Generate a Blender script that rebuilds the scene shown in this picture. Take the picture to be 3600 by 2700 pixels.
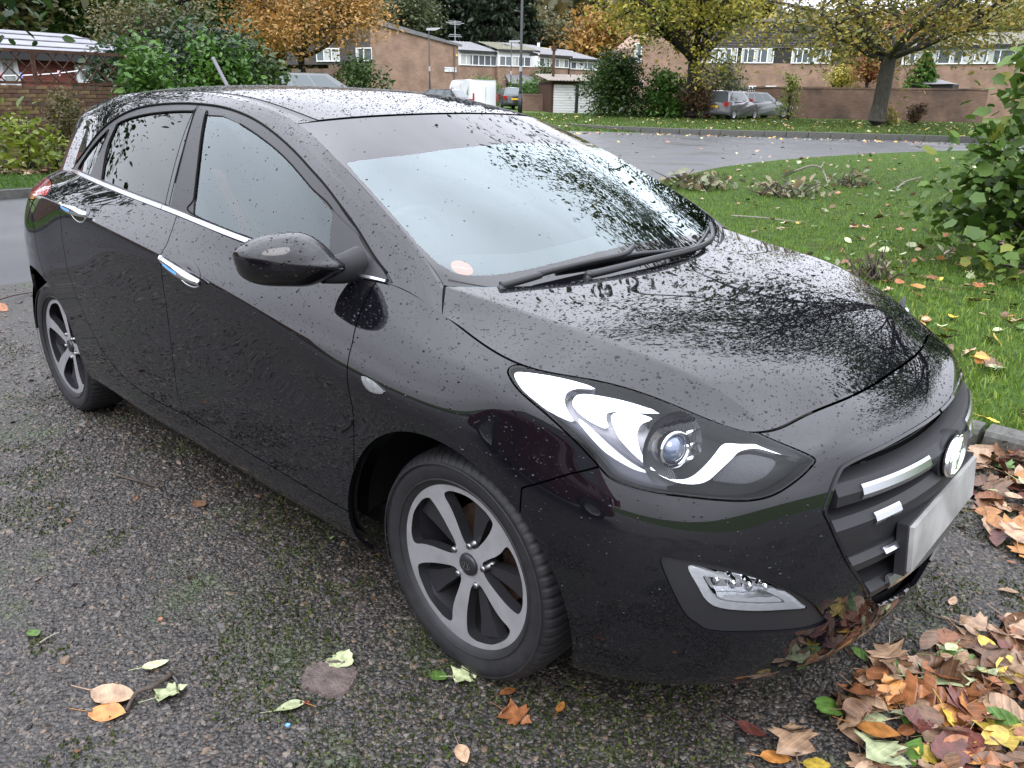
import bpy, math, random
import numpy as np
from mathutils import Vector, Matrix
for o in list(bpy.data.objects): bpy.data.objects.remove(o)
scene = bpy.context.scene
COL = scene.collection
R = math.radians
# ------------------------------------------------------------------ camera
CAM = np.array([2.57476, -2.00980, 1.44046]); YAW, PITCH, ROLL, FPX = R(132.1108), R(-19.9579), R(1.02524), 2780.68
def cam_axes():
    cy, sy, cp, sp = math.cos(YAW), math.sin(YAW), math.cos(PITCH), math.sin(PITCH)
    f = np.array([cy*cp, sy*cp, sp]); r = np.array([sy, -cy, 0.0]); u = np.cross(r, f)
    cr, sr = math.cos(ROLL), math.sin(ROLL)
    return cr*r+sr*u, -sr*r+cr*u, f
_r, _u, _f = cam_axes()
cam_data = bpy.data.cameras.new('camera'); cam = bpy.data.objects.new('camera', cam_data); COL.objects.link(cam)
cam.matrix_world = Matrix(((_r[0], _u[0], -_f[0], CAM[0]), (_r[1], _u[1], -_f[1], CAM[1]), (_r[2], _u[2], -_f[2], CAM[2]), (0, 0, 0, 1)))
cam_data.sensor_width = 36; cam_data.lens = FPX/3600*36; cam_data.clip_start = .05; cam_data.clip_end = 2000
scene.camera = cam
# ------------------------------------------------------------------ sky, sun, exposure (bright overcast after rain)
SUN_EL, SUN_AZ = R(48), R(-60)
world = bpy.data.worlds.new('World'); scene.world = world; world.use_nodes = True
wn = world.node_tree.nodes; wl = world.node_tree.links; wn.clear()
wo = wn.new('ShaderNodeOutputWorld'); bg = wn.new('ShaderNodeBackground'); sky = wn.new('ShaderNodeTexSky')
sky.sky_type = 'NISHITA'; sky.sun_disc = False; sky.sun_elevation = SUN_EL; sky.sun_rotation = R(90)-SUN_AZ; sky.dust_density = 3.0; sky.air_density = 1.0
tc = wn.new('ShaderNodeTexCoord'); mpw = wn.new('ShaderNodeMapping'); mpw.inputs['Scale'].default_value = (1, 1, 2.6)
cn = wn.new('ShaderNodeTexNoise'); cn.inputs['Scale'].default_value = 1.7; cn.inputs['Detail'].default_value = 5; cn.inputs['Roughness'].default_value = .5
cr_ = wn.new('ShaderNodeMapRange'); cr_.inputs['From Min'].default_value = .3; cr_.inputs['From Max'].default_value = .7; cr_.inputs['To Min'].default_value = .78; cr_.inputs['To Max'].default_value = 1.12
hs = wn.new('ShaderNodeHueSaturation'); hs.inputs['Saturation'].default_value = .0
cl = wn.new('ShaderNodeRGB'); cl.outputs[0].default_value = (24.3, 25.0, 27.8, 1)       # even cloud layer
mx = wn.new('ShaderNodeMix'); mx.data_type = 'RGBA'; mx.inputs['Factor'].default_value = .9
mul = wn.new('ShaderNodeMix'); mul.data_type = 'RGBA'; mul.blend_type = 'MULTIPLY'; mul.inputs['Factor'].default_value = 1
wl.new(tc.outputs['Generated'], mpw.inputs[0]); wl.new(mpw.outputs[0], cn.inputs['Vector']); wl.new(cn.outputs['Fac'], cr_.inputs['Value'])
wl.new(sky.outputs[0], hs.inputs['Color']); wl.new(hs.outputs[0], mx.inputs['A']); wl.new(cl.outputs[0], mx.inputs['B'])
# overcast luminance law: horizon one third of the zenith
sx = wn.new('ShaderNodeSeparateXYZ'); wl.new(tc.outputs['Generated'], sx.inputs[0]); zc = wn.new('ShaderNodeMath'); zc.operation = 'MAXIMUM'; zc.inputs[1].default_value = 0; wl.new(sx.outputs['Z'], zc.inputs[0])
oc = wn.new('ShaderNodeMath'); oc.operation = 'MULTIPLY_ADD'; oc.inputs[1].default_value = 2/3; oc.inputs[2].default_value = 1/3; wl.new(zc.outputs[0], oc.inputs[0]); om = wn.new('ShaderNodeMath'); om.operation = 'MULTIPLY'; wl.new(oc.outputs[0], om.inputs[0]); wl.new(cr_.outputs[0], om.inputs[1])
wl.new(mx.outputs['Result'], mul.inputs['A']); wl.new(om.outputs[0], mul.inputs['B']); wl.new(mul.outputs['Result'], bg.inputs['Color'])
wl.new(bg.outputs[0], wo.inputs[0]); bg.inputs['Strength'].default_value = .13
sd = bpy.data.lights.new('sun', 'SUN'); sd.energy = 1.0; sd.angle = R(40); sd.color = (1, .97, .93)
sun = bpy.data.objects.new('sun', sd); COL.objects.link(sun)
_d = Vector((math.cos(SUN_EL)*math.cos(SUN_AZ), math.cos(SUN_EL)*math.sin(SUN_AZ), math.sin(SUN_EL)))
sun.rotation_euler = _d.to_track_quat('Z', 'Y').to_euler()
vs = scene.view_settings; vs.view_transform = 'Standard'; vs.look = 'None'; vs.exposure = 0.75; vs.gamma = 1
scene.render.engine = 'CYCLES'; scene.cycles.max_bounces = 7; scene.cycles.diffuse_bounces = 2; scene.cycles.transparent_max_bounces = 16; scene.cycles.caustics_reflective = False; scene.cycles.caustics_refractive = False
# ------------------------------------------------------------------ helpers
def pix(px, py):
    d = np.array([(px-1800)/FPX, -(py-1350)/FPX, 1.0]); return d[0]*_r+d[1]*_u+d[2]*_f
def bearing(px, py, dist):
    """point seen in that direction at a horizontal distance"""
    d = pix(px, py); d = d/math.hypot(d[0], d[1]); return CAM+d*dist
def on_z(px, py, z=0.0):
    d = pix(px, py); return CAM+d*((z-CAM[2])/d[2])
def tag(o, label=None, cat=None, group=None, kind=None):
    if label: o['label'] = label
    if cat: o['category'] = cat
    if group: o['group'] = group
    if kind: o['kind'] = kind
    return o
def empty(name, loc=(0, 0, 0), rz=0, parent=None):
    o = bpy.data.objects.new(name, None); COL.objects.link(o); o.location = loc; o.rotation_euler = (0, 0, rz); o.empty_display_size = .1
    if parent: o.parent = parent
    return o
def mesh(name, V, F, smooth=False, N=None):
    me = bpy.data.meshes.new(name)
    if isinstance(V, np.ndarray): V = V.astype(float)
    if isinstance(F, np.ndarray) and F.ndim == 2:
        n, k = F.shape
        me.vertices.add(len(V)); me.vertices.foreach_set('co', np.asarray(V, np.float32).ravel())
        me.loops.add(n*k); me.loops.foreach_set('vertex_index', F.astype(np.int32).ravel())
        me.polygons.add(n); me.polygons.foreach_set('loop_start', np.arange(0, n*k, k, dtype=np.int32))
        me.update(calc_edges=True)
    else:
        me.from_pydata([tuple(v) for v in V], [], [tuple(int(i) for i in f) for f in F]); me.update()
    if smooth: me.polygons.foreach_set('use_smooth', np.ones(len(me.polygons), bool))
    if N is not None: me.normals_split_custom_set_from_vertices(np.asarray(N, float).tolist())
    return me
def obj(name, me, mat=None, parent=None, loc=None, rot=None):
    o = bpy.data.objects.new(name, me); COL.objects.link(o)
    if mat is not None and len(me.materials) == 0: me.materials.append(mat)
    if parent is not None: o.parent = parent
    if loc is not None: o.location = loc
    if rot is not None: o.rotation_euler = rot
    return o
class MB:
    """collects simple shapes into one mesh"""
    def __init__(s): s.v = []; s.f = []
    def add(s, V, F):
        b = len(s.v); s.v += [tuple(map(float, p)) for p in V]; s.f += [tuple(int(i)+b for i in f) for f in F]; return s
    def box(s, a, b, bev=0):
        x0, y0, z0 = a; x1, y1, z1 = b
        return s.add([(x0, y0, z0), (x1, y0, z0), (x1, y1, z0), (x0, y1, z0), (x0, y0, z1), (x1, y0, z1), (x1, y1, z1), (x0, y1, z1)],
                     [(0, 3, 2, 1), (4, 5, 6, 7), (0, 1, 5, 4), (1, 2, 6, 5), (2, 3, 7, 6), (3, 0, 4, 7)])
    def obox(s, c, ax, half):
        c = np.array(c, float); ax = [np.array(a, float) for a in ax]; V = []
        for sz in (-1, 1):
            for sx, sy in ((-1, -1), (1, -1), (1, 1), (-1, 1)): V.append(c+ax[0]*sx*half[0]+ax[1]*sy*half[1]+ax[2]*sz*half[2])
        return s.add(V, [(0, 3, 2, 1), (4, 5, 6, 7), (0, 1, 5, 4), (1, 2, 6, 5), (2, 3, 7, 6), (3, 0, 4, 7)])
    def tube(s, P, rad, n=8, cap=True):
        P = [np.array(p, float) for p in P]; m = len(P); rad = [rad]*m if np.isscalar(rad) else rad; V = []
        up = np.array([0, 0, 1.0])
        for i, p in enumerate(P):
            t = P[min(i+1, m-1)]-P[max(i-1, 0)]; t /= (np.linalg.norm(t)+1e-12)
            a = np.cross(t, up)
            if np.linalg.norm(a) < 1e-3: a = np.cross(t, [1.0, 0, 0])
            a /= np.linalg.norm(a); b = np.cross(t, a)
            for k in range(n):
                th = 2*math.pi*k/n; V.append(p+rad[i]*(math.cos(th)*a+math.sin(th)*b))
        F = [(i*n+k, i*n+(k+1) % n, (i+1)*n+(k+1) % n, (i+1)*n+k) for i in range(m-1) for k in range(n)]
        if cap: F += [tuple(range(n-1, -1, -1)), tuple((m-1)*n+k for k in range(n))]
        return s.add(V, F)
    def prism(s, poly, fn0, fn1):
        n = len(poly); V = [fn0(p) for p in poly]+[fn1(p) for p in poly]
        return s.add(V, [tuple(range(n-1, -1, -1)), tuple(range(n, 2*n))]+[(i, (i+1) % n, n+(i+1) % n, n+i) for i in range(n)])
    def lathe(s, prof, n=32, org=(0, 0, 0), ax=1):
        """prof: (r, h) pairs turned about axis ax (0 x,1 y,2 z)"""
        V = []
        for r, h in prof:
            for k in range(n):
                t = 2*math.pi*k/n; p = [0, 0, 0]; p[ax] = h; p[(ax+1) % 3] = r*math.cos(t); p[(ax+2) % 3] = r*math.sin(t)
                V.append([p[i]+org[i] for i in range(3)])
        m = len(prof); F = [(i*n+k, i*n+(k+1) % n, (i+1)*n+(k+1) % n, (i+1)*n+k) for i in range(m-1) for k in range(n)]
        return s.add(V, F)
    def build(s, name, mat=None, parent=None, smooth=False, **kw): return obj(name, mesh(name, s.v, s.f, smooth), mat, parent, **kw)
def copy_tree(o, parent=None):
    c = o.copy(); COL.objects.link(c); c.parent = parent
    for ch in list(o.children): copy_tree(ch, c)
    return c
# ------------------------------------------------------------------ materials
def nmat(name):
    m = bpy.data.materials.new(name); m.use_nodes = True; nt = m.node_tree; return m, nt, nt.nodes['Principled BSDF']
def simple(name, col, rough=.5, metal=0, spec=.5, coat=0, noise=0, nscale=20, bump=0, trans=0, ior=1.5, emit=0):
    m, nt, b = nmat(name); b.inputs['Base Color'].default_value = (*col, 1); b.inputs['Roughness'].default_value = rough; b.inputs['Metallic'].default_value = metal
    b.inputs['Specular IOR Level'].default_value = spec; b.inputs['Coat Weight'].default_value = coat; b.inputs['IOR'].default_value = ior
    b.inputs['Coat Roughness'].default_value = .015; b.inputs['Coat IOR'].default_value = 1.56
    if noise or bump:
        t = nt.nodes.new('ShaderNodeTexNoise'); t.inputs['Scale'].default_value = nscale; t.inputs['Detail'].default_value = 6
        g = nt.nodes.new('ShaderNodeTexCoord'); nt.links.new(g.outputs['Object'], t.inputs['Vector'])
        if noise:
            r = nt.nodes.new('ShaderNodeMapRange'); r.inputs['From Min'].default_value = .3; r.inputs['From Max'].default_value = .7
            r.inputs['To Min'].default_value = 1-noise; r.inputs['To Max'].default_value = 1+noise
            x = nt.nodes.new('ShaderNodeMix'); x.data_type = 'RGBA'; x.blend_type = 'MULTIPLY'; x.inputs['Factor'].default_value = 1; x.inputs['A'].default_value = (*col, 1)
            nt.links.new(t.outputs['Fac'], r.inputs['Value']); nt.links.new(r.outputs[0], x.inputs['B']); nt.links.new(x.outputs['Result'], b.inputs['Base Color'])
        if bump:
            bp = nt.nodes.new('ShaderNodeBump'); bp.inputs['Strength'].default_value = bump; bp.inputs['Distance'].default_value = .01
            nt.links.new(t.outputs['Fac'], bp.inputs['Height']); nt.links.new(bp.outputs[0], b.inputs['Normal'])
    return m
def thin_glass(name, tint, double=True, rough=0.0, ior=1.5, refl=(.97, 1, .99)):
    """pane glass: transparent body with a Fresnel reflection from both faces"""
    m = bpy.data.materials.new(name); m.use_nodes = True; nt = m.node_tree; n = nt.nodes; l = nt.links; n.clear()
    o = n.new('ShaderNodeOutputMaterial'); mixs = n.new('ShaderNodeMixShader'); tr = n.new('ShaderNodeBsdfTransparent'); gl = n.new('ShaderNodeBsdfGlossy'); fr = n.new('ShaderNodeFresnel')
    tr.inputs[0].default_value = (*tint, 1); gl.inputs['Roughness'].default_value = rough; gl.inputs['Color'].default_value = (*refl, 1); fr.inputs['IOR'].default_value = ior
    if double:
        a = n.new('ShaderNodeMath'); a.operation = 'MULTIPLY'; a.inputs[1].default_value = 2; d = n.new('ShaderNodeMath'); d.operation = 'ADD'; d.inputs[1].default_value = 1
        q = n.new('ShaderNodeMath'); q.operation = 'DIVIDE'; l.new(fr.outputs[0], a.inputs[0]); l.new(fr.outputs[0], d.inputs[0]); l.new(a.outputs[0], q.inputs[0]); l.new(d.outputs[0], q.inputs[1]); l.new(q.outputs[0], mixs.inputs[0])
    else: l.new(fr.outputs[0], mixs.inputs[0])
    l.new(tr.outputs[0], mixs.inputs[1]); l.new(gl.outputs[0], mixs.inputs[2]); l.new(mixs.outputs[0], o.inputs[0]); return m
# ================================================================== the black hatchback
# ---------- smooth interpolating surfaces ----------
def nspline(t,Y,tq):
    # natural cubic spline, Y (n,...) at t -> tq
    t=np.asarray(t,float); Y=np.asarray(Y,float); n=len(t); sh=Y.shape[1:]; Yf=Y.reshape(n,-1)
    h=np.diff(t); A=np.zeros((n,n)); B=np.zeros_like(Yf); A[0,0]=A[-1,-1]=1
    for i in range(1,n-1):
        A[i,i-1]=h[i-1];A[i,i]=2*(h[i-1]+h[i]);A[i,i+1]=h[i]
        B[i]=6*((Yf[i+1]-Yf[i])/h[i]-(Yf[i]-Yf[i-1])/h[i-1])
    M=np.linalg.solve(A,B); k=np.clip(np.searchsorted(t,tq,side='right')-1,0,n-2)
    hk=h[k][:,None]; a=(t[k+1]-tq)[:,None]; b=(tq-t[k])[:,None]
    r=(M[k]*a**3+M[k+1]*b**3)/(6*hk)+(Yf[k]/hk-M[k]*hk/6)*a+(Yf[k+1]/hk-M[k+1]*hk/6)*b
    return r.reshape((len(tq),)+sh)
def chord(N):
    # N (rows,cols,3): mean chord param along cols
    d=np.linalg.norm(np.diff(N,axis=1),axis=2).mean(0); return np.concatenate([[0],np.cumsum(d)])
def mir(P): return P*np.array([1,-1,1])
def loft(N,nu,nv,symL=False,symR=False,crease=None,cw=None,vt=None,ucr=None):
    """N rows x cols x3 -> dense (nv,nu,3). u along cols. symL/R: mirror across y=0 at the ends"""
    N=np.asarray(N,float); X=N; l=0
    if symL: X=np.concatenate([mir(N[:,3:0:-1]),X],1); l=3
    if symR: X=np.concatenate([X,mir(N[:,-2:-5:-1])],1)
    t=chord(X); t=t-t[l]; n=N.shape[1]; T=t[l+n-1]
    uq=np.linspace(0,T,nu); R=np.swapaxes(nspline(t,np.swapaxes(X,0,1),uq),0,1)  # rows,nu,3
    if ucr is not None:
        k=l+ucr; a=uq<=t[k]; XT=np.swapaxes(X,0,1); R=R.copy(); R[:,a]=np.swapaxes(nspline(t[:k+1],XT[:k+1],uq[a]),0,1); R[:,~a]=np.swapaxes(nspline(t[k:],XT[k:],uq[~a]),0,1)
    v=chord(np.swapaxes(R,0,1)) if vt is None else np.asarray(vt,float)
    vq=np.linspace(0,v[-1],nv)
    S=nspline(v,R,vq)
    if crease is not None:
        S2=np.empty_like(S); lo=vq<=v[crease]
        S2[lo]=nspline(v[:crease+1],R[:crease+1],vq[lo]); S2[~lo]=nspline(v[crease:]-v[crease],R[crease:],vq[~lo]-v[crease])
        w=np.interp(uq/T,*cw)[None,:,None]; S=S*(1-w)+S2*w
    return S,uq,vq

# control nets (half car, y mirrored): rows x columns of (forward, side, up) in metres
A_NET = np.array([[(2.09,0,0.18),(2.07,0.25,0.18),(2.02,0.44,0.18),(1.945,0.565,0.18),(1.84,0.68,0.185),(1.7,0.76,0.19),(1.54,0.8,0.2),(1.325,0.805,0.205),(1.05,0.805,0.205),(0.6,0.805,0.205),(0,0.805,0.21),(-0.6,0.805,0.21),(-1,0.81,0.215),(-1.325,0.82,0.22),(-1.65,0.79,0.22),(-1.87,0.69,0.22),(-2,0.43,0.22),(-2.04,0,0.22)],
 [(2.15,0,0.205),(2.13,0.25,0.217),(2.08,0.45,0.217),(2,0.59,0.217),(1.89,0.71,0.222),(1.735,0.8,0.22),(1.55,0.845,0.235),(1.325,0.85,0.245),(1.05,0.845,0.25),(0.6,0.845,0.255),(0,0.845,0.26),(-0.6,0.848,0.265),(-1,0.848,0.28),(-1.325,0.842,0.29),(-1.65,0.785,0.29),(-1.87,0.665,0.29),(-2.02,0.4,0.29),(-2.06,0,0.29)],
 [(2.185,0,0.3),(2.165,0.25,0.3),(2.113,0.45,0.3),(2.035,0.615,0.3),(1.92,0.742,0.3),(1.755,0.828,0.31),(1.56,0.868,0.32),(1.325,0.875,0.335),(1.05,0.872,0.345),(0.6,0.866,0.355),(0,0.866,0.365),(-0.6,0.869,0.375),(-1,0.872,0.4),(-1.325,0.864,0.4),(-1.65,0.787,0.4),(-1.9,0.655,0.4),(-2.045,0.405,0.4),(-2.085,0,0.4)],
 [(2.2,0,0.42),(2.18,0.25,0.42),(2.128,0.45,0.42),(2.05,0.625,0.42),(1.93,0.752,0.42),(1.765,0.838,0.42),(1.56,0.88,0.43),(1.325,0.885,0.44),(1.05,0.877,0.44),(0.6,0.8715,0.45),(0,0.871,0.46),(-0.6,0.8745,0.49),(-1,0.876,0.52),(-1.325,0.872,0.54),(-1.65,0.792,0.54),(-1.91,0.66,0.53),(-2.055,0.41,0.53),(-2.095,0,0.53)],
 [(2.205,0,0.53),(2.183,0.25,0.53),(2.13,0.45,0.53),(2.05,0.625,0.53),(1.93,0.75,0.535),(1.765,0.838,0.54),(1.56,0.885,0.55),(1.325,0.892,0.56),(1.05,0.88,0.57),(0.6,0.875,0.6),(0,0.876,0.63),(-0.6,0.879,0.66),(-1,0.882,0.69),(-1.325,0.875,0.7),(-1.65,0.787,0.7),(-1.91,0.655,0.69),(-2.05,0.41,0.68),(-2.09,0,0.67)],
 [(2.19,0,0.64),(2.168,0.25,0.64),(2.115,0.45,0.64),(2.035,0.615,0.64),(1.92,0.735,0.645),(1.76,0.825,0.65),(1.56,0.88,0.67),(1.325,0.893,0.69),(1.05,0.887,0.7),(0.6,0.883,0.74),(0,0.884,0.8),(-0.6,0.886,0.85),(-1,0.884,0.87),(-1.325,0.867,0.87),(-1.65,0.772,0.86),(-1.9,0.635,0.83),(-2.04,0.4,0.81),(-2.08,0,0.8)],
 [(2.165,0,0.72),(2.14,0.25,0.72),(2.085,0.45,0.725),(2.01,0.6,0.73),(1.9,0.71,0.74),(1.745,0.8,0.75),(1.55,0.862,0.775),(1.325,0.883,0.79),(1.05,0.885,0.8),(0.6,0.888,0.86),(0,0.89,0.935),(-0.6,0.888,0.995),(-1,0.868,1.02),(-1.325,0.822,1.015),(-1.65,0.725,0.995),(-1.88,0.62,0.965),(-2.02,0.37,0.94),(-2.06,0,0.93)],
 [(2.11,0,0.78),(2.09,0.25,0.778),(2.05,0.45,0.773),(1.975,0.592,0.772),(1.86,0.695,0.8),(1.71,0.78,0.825),(1.535,0.846,0.845),(1.325,0.842,0.868),(1.06,0.835,0.9),(0.6,0.845,0.94),(0,0.842,0.997),(-0.6,0.828,1.048),(-1,0.8,1.065),(-1.325,0.735,1.06),(-1.65,0.655,1.045),(-1.87,0.56,1.02),(-2.02,0.42,0.985),(-2.06,0,0.975)],
 [(2.03,0,0.817),(2.02,0.25,0.815),(1.985,0.44,0.808),(1.936,0.572,0.802),(1.79,0.662,0.852),(1.655,0.735,0.885),(1.525,0.8,0.898),(1.325,0.782,0.928),(1.1,0.765,0.985),(0.6,0.805,1.012),(0,0.8,1.054),(-0.6,0.775,1.09),(-1,0.725,1.105),(-1.325,0.65,1.095),(-1.65,0.585,1.075),(-1.85,0.51,1.05),(-1.98,0.4,1.02),(-2.02,0,1.01)]])
C_NET = np.array([[(1.22,0.765,0.948),(1.1,0.767,0.985),(0.9,0.788,0.997),(0.6,0.805,1.012),(0.34,0.807,1.028),(0,0.8,1.054),(-0.3,0.79,1.072),(-0.6,0.775,1.09),(-1,0.725,1.105),(-1.325,0.65,1.095),(-1.65,0.585,1.075),(-1.8,0.53,1.06)],
 [(1.1956,0.7416,0.972),(1.088,0.7385,1.0183),(0.9,0.7443,1.0612),(0.608,0.74,1.1215),(0.352,0.726,1.1674),(0,0.7164,1.2082),(-0.3,0.7084,1.2256),(-0.6,0.6967,1.2364),(-1,0.6594,1.2368),(-1.325,0.6012,1.213),(-1.63,0.543,1.1783),(-1.768,0.4949,1.1486)],
 [(1.1761,0.7219,0.9901),(1.0784,0.7146,1.0437),(0.9,0.7073,1.1107),(0.6144,0.6844,1.2065),(0.3616,0.6566,1.2756),(0,0.6445,1.3281),(-0.3,0.638,1.3451),(-0.6,0.6292,1.3502),(-1,0.6025,1.3395),(-1.325,0.5582,1.3053),(-1.614,0.5058,1.259),(-1.7424,0.4636,1.2179)],
 [(1.1651,0.7091,0.998),(1.073,0.699,1.0558),(0.9,0.6823,1.1352),(0.618,0.646,1.249),(0.367,0.6085,1.3299),(0,0.5939,1.3887),(-0.3,0.5884,1.4056),(-0.6,0.5817,1.4079),(-1,0.5619,1.3918),(-1.325,0.5262,1.353),(-1.605,0.478,1.3008),(-1.728,0.4399,1.2536)],
 [(1.159,0.7,1),(1.07,0.688,1.06),(0.9,0.664,1.145),(0.62,0.617,1.267),(0.37,0.572,1.353),(0,0.555,1.415),(-0.3,0.55,1.432),(-0.6,0.545,1.433),(-1,0.53,1.415),(-1.325,0.5,1.375),(-1.6,0.455,1.32),(-1.72,0.42,1.27)]])
H_NET = np.array([[(2.03,0,0.817),(2.02,0.24,0.815),(1.985,0.42,0.809),(1.955,0.52,0.806),(1.936,0.572,0.802)],
 [(1.93,0,0.874),(1.92,0.25,0.872),(1.89,0.45,0.868),(1.855,0.555,0.864),(1.79,0.662,0.852)],
 [(1.75,0,0.927),(1.745,0.26,0.926),(1.725,0.47,0.922),(1.705,0.6,0.917),(1.655,0.735,0.885)],
 [(1.55,0,0.96),(1.55,0.27,0.9595),(1.54,0.5,0.957),(1.535,0.645,0.952),(1.525,0.8,0.898)],
 [(1.44,0,0.974),(1.42,0.28,0.974),(1.385,0.5,0.974),(1.355,0.665,0.973),(1.325,0.782,0.928)],
 [(1.36,0,0.983),(1.33,0.3,0.984),(1.25,0.55,0.988),(1.159,0.7,0.998),(1.22,0.765,0.948)]])
D_NET = np.array([[(1.4,0,0.94),(1.36,0.3,0.94),(1.27,0.55,0.955),(1.159,0.7,1)],
 [(1.22,0,1.04),(1.19,0.29,1.035),(1.13,0.53,1.035),(1.07,0.688,1.06)],
 [(1.05,0,1.135),(1.03,0.28,1.13),(0.97,0.5,1.125),(0.9,0.664,1.145)],
 [(0.79,0,1.262),(0.77,0.26,1.259),(0.71,0.48,1.256),(0.62,0.617,1.267)],
 [(0.5,0,1.384),(0.485,0.24,1.38),(0.435,0.45,1.368),(0.37,0.572,1.353)]])
E_NET = np.array([[(0.5,0,1.384),(0.485,0.24,1.38),(0.435,0.45,1.368),(0.37,0.572,1.353)],
 [(0.1,0,1.447),(0.09,0.24,1.443),(0.05,0.45,1.428),(0,0.555,1.415)],
 [(-0.3,0,1.466),(-0.3,0.24,1.462),(-0.3,0.45,1.447),(-0.3,0.55,1.432)],
 [(-0.7,0,1.466),(-0.68,0.24,1.462),(-0.64,0.45,1.447),(-0.6,0.545,1.433)],
 [(-1.1,0,1.442),(-1.08,0.24,1.438),(-1.04,0.45,1.425),(-1,0.53,1.415)],
 [(-1.43,0,1.405),(-1.41,0.24,1.4),(-1.37,0.42,1.387),(-1.325,0.5,1.375)],
 [(-1.72,0,1.35),(-1.7,0.24,1.345),(-1.66,0.38,1.332),(-1.6,0.455,1.32)]])
def surf(N, nu, nv, sl=False, sr=False, crease=None, cw=None):
    S, uq, vq = loft(N, nu, nv, sl, sr, crease, cw); return S
A_S = surf(A_NET, 441, 171, True, True, 6, ([0, .33, .42, .8, .9, 1], [0, 0, .8, .8, .3, 0]))
C_S = surf(C_NET, 221, 81); D_S = surf(D_NET, 81, 81, True); H_S = loft(H_NET, 121, 101, True, ucr=3)[0]; E_S = surf(E_NET, 71, 91, True)
def weld(H, top):
    """draw the hood's front and side edges onto the shut line of the body sheet"""
    H = H.copy(); nv, nu = H.shape[:2]; top = top[:int(len(top)*.36)]
    def near_(P):
        best = np.full(len(P), 9.); out = P.copy()
        for a, b in zip(top[:-1], top[1:]):
            ab = b-a; t = np.clip(((P-a)@ab)/(ab@ab+1e-12), 0, 1); q = a+t[:, None]*ab; d = np.linalg.norm(P-q, axis=1); m = d < best; best[m] = d[m]; out[m] = q[m]
        return out
    d0 = near_(H[0])-H[0]; H += d0[None]*np.clip(1-np.linspace(0, 1, nv)/.18, 0, 1)[:, None, None]**2
    d1 = near_(H[:, -1])-H[:, -1]; d1 *= np.clip((.97-np.linspace(0, 1, nv))/.1, 0, 1)[:, None]; H += d1[:, None]*np.clip(1-(1-np.linspace(0, 1, nu))/.14, 0, 1)[None, :, None]**2
    return H
H_S = weld(H_S, A_S[-1])
def sample(S, u, v):
    """bilinear point and normal at u,v (0..1) of a half surface given on the +y side; returned on the -y (driver's) side"""
    nv, nu = S.shape[:2]; u = np.asarray(u, float); v = np.asarray(v, float); sg = np.where(u < 0, -1.0, 1.0); u = np.abs(u)
    x = np.clip(u, 0, 1)*(nu-1); y = np.clip(v, 0, 1)*(nv-1); j = np.minimum(x.astype(int), nu-2); i = np.minimum(y.astype(int), nv-2); a = (x-j)[..., None]; b = (y-i)[..., None]
    f = lambda G: (G[i, j]*(1-a)+G[i, j+1]*a)*(1-b)+(G[i+1, j]*(1-a)+G[i+1, j+1]*a)*b
    P = f(S).copy(); N = f(normals(S)); N = N/np.linalg.norm(N, axis=-1, keepdims=True); P[..., 1] *= -sg; N[..., 1] *= -sg; return P, N
_ncache = {}
def normals(S):
    k = id(S)
    if k not in _ncache:
        du = np.gradient(S, axis=1); dv = np.gradient(S, axis=0); n = np.cross(du, dv); n /= (np.linalg.norm(n, axis=2, keepdims=True)+1e-12)
        c = S-np.array([-.1, 0, .55])
        if (n*c).sum() < 0: n = -n
        _ncache[k] = n
    return _ncache[k]
def grid(S, u0=0., u1=1., v0=0., v1=1.):
    """-> X (n,8): pos, normal, u, v   and triangles, driver's side (y<0)"""
    nv, nu = S.shape[:2]; us = np.linspace(u0, u1, nu); vs_ = np.linspace(v0, v1, nv); U, V = np.meshgrid(us, vs_)
    P, N = sample(S, U, V); X = np.concatenate([P.reshape(-1, 3), N.reshape(-1, 3), U.reshape(-1, 1), V.reshape(-1, 1)], 1)
    i = np.arange(nv-1)[:, None]*nu+np.arange(nu-1)[None]; i = i.ravel()
    T = np.concatenate([np.stack([i, i+1, i+nu+1], 1), np.stack([i, i+nu+1, i+nu], 1)])
    q = X[T[:, :], :3]; fn = np.cross(q[:, 1]-q[:, 0], q[:, 2]-q[:, 0]); bad = (fn*X[T[:, 0], 3:6]).sum(1) < 0; T[bad] = T[bad][:, ::-1]
    return X, T
def clip(X, T, f):
    """keep f<0"""
    neg = f < 0; cnt = neg[T].sum(1); out = [T[cnt == 3]]; ek = []; tri = []
    n = len(X)
    def rot(Tm, sel):
        k = np.argmax(sel, 1); r = np.arange(len(Tm)); return np.stack([Tm[r, k], Tm[r, (k+1) % 3], Tm[r, (k+2) % 3]], 1)
    T1 = T[cnt == 1]; T1 = rot(T1, neg[T1]); T2 = T[cnt == 2]; T2 = rot(T2, ~neg[T2])
    E = np.concatenate([T1[:, [0, 1]], T1[:, [0, 2]], T2[:, [0, 1]], T2[:, [0, 2]]]); E = np.sort(E, 1); key = E[:, 0].astype(np.int64)*n+E[:, 1]
    uk, inv = np.unique(key, return_inverse=True); a = uk//n; b = uk % n
    t = f[a]/(f[a]-f[b]+1e-20); Xn = X[a]+(X[b]-X[a])*t[:, None]
    if len(Xn): Xn[:, 3:6] /= (np.linalg.norm(Xn[:, 3:6], axis=1, keepdims=True)+1e-12)
    m1, m2 = len(T1), len(T2); e = n+inv
    if m1: out.append(np.stack([T1[:, 0], e[:m1], e[m1:2*m1]], 1))
    if m2:
        ab = e[2*m1:2*m1+m2]; ac = e[2*m1+m2:]; out += [np.stack([ab, T2[:, 1], T2[:, 2]], 1), np.stack([ab, T2[:, 2], ac], 1)]
    Tn = np.concatenate(out); Xa = np.concatenate([X, Xn]); used, inv2 = np.unique(Tn, return_inverse=True)
    return Xa[used], inv2.reshape(Tn.shape)
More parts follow.
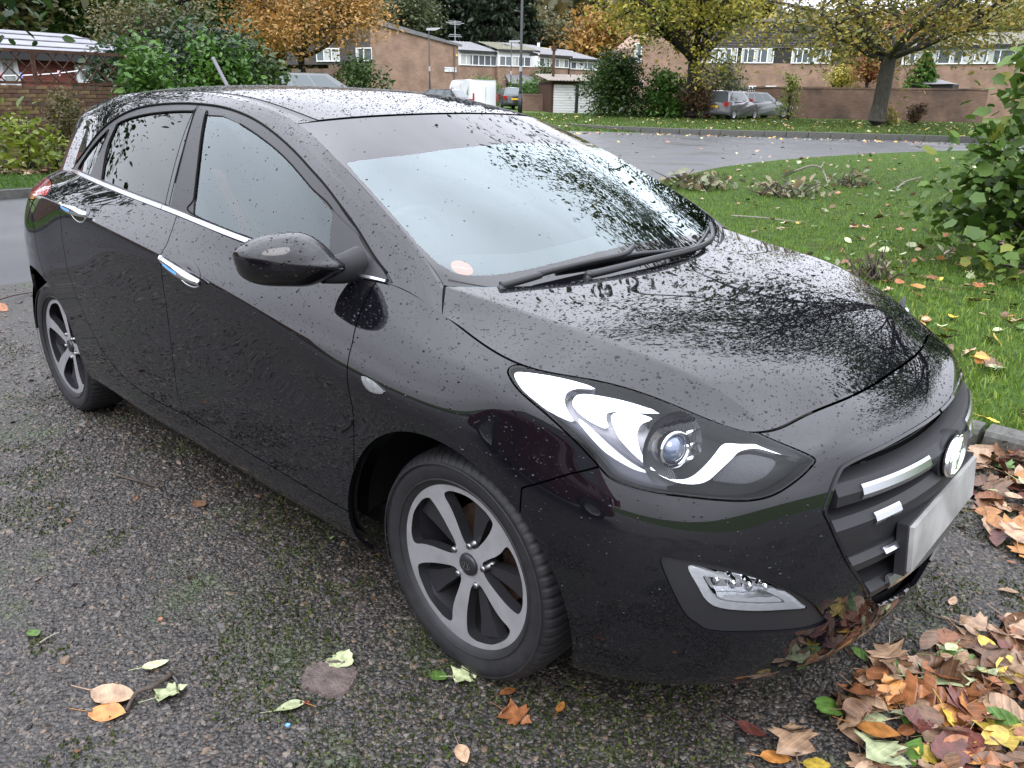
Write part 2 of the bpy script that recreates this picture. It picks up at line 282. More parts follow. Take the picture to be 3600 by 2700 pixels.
def catmull(P, n=6, closed=True):
    P = np.asarray(P, float); m = len(P); out = []
    for i in range(m if closed else m-1):
        p0, p1, p2, p3 = (P[(i-1) % m], P[i], P[(i+1) % m], P[(i+2) % m]) if closed else (P[max(i-1, 0)], P[i], P[i+1], P[min(i+2, m-1)])
        for t in np.linspace(0, 1, n, endpoint=False): out.append(.5*((2*p1)+(-p0+p2)*t+(2*p0-5*p1+4*p2-p3)*t*t+(-p0+3*p1-3*p2+p3)*t**3))
    if not closed: out.append(P[-1])
    return np.array(out)
def inside(poly, q):
    r = np.zeros(len(q), bool); x, y = q[:, 0], q[:, 1]
    for (x0, y0), (x1, y1) in zip(poly, np.roll(poly, -1, 0)):
        if y0 == y1: continue
        r ^= ((y0 > y) != (y1 > y)) & (x < (x1-x0)*(y-y0)/(y1-y0)+x0)
    return r
def field(S, X, poly, smooth=True):
    """signed 3-D distance (m, negative inside) to a closed outline given in u,v"""
    P = catmull(poly, 5) if smooth else np.array(poly, float); Q = []
    for a, b in zip(P, np.roll(P, -1, 0)):
        k = max(1, int(np.abs((b-a)*[5.3, 1.0]).max()/.02)); Q += [a+(b-a)*t for t in np.linspace(0, 1, k, endpoint=False)]
    Q = np.array(Q); ext = Q.copy(); L, N = sample(S, np.clip(Q[:, 0], -1, 1), Q[:, 1])
    # outline points beyond the sheet keep clear of it
    off = np.maximum(0, Q[:, 1]-1)+np.maximum(0, -Q[:, 1]); L = L+np.array([0, 0, 1.0])*(np.sign(Q[:, 1]-.5)*off*.6)[:, None]
    ins = inside(Q, X[:, 6:8]); d = np.full(len(X), .06); pts = X[:, :3]
    lo, hi = L.min(0)-.06, L.max(0)+.06; near = np.where(((pts > lo) & (pts < hi)).all(1))[0]
    if len(near):
        p = pts[near]; best = np.full(len(near), .06**2)
        for a, b in zip(L, np.roll(L, -1, 0)):
            ab = b-a; l2 = ab@ab+1e-12; t = np.clip(((p-a)@ab)/l2, 0, 1); e = p-(a+t[:, None]*ab); best = np.minimum(best, (e*e).sum(1))
        d[near] = np.sqrt(best)
    return np.where(ins, -d, d)
def rim_of(T):
    E = np.concatenate([T[:, [0, 1]], T[:, [1, 2]], T[:, [2, 0]]]); k = np.sort(E, 1); key = k[:, 0].astype(np.int64)*10**7+k[:, 1]
    u, idx, c = np.unique(key, return_index=True, return_counts=True); return E[idx[c == 1]]
def plate_mesh(name, X, T, off=0., depth=.012, flip=False):
    """surface piece with folded-in edges"""
    P = X[:, :3]+X[:, 3:6]*off; N = X[:, 3:6]; n = len(P); V = P; F = T; NN = N
    if depth:
        E = rim_of(T); ids, inv = np.unique(E, return_inverse=True); inv = inv.reshape(E.shape)
        top = P[ids]; bot = P[ids]-N[ids]*depth; m = len(ids); a, b = inv[:, 0], inv[:, 1]
        V = np.concatenate([P, top, bot]); fl = np.concatenate([np.stack([n+b, n+a, n+m+a], 1), np.stack([n+b, n+m+a, n+m+b], 1)]); F = np.concatenate([T, fl])
        fn = np.cross(V[fl[:, 1]]-V[fl[:, 0]], V[fl[:, 2]]-V[fl[:, 0]]); acc = np.zeros((len(V), 3))
        for k in range(3): np.add.at(acc, fl[:, k], fn)
        ln = np.linalg.norm(acc, axis=1, keepdims=True); acc = np.where(ln > 1e-12, acc/np.maximum(ln, 1e-12), [0, 0, 1.]); NN = acc; NN[:n] = N
    if flip: V = V*np.array([1, -1, 1.]); NN = NN*np.array([1, -1, 1.]); F = F[:, ::-1]
    return mesh(name, V, F, True, NN)
DROP_SRC = []
def emit(name, X, T, mat, parent, both=True, off=0., depth=.012, drops=0, label=None):
    o = obj(name, plate_mesh(name, X, T, off, depth), mat, parent); r = [o]
    if drops: DROP_SRC.append((X, T, off, drops, False))
    if both: r.append(obj(name, plate_mesh(name, X, T, off, depth, True), mat, parent))
    if label:
        for q in r: q['label'] = label
    return r
def whole(X, T):
    """join a centre-symmetric half with its mirror"""
    Y = X.copy(); Y[:, 1] *= -1; Y[:, 4] *= -1; Y[:, 6] *= -1; return np.concatenate([X, Y]), np.concatenate([T, T[:, ::-1]+len(X)])
# ---- car materials
M_PAINT = simple('black_paint', (.0035, .0035, .005), .4, 0, 0, 1.0)
M_TRIM = simple('satin_black_trim', (.012, .012, .014), .36, 0, .4)
M_PLASTIC = simple('dark_grey_plastic', (.016, .016, .018), .48, 0, .28, bump=.05, nscale=400)
M_MATT = simple('matt_black', (.006, .006, .006), .9, 0, .1)
M_CHROME = simple('chrome', (.86, .87, .9), .06, 1)
M_SATIN = simple('satin_chrome', (.50, .51, .54), .2, 1)
M_RUBBER = simple('tyre_rubber', (.014, .014, .016), .55, 0, .4, noise=.25, nscale=30)
M_ALLOY = simple('machined_alloy', (.40, .40, .42), .36, .6, noise=.12, nscale=18)
M_BOLT = simple('bolt_steel', (.25, .25, .26), .35, 1)
M_GUN = simple('gunmetal_alloy', (.035, .035, .04), .3, .5, .4)
M_DISC = simple('brake_disc', (.16, .10, .07), .45, .7, noise=.3, nscale=40)
M_GLASS = thin_glass('windscreen_glass', (.72, .82, .79), refl=(.86, .98, 1.0)); M_PRIV = thin_glass('privacy_glass', (.05, .055, .055), False, 0, 1.52); M_DOORG = thin_glass('door_glass', (.60, .70, .67), True, 0, 1.42, (.86, .96, .98)); M_CLEAR = thin_glass('lamp_lens', (.97, .98, .99), False, 0, 1.33)
M_FRIT = simple('black_glass_edge', (.004, .004, .005), .02, 0, .52, ior=1.52)
M_RED = simple('red_lens', (.42, .006, .008), .08, 0, .5, 1.0); M_WHITE = simple('number_plate_white', (.27, .27, .26), .35, 0, .5, noise=.4, nscale=7)
M_SEAT = simple('seat_fabric', (.03, .03, .032), .85, 0, .2, bump=.1, nscale=200); M_DASH = simple('dashboard_vinyl', (.022, .022, .024), .6, 0, .3)
M_BELT = simple('seat_belt_orange', (.42, .12, .06), .7); M_ORANGE = simple('sticker_orange', (.75, .22, .12), .5); M_LAMPW = simple('lamp_silver', (.72, .74, .78), .2, 1, bump=.10, nscale=90)
M_LAMPD = simple('lamp_facets', (.11, .11, .13), .3, .8)
def ribbed(m):
    nt = m.node_tree; b = nt.nodes['Principled BSDF']; w = nt.nodes.new('ShaderNodeTexWave'); w.inputs['Scale'].default_value = 70; w.bands_direction = 'Y'; t = nt.nodes.new('ShaderNodeTexCoord'); bp = nt.nodes.new('ShaderNodeBump'); bp.inputs['Strength'].default_value = .7; bp.inputs['Distance'].default_value = .004
    nt.links.new(t.outputs['Object'], w.inputs['Vector']); nt.links.new(w.outputs['Fac'], bp.inputs['Height']); nt.links.new(bp.outputs[0], b.inputs['Normal']); return m
M_DRL = simple('daytime_light_silver', (.55, .56, .58), .3, .25, .5, bump=.3, nscale=70); M_HOUSE = simple('lamp_housing_black', (.008, .008, .009), .45, 0, .15); M_GREYR = simple('lamp_ribbed_grey', (.10, .10, .11), .4, .5, .3); M_DROP = simple('water_drop', (.006, .006, .008), .02, 0, .6, ior=1.33)
ribbed(M_GREYR)
M_BLUEF = simple('blue_film', (.12, .36, .75), .25, 0, .5)
car = tag(empty('hatchback_car'), 'black hatchback covered in raindrops, parked in the foreground on the pebbled drive', 'car')
G = .0021
def fclip(S, X, T, poly, g, smooth=True):
    f = field(S, X, poly, smooth); return clip(X, T, f+g), clip(X, T, -f+g)
# ---- outlines on the lower body sheet (u from the nose round to the tail, v from sill up to hood edge / belt)
HL = [(.2271, .9698), (.2249, .957), (.2184, .9321), (.2053, .8925), (.1948, .8487), (.1862, .8026), (.1816, .7752), (.1742, .7615), (.1657, .7544), (.1544, .7529), (.1398, .7497), (.1276, .7520), (.1179, .7681), (.1064, .8098), (.0997, .8405), (.0962, .8582), (.0958, .8775), (.1024, .927), (.1102, .9772), (.118, 1.02), (.13, 1.05), (.16, 1.06), (.20, 1.04), (.222, 1.0), (.2265, .985)]
GRILLE = [(-.03, .852), (.0013, .852), (.0356, .850), (.0585, .8439), (.0729, .8374), (.0826, .8252), (.0865, .8074), (.0911, .7666), (.0957, .7096), (.0967, .6859), (.0949, .6545), (.0902, .5714), (.0813, .4484), (.0672, .3215), (.0555, .2557), (.0453, .2339), (.0169, .2), (-.03, .195)]
FOGB = [(.16, .5591), (.1565, .4765), (.1497, .3731), (.1434, .335), (.1383, .319), (.1191, .3057), (.0979, .2788), (.0875, .279), (.0906, .298), (.0991, .3655), (.112, .456), (.1277, .53), (.1423, .5572), (.1535, .5644)]
FOGL = [(.1498, .5383), (.1452, .4598), (.1418, .414), (.1367, .3877), (.1259, .3738), (.1123, .3584), (.0994, .3392), (.1026, .3649), (.1094, .42), (.1194, .4824), (.1295, .5169), (.1402, .5326)]
BUMP = [(-.05, -.05), (.214, -.05), (.214, .661), (.1956, .7556), (.1829, .8053), (.15, 1.06), (-.05, 1.06)]
FF = [(.334, 1.05), (.3315, .985), (.326, .92), (.3215, .86), (.3198, .75), (.3198, .61), (.3235, .395), (.3255, .205)]
FB = [(.5165, 1.05), (.5154, .997), (.5085, .87), (.5095, .76), (.512, .68), (.5146, .5576), (.5177, .412), (.519, .298), (.514, .2)]
FDOOR = FF+[(.354, .1985), (.39, .195), (.4287, .195), (.4713, .197)]+FB[::-1]
RDOOR = FB+[(.5454, .1906), (.5758, .1932), (.6017, .2082), (.6194, .2326), (.640, .30), (.656, .385), (.6689, .4696), (.6760, .5697), (.6745, .6712), (.6700, .80), (.6790, .90), (.6865, .998), (.689, 1.05)]
FEND = [(-.05, -.05)]+[(.3255, -.05)]+FF[::-1]+[(-.05, 1.05)]
RLAMP = [(.7135, .8307), (.7342, .8871), (.7712, .9098), (.81, .92), (.86, .92), (.87, .80), (.80, .785), (.7431, .792), (.7307, .8177)]
REPT = [(.3093, .7975), (.3067, .7726), (.302, .7603), (.2949, .7678), (.2924, .7814), (.2988, .7972), (.3049, .8019)]
RBUMP = [(.735, -.05), (.735, .60), (.742, .72), (.76, .78), (1.05, .78), (1.05, -.05)]
XA, TA = grid(A_S, 0, 1, 0, .9975)
HLp, (X, T) = fclip(A_S, XA, TA, HL, G); GRp, (X, T) = fclip(A_S, X, T, GRILLE, 0); FGp, (X, T) = fclip(A_S, X, T, FOGB, .0005)
def arch(X, xc, r): return np.where(np.abs(X[:, 1]) > .45, np.hypot(X[:, 0]-xc, X[:, 2]-.312)-r, 1)
for xc in (1.325, -1.325): X, T = clip(X, T, -arch(X, xc, .386))
shell = (X, T)
BMp, (X, T) = fclip(A_S, X, T, BUMP, G, False); RLp, (X, T) = fclip(A_S, X, T, RLAMP, G); RBp, (X, T) = fclip(A_S, X, T, RBUMP, G)
FDp, (X, T) = fclip(A_S, X, T, FDOOR, G, False); RDp, (X, T) = fclip(A_S, X, T, RDOOR, G, False)
FNp, (X, T) = fclip(A_S, X, T, FEND, 0, False); RPp, FNp = fclip(A_S, *FNp, REPT, .0005)
emit('bumper', *whole(*BMp), M_PAINT, car, False, drops=.35, label='black front bumper with leaf reflections')
emit('bumper', *whole(*RBp), M_PAINT, car, False); emit('fender', *FNp, M_PAINT, car, drops=.8); emit('side_panel', *(X, T), M_PAINT, car, drops=.35)
doors = emit('door', *FDp, M_PAINT, car, drops=.8)+emit('door', *RDp, M_PAINT, car, drops=.7)
emit('tail_lamp', *RLp, M_RED, car, drops=.5); emit('side_repeater', *RPp, M_LAMPW, car, off=.003)
emit('inner_shell', *shell, M_MATT, car, off=-.03, depth=0)
# lower lip of the front bumper catches the light: a raised lower blade
# ---- hood, windscreen, roof
Hm = emit('hood', *whole(*grid(H_S, 0, .9965, .006, .996)), M_PAINT, car, False, depth=.016, drops=1)
XD, TD = grid(D_S, 0, 1, 0, .992)
CLEARP = [(-.05, .768), (.0888, .7654), (.4469, .7477), (.7415, .7183), (.90, .684), (.972, .655), (.979, .60), (.982, .40), (.984, .24), (.965, .15), (.926, .104), (.883, .101), (.65, .132), (.5, .145), (.24, .160), (-.05, .168)]
GLp, FRp = fclip(D_S, XD, TD, CLEARP, 0, False)
ws = empty('windscreen', parent=car)
emit('glass_pane', *whole(*GLp), M_GLASS, ws, False, depth=0, drops=.02); emit('black_edge_band', *whole(*FRp), M_FRIT, ws, False, depth=.004, drops=.03)
XE, TE = grid(E_S, 0, .905, .006, 1); emit('roof', *whole(XE, TE), M_PAINT, car, False, drops=.9)
XE, TE = grid(E_S, .909, .945, .006, 1); emit('roof_moulding', XE, TE, M_TRIM, car, off=-.002)
XE, TE = grid(E_S, .948, 1, 0, 1); emit('roof_edge', XE, TE, M_PAINT, car, drops=.6)
# ---- side glass and pillars
DLO = [(.849, .028), (.8256, .1248), (.774, .2962), (.7279, .5137), (.6897, .6521), (.649, .7495), (.6047, .8115), (.5504, .852), (.5004, .8756), (.4737, .884), (.4166, .894), (.3564, .871), (.2936, .822), (.2292, .776), (.1715, .715), (.1146, .5507), (.0654, .1828), (.055, .028)]
RG = [(.6493, .046), (.6667, .2622), (.6731, .4034), (.671, .5513), (.6679, .6169), (.638, .6783), (.5922, .734), (.5376, .7766), (.481, .8089), (.472, .80), (.4596, .5098), (.4493, .2213), (.441, .046)]
QG = [(.794, .046), (.7914, .0878), (.7615, .2346), (.7072, .486), (.692, .5322), (.6966, .2895), (.7013, .046)]
FG = [(.44, .80), (.4466, .8114), (.4192, .4581), (.397, .1657), (.386, .046), (.20, .046), (.128, .046), (.1322, .1381), (.1567, .5653), (.2073, .6437), (.2585, .7053), (.3211, .7553), (.3705, .7976), (.4115, .8211)]
XC, TC = grid(C_S)
DLp, (X, T) = fclip(C_S, XC, TC, DLO, .001, False)
emit('pillar', X, T, M_PAINT, car, drops=.8)
for poly, m, nm in ((RG, M_PRIV, 'tinted rear door glass'), (QG, M_PRIV, None), (FG, M_DOORG, None)):
    g, DLp = fclip(C_S, *DLp, poly, 0, False); emit('window_glass', *g, m, car, off=-.006, depth=0, drops=.12, label=nm)
emit('window_frame', *DLp, M_TRIM, car, off=-.002, depth=.014, drops=.1)
SAIL = [(.1322, .05), (.1567, .55), (.165, .60), (.115, .52), (.070, .20), (.060, .05)]
X, T = clip(*grid(C_S), field(C_S, grid(C_S)[0], SAIL, False)); emit('mirror_sail', X, T, M_TRIM, car, off=.004, depth=.008)
def strip(S, line, half, off, name, mat, n=60, closed=False, sides=(1, -1), prof=((-1, 0), (-.7, 1), (.7, 1), (1, 0)), h=.004, parent=None):
    """moulded strip following a line of u,v on a sheet; prof = (across, out) of the cross-section"""
    L = catmull(line, 8, False); P, N = sample(S, L[:, 0], L[:, 1]); t = np.gradient(P, axis=0); t /= np.linalg.norm(t, axis=1, keepdims=True); b = np.cross(N, t); half = np.interp(np.linspace(0, 1, len(P)), np.linspace(0, 1, len(np.atleast_1d(half))), np.atleast_1d(half))
    out = []
    for sg in sides:
        V = []; k = len(prof)
        for i in range(len(P)):
            for a, o in prof: V.append((P[i]+b[i]*a*half[i]+N[i]*(off+o*h))*np.array([1, sg, 1]))
        F = [(i*k+j, i*k+j+1, (i+1)*k+j+1, (i+1)*k+j) for i in range(len(P)-1) for j in range(k-1)]+[tuple(range(k)), tuple((len(P)-1)*k+j for j in range(k))]
        if sg < 0: F = [f[::-1] for f in F]
        out.append(obj(name, mesh(name, V, F), mat, parent or car))
    return out
strip(C_S, [(.849, .012), (.80, .012), (.70, .012), (.6, .012), (.455, .012)], [.004, .010, .010, .010], .001, 'chrome_belt_strip', M_SATIN, h=.006)
strip(C_S, [(.4535, .012), (.4, .012), (.3, .012), (.2, .012), (.12, .013), (.062, .015)], [.010, .010, .010, .008, .004], .001, 'chrome_belt_strip', M_SATIN, h=.006)
# thin sealing gap lines round the door frames and B-pillar
strip(C_S, [(.452, .03), (.462, .3), (.470, .6), (.474, .885)], .0022, .0005, 'pillar_joint', M_MATT, h=.0008)
strip(C_S, [(.10, .30), (.0985, .18), (.098, .05)], .0022, .005, 'pillar_joint', M_MATT, h=.0008)
for poly in (DLO[1:-1],): strip(C_S, poly, .0035, .0, 'window_seal', M_MATT, h=.003)
for poly in (RG, FG, QG): strip(C_S, poly[:-1], .003, -.004, 'glass_seal', M_MATT, h=.004)
# ---- headlights
def uvpiece(poly, S=None, base=None, smooth=True):
    S = A_S if S is None else S; X, T = base if base is not None else (XA, TA); return clip(X, T, field(S, X, poly, smooth))
EYE = [(.1774, .928), (.1731, .944), (.1654, .9529), (.1585, .9514), (.1653, .927), (.169, .8948), (.1692, .8576), (.1667, .8253), (.1613, .8), (.1556, .7965), (.1508, .8082), (.1451, .8416), (.1383, .8876), (.1304, .942), (.1247, .9544), (.1133, .9644), (.1029, .9214), (.0977, .8833), (.107, .917), (.1158, .9471), (.1242, .9288), (.1306, .8882), (.1393, .8337), (.1444, .8021), (.1499, .788), (.1574, .789), (.1641, .8053), (.1694, .8296), (.1739, .8554), (.177, .8847)]
TIP = [(.2245, .9723), (.2201, .9883), (.2061, .9974), (.1922, .9949), (.1815, .9868), (.1907, .9778), (.1957, .9623), (.1969, .9365), (.1956, .9113), (.1934, .8892), (.1989, .8916), (.2066, .9059), (.2161, .9343)]
IND = [(.1921, .9622), (.1877, .9747), (.1759, .9799), (.163, .9833), (.1513, .9835), (.165, .9588), (.1763, .9451), (.1796, .9287), (.1801, .8973), (.1842, .8986), (.1888, .9098), (.1917, .9241), (.1935, .9408)]
RIB = [(.1246, .9226), (.1164, .9368), (.1087, .9028), (.1144, .8474), (.1206, .8175), (.1277, .8003), (.1378, .8015), (.1425, .8063), (.1372, .8398), (.1309, .8829)]
STRP = [(.192, .9019), (.1875, .8874), (.1819, .8585), (.1767, .8349), (.1714, .8165), (.1667, .8047), (.1715, .8052), (.1781, .819), (.1835, .8358), (.1881, .8629), (.1911, .8857)]
Pp, Np = sample(A_S, .1558, .883); PRC = Pp-Np*.02
for sg in (1, -1):
    hl = empty('headlight', parent=car); fl = sg < 0; ms = np.array([1, sg, 1])
    def piece(name, XT, mat, off, depth): return obj(name, plate_mesh(name, XT[0], XT[1], off, depth, fl), mat, hl)
    piece('lens', HLp, M_CLEAR, .001, 0); piece('housing', clip(*HLp, HLp[0][:, 6]-.160), M_HOUSE, -.055, 0); piece('rear_reflector', clip(*HLp, .160-HLp[0][:, 6]), M_LAMPD, -.05, 0)
    fr_ = field(A_S, HLp[0], HL); piece('lens_frame', clip(*HLp, -(fr_+.006)), M_HOUSE, .0005, .03)
    piece('reflector_tip', uvpiece(TIP, base=HLp), M_LAMPW, -.010, .03); piece('indicator_reflector', uvpiece(IND, base=HLp), M_LAMPW, -.022, .03)
    piece('bright_surround', uvpiece(EYE, base=HLp), M_CHROME, -.014, .035); piece('ribbed_panel', uvpiece(RIB, base=HLp), M_GREYR, -.03, .02); piece('silver_strip', uvpiece(STRP, base=HLp), M_LAMPW, -.012, .03)
    # projector: bowl, chrome ring, glass ball, facing forward
    axv = np.array([.93, -.30, .12]); axv /= np.linalg.norm(axv); a1 = np.cross(axv, [0, 0, 1.]); a1 /= np.linalg.norm(a1); a2 = np.cross(a1, axv)
    def turned(name, prof, mat, n=40):
        V = [(PRC+axv*h+r*(math.cos(2*math.pi*k/n)*a1+math.sin(2*math.pi*k/n)*a2))*ms for r, h in prof for k in range(n)]
        F = [(i*n+k, i*n+(k+1) % n, (i+1)*n+(k+1) % n, (i+1)*n+k) for i in range(len(prof)-1) for k in range(n)]
        if fl: F = [f[::-1] for f in F]
        return obj(name, mesh(name, V, F, True), mat, hl)
    turned('projector_bowl', [(.078, .005), (.07, -.004), (.05, -.014), (.034, -.02)], M_GREYR); turned('projector_ring', [(.030, -.02), (.036, -.005), (.040, .012), (.037, .016), (.031, .012), (.030, .0)], M_CHROME)
    turned('projector_lens', [(.030, .002), (.026, .012), (.018, .019), (.009, .023), (.0005, .0245)], simple('projector_glass', (.10, .13, .2), .03, .3, .8, 1.0)) if sg == 1 else turned('projector_lens', [(.030, .002), (.026, .012), (.018, .019), (.009, .023), (.0005, .0245)], bpy.data.materials['projector_glass'])
    mb = MB()
    for dz in (.028, 0, -.028): mb.tube([(PRC+a2*dz+a1*(-.030)+axv*.010)*ms, (PRC+a2*dz-a1*.075+axv*.0)*ms], .0055, 8)
    mb.build('chrome_fins', M_CHROME, hl, True)
    # fog / daytime lamp cluster
    fg = empty('fog_lamp', parent=car)
    def fpiece(name, XT, mat, off, depth): return obj(name, plate_mesh(name, XT[0], XT[1], off, depth, fl), mat, fg)
    li, lo_ = fclip(A_S, *FGp, FOGL, .0005)
    fpiece('bezel', lo_, M_PLASTIC, -.008, .03); fpiece('lens', li, M_CLEAR, -.006, 0); fpiece('reflector', li, M_CHROME, -.035, 0)
    band = clip(*li, -(field(A_S, li[0], FOGL)+.019)); sel = band[0][:, 7] < .60
    low = clip(*band, np.where(band[0][:, 7] < .40+(band[0][:, 6]-.10)*2.9, -.01, .01)); fpiece('daytime_light_row', low, M_DRL, -.012, .012)
    inn = clip(*li, field(A_S, li[0], FOGL)+.021); fpiece('silver_shelf', clip(*inn, np.where(inn[0][:, 7] < .405+(inn[0][:, 6]-.1)*.6, -.01, .01)), M_DRL, -.014, .02)
    Pb, Nb = sample(A_S, .140, .475); mb = MB()
    for k in range(4):
        q, nn = sample(A_S, .1385-.0065*k, .487-.011*k); mb.lathe([(.0005, .010), (.007, .008), (.011, .0), (.011, -.01)], 12, (0, 0, 0), 0)
        b = len(mb.v)-48
        for i in range(b, len(mb.v)):
            v = np.array(mb.v[i]); mb.v[i] = tuple((q-nn*.020+nn*v[0]+np.array([0, 0, 1.])*v[2]*1.35+np.cross(nn, [0, 0, 1.])*v[1]*.8)*ms)
    mb.build('bulb_shade', M_CHROME, fg, True)
# ---- grille
gr = empty('grille', parent=car)
emit('mesh_back', *whole(*GRp), M_MATT, gr, False, off=-.06, depth=0)
def sweep(name, u0, u1, vf, prof, mat, parent, n=40, both=False):
    """bar across the grille following the nose; prof = (out, up) polygon, u0..u1 along the nose"""
    us = np.linspace(u0, u1, n); P, N = sample(A_S, us, np.array([vf(abs(u)) for u in us])); V = []; k = len(prof)
    N = N.copy(); N[:, 2] = 0; N /= np.linalg.norm(N, axis=1, keepdims=True)
    for i in range(n):
        for o, z in prof: V.append(P[i]+N[i]*o+np.array([0, 0, z]))
    F = [(i*k+j, i*k+(j+1) % k, (i+1)*k+(j+1) % k, (i+1)*k+j) for i in range(n-1) for j in range(k)]+[tuple(range(k)), tuple((n-1)*k+j for j in range(k))[::-1]]
    r = [obj(name, mesh(name, V, F), mat, parent)]
    if both: V2 = [(x, -y, z) for x, y, z in V]; r.append(obj(name, mesh(name, V2, [f[::-1] for f in F]), mat, parent))
    return r
v1 = lambda u: .712; v2 = lambda u: .612; v3 = lambda u: .46; v4 = lambda u: .325-.6*max(0, u-.05)*0
sweep('grille_bar', -.091, .091, v1, [(-.05, .040), (-.012, .034), (.004, .012), (.004, -.012), (-.012, -.022), (-.05, -.03)], M_PLASTIC, gr)
sweep('grille_bar', -.0925, .0925, v2, [(-.05, .030), (-.012, .022), (.004, .004), (.002, -.016), (-.016, -.12), (-.05, -.12)], M_PLASTIC, gr)
sweep('grille_bar', -.0825, .0825, v3, [(-.05, .020), (-.014, .014), (.000, .002), (-.004, -.02), (-.05, -.03)], M_PLASTIC, gr)
sweep('grille_bar', -.066, .066, v4, [(-.05, .020), (-.012, .014), (.006, .0), (.0, -.022), (-.05, -.03)], M_PLASTIC, gr)
ch = [(.000, .026), (.0055, .020), (.0115, .006), (.0085, -.006), (.002, -.004), (-.004, .02)]
sweep('chrome_grille_strip', .028, .0785, v1, ch, M_SATIN, gr, both=True); sweep('chrome_grille_strip', .0535, .0715, v2, [(o, z*.8-.004) for o, z in ch], M_SATIN, gr, 16, True)
sweep('chrome_grille_strip', .0515, .062, v3, [(o-.004, z*.5) for o, z in ch], M_SATIN, gr, 10, True); sweep('chrome_grille_strip', -.0545, .0545, v4, [(o+.004, z*1.05-.004) for o, z in ch], M_SATIN, gr, 50)
# zig-zag mesh wires between the bars
for va in (.80, .665):
    mb = MB()
    for lv, ph in ((0, 0), (.022, 1)):
        us = np.linspace(-.085, .085, 61); pts = []
        for i, u in enumerate(us):
            P, N = sample(A_S, u, va-lv*.7+(.010 if (i+ph) % 4 in (0, 1) else -.010)); pts.append(P-N*.034)
        mb.tube(pts, .0016, 5)
    for lv in (.03, -.03): mb.tube([sample(A_S, u, va+lv)[0]-sample(A_S, u, va+lv)[1]*.036 for u in np.linspace(-.085, .085, 31)], .0015, 5)
    mb.build('mesh_wire', M_PLASTIC, gr, True)
# frame lip round the opening
strip(A_S, GRILLE[1:-1], .005, -.002, 'grille_surround', M_PAINT, h=.006, parent=gr)
# ---- emblem and number plate
em = empty('emblem', (2.186, 0, .645), parent=car); em.rotation_euler = (0, R(-5), 0)
EW, EH = .084, .050
mb = MB(); mb.add([(x, y*EW*1.1, z*EH*1.12) for x in (-.05, .004) for y, z in [(math.cos(t), math.sin(t)) for t in np.linspace(0, 2*math.pi, 32, endpoint=False)]], [(k, (k+1) % 32, 32+(k+1) % 32, 32+k) for k in range(32)]+[tuple(range(32, 64))]); mb.build('plinth', M_PLASTIC, em)
ring = MB(); n = 48; V = []
for k in range(n):
    t = 2*math.pi*k/n
    for j in range(8):
        a = 2*math.pi*j/8; rr = 1-.10+.10*math.cos(a); V.append((.016+.008*math.sin(a), EW*rr*math.cos(t), EH*rr*math.sin(t)))
ring.add(V, [(k*8+j, k*8+(j+1) % 8, ((k+1) % n)*8+(j+1) % 8, ((k+1) % n)*8+j) for k in range(n) for j in range(8)]); ring.build('oval_ring', M_CHROME, em, True)
dish = MB(); V = [(.014, 0, 0)]+[(.010-.0*s, EW*.86*s*math.cos(t), EH*.86*s*math.sin(t)) for s in (.5, 1) for t in np.linspace(0, 2*math.pi, 24, endpoint=False)]
dish.add(V, [(0, 1+k, 1+(k+1) % 24) for k in range(24)]+[(1+k, 25+k, 25+(k+1) % 24, 1+(k+1) % 24) for k in range(24)]); dish.build('backing', M_FRIT, em, True)
def stroke(pts, wid):
    mb = MB(); L = catmull([(p[0], p[1]) for p in pts], 6, False); wd = np.interp(np.linspace(0, 1, len(L)), np.linspace(0, 1, len(wid)), wid); V = []
    for i, (y, z) in enumerate(L):
        t = L[min(i+1, len(L)-1)]-L[max(i-1, 0)]; t /= np.linalg.norm(t); nx, nz = -t[1], t[0]; w = wd[i]
        for a, x in ((-1, .010), (-.3, .021), (.3, .021), (1, .010)): V.append((x, y+nx*w*a, z+nz*w*a))
    m = len(L); mb.add(V, [(i*4+j, i*4+j+1, (i+1)*4+j+1, (i+1)*4+j) for i in range(m-1) for j in range(3)]); return mb
stroke([(-.040, -.034), (-.036, -.008), (-.024, .018), (-.012, .043)], [.003, .009, .009, .003]).build('slanted_h_stroke', M_CHROME, em, True)
stroke([(.040, .034), (.036, .008), (.024, -.018), (.012, -.043)], [.004, .012, .012, .004]).build('slanted_h_stroke', M_CHROME, em, True)
stroke([(-.030, -.002), (0, .006), (.030, .002)], [.008, .005, .008]).build('slanted_h_stroke', M_CHROME, em, True)
pl = empty('number_plate', (2.207, 0, .50), parent=car); pl.rotation_euler = (0, R(-6), 0)
MB().box((-.006, -.26, -.0555), (.004, .26, .0555)).build('plate_sheet', M_WHITE, pl); MB().box((-.03, -.27, -.063), (-.0065, .27, .063)).build('plate_backing', M_PLASTIC, pl)
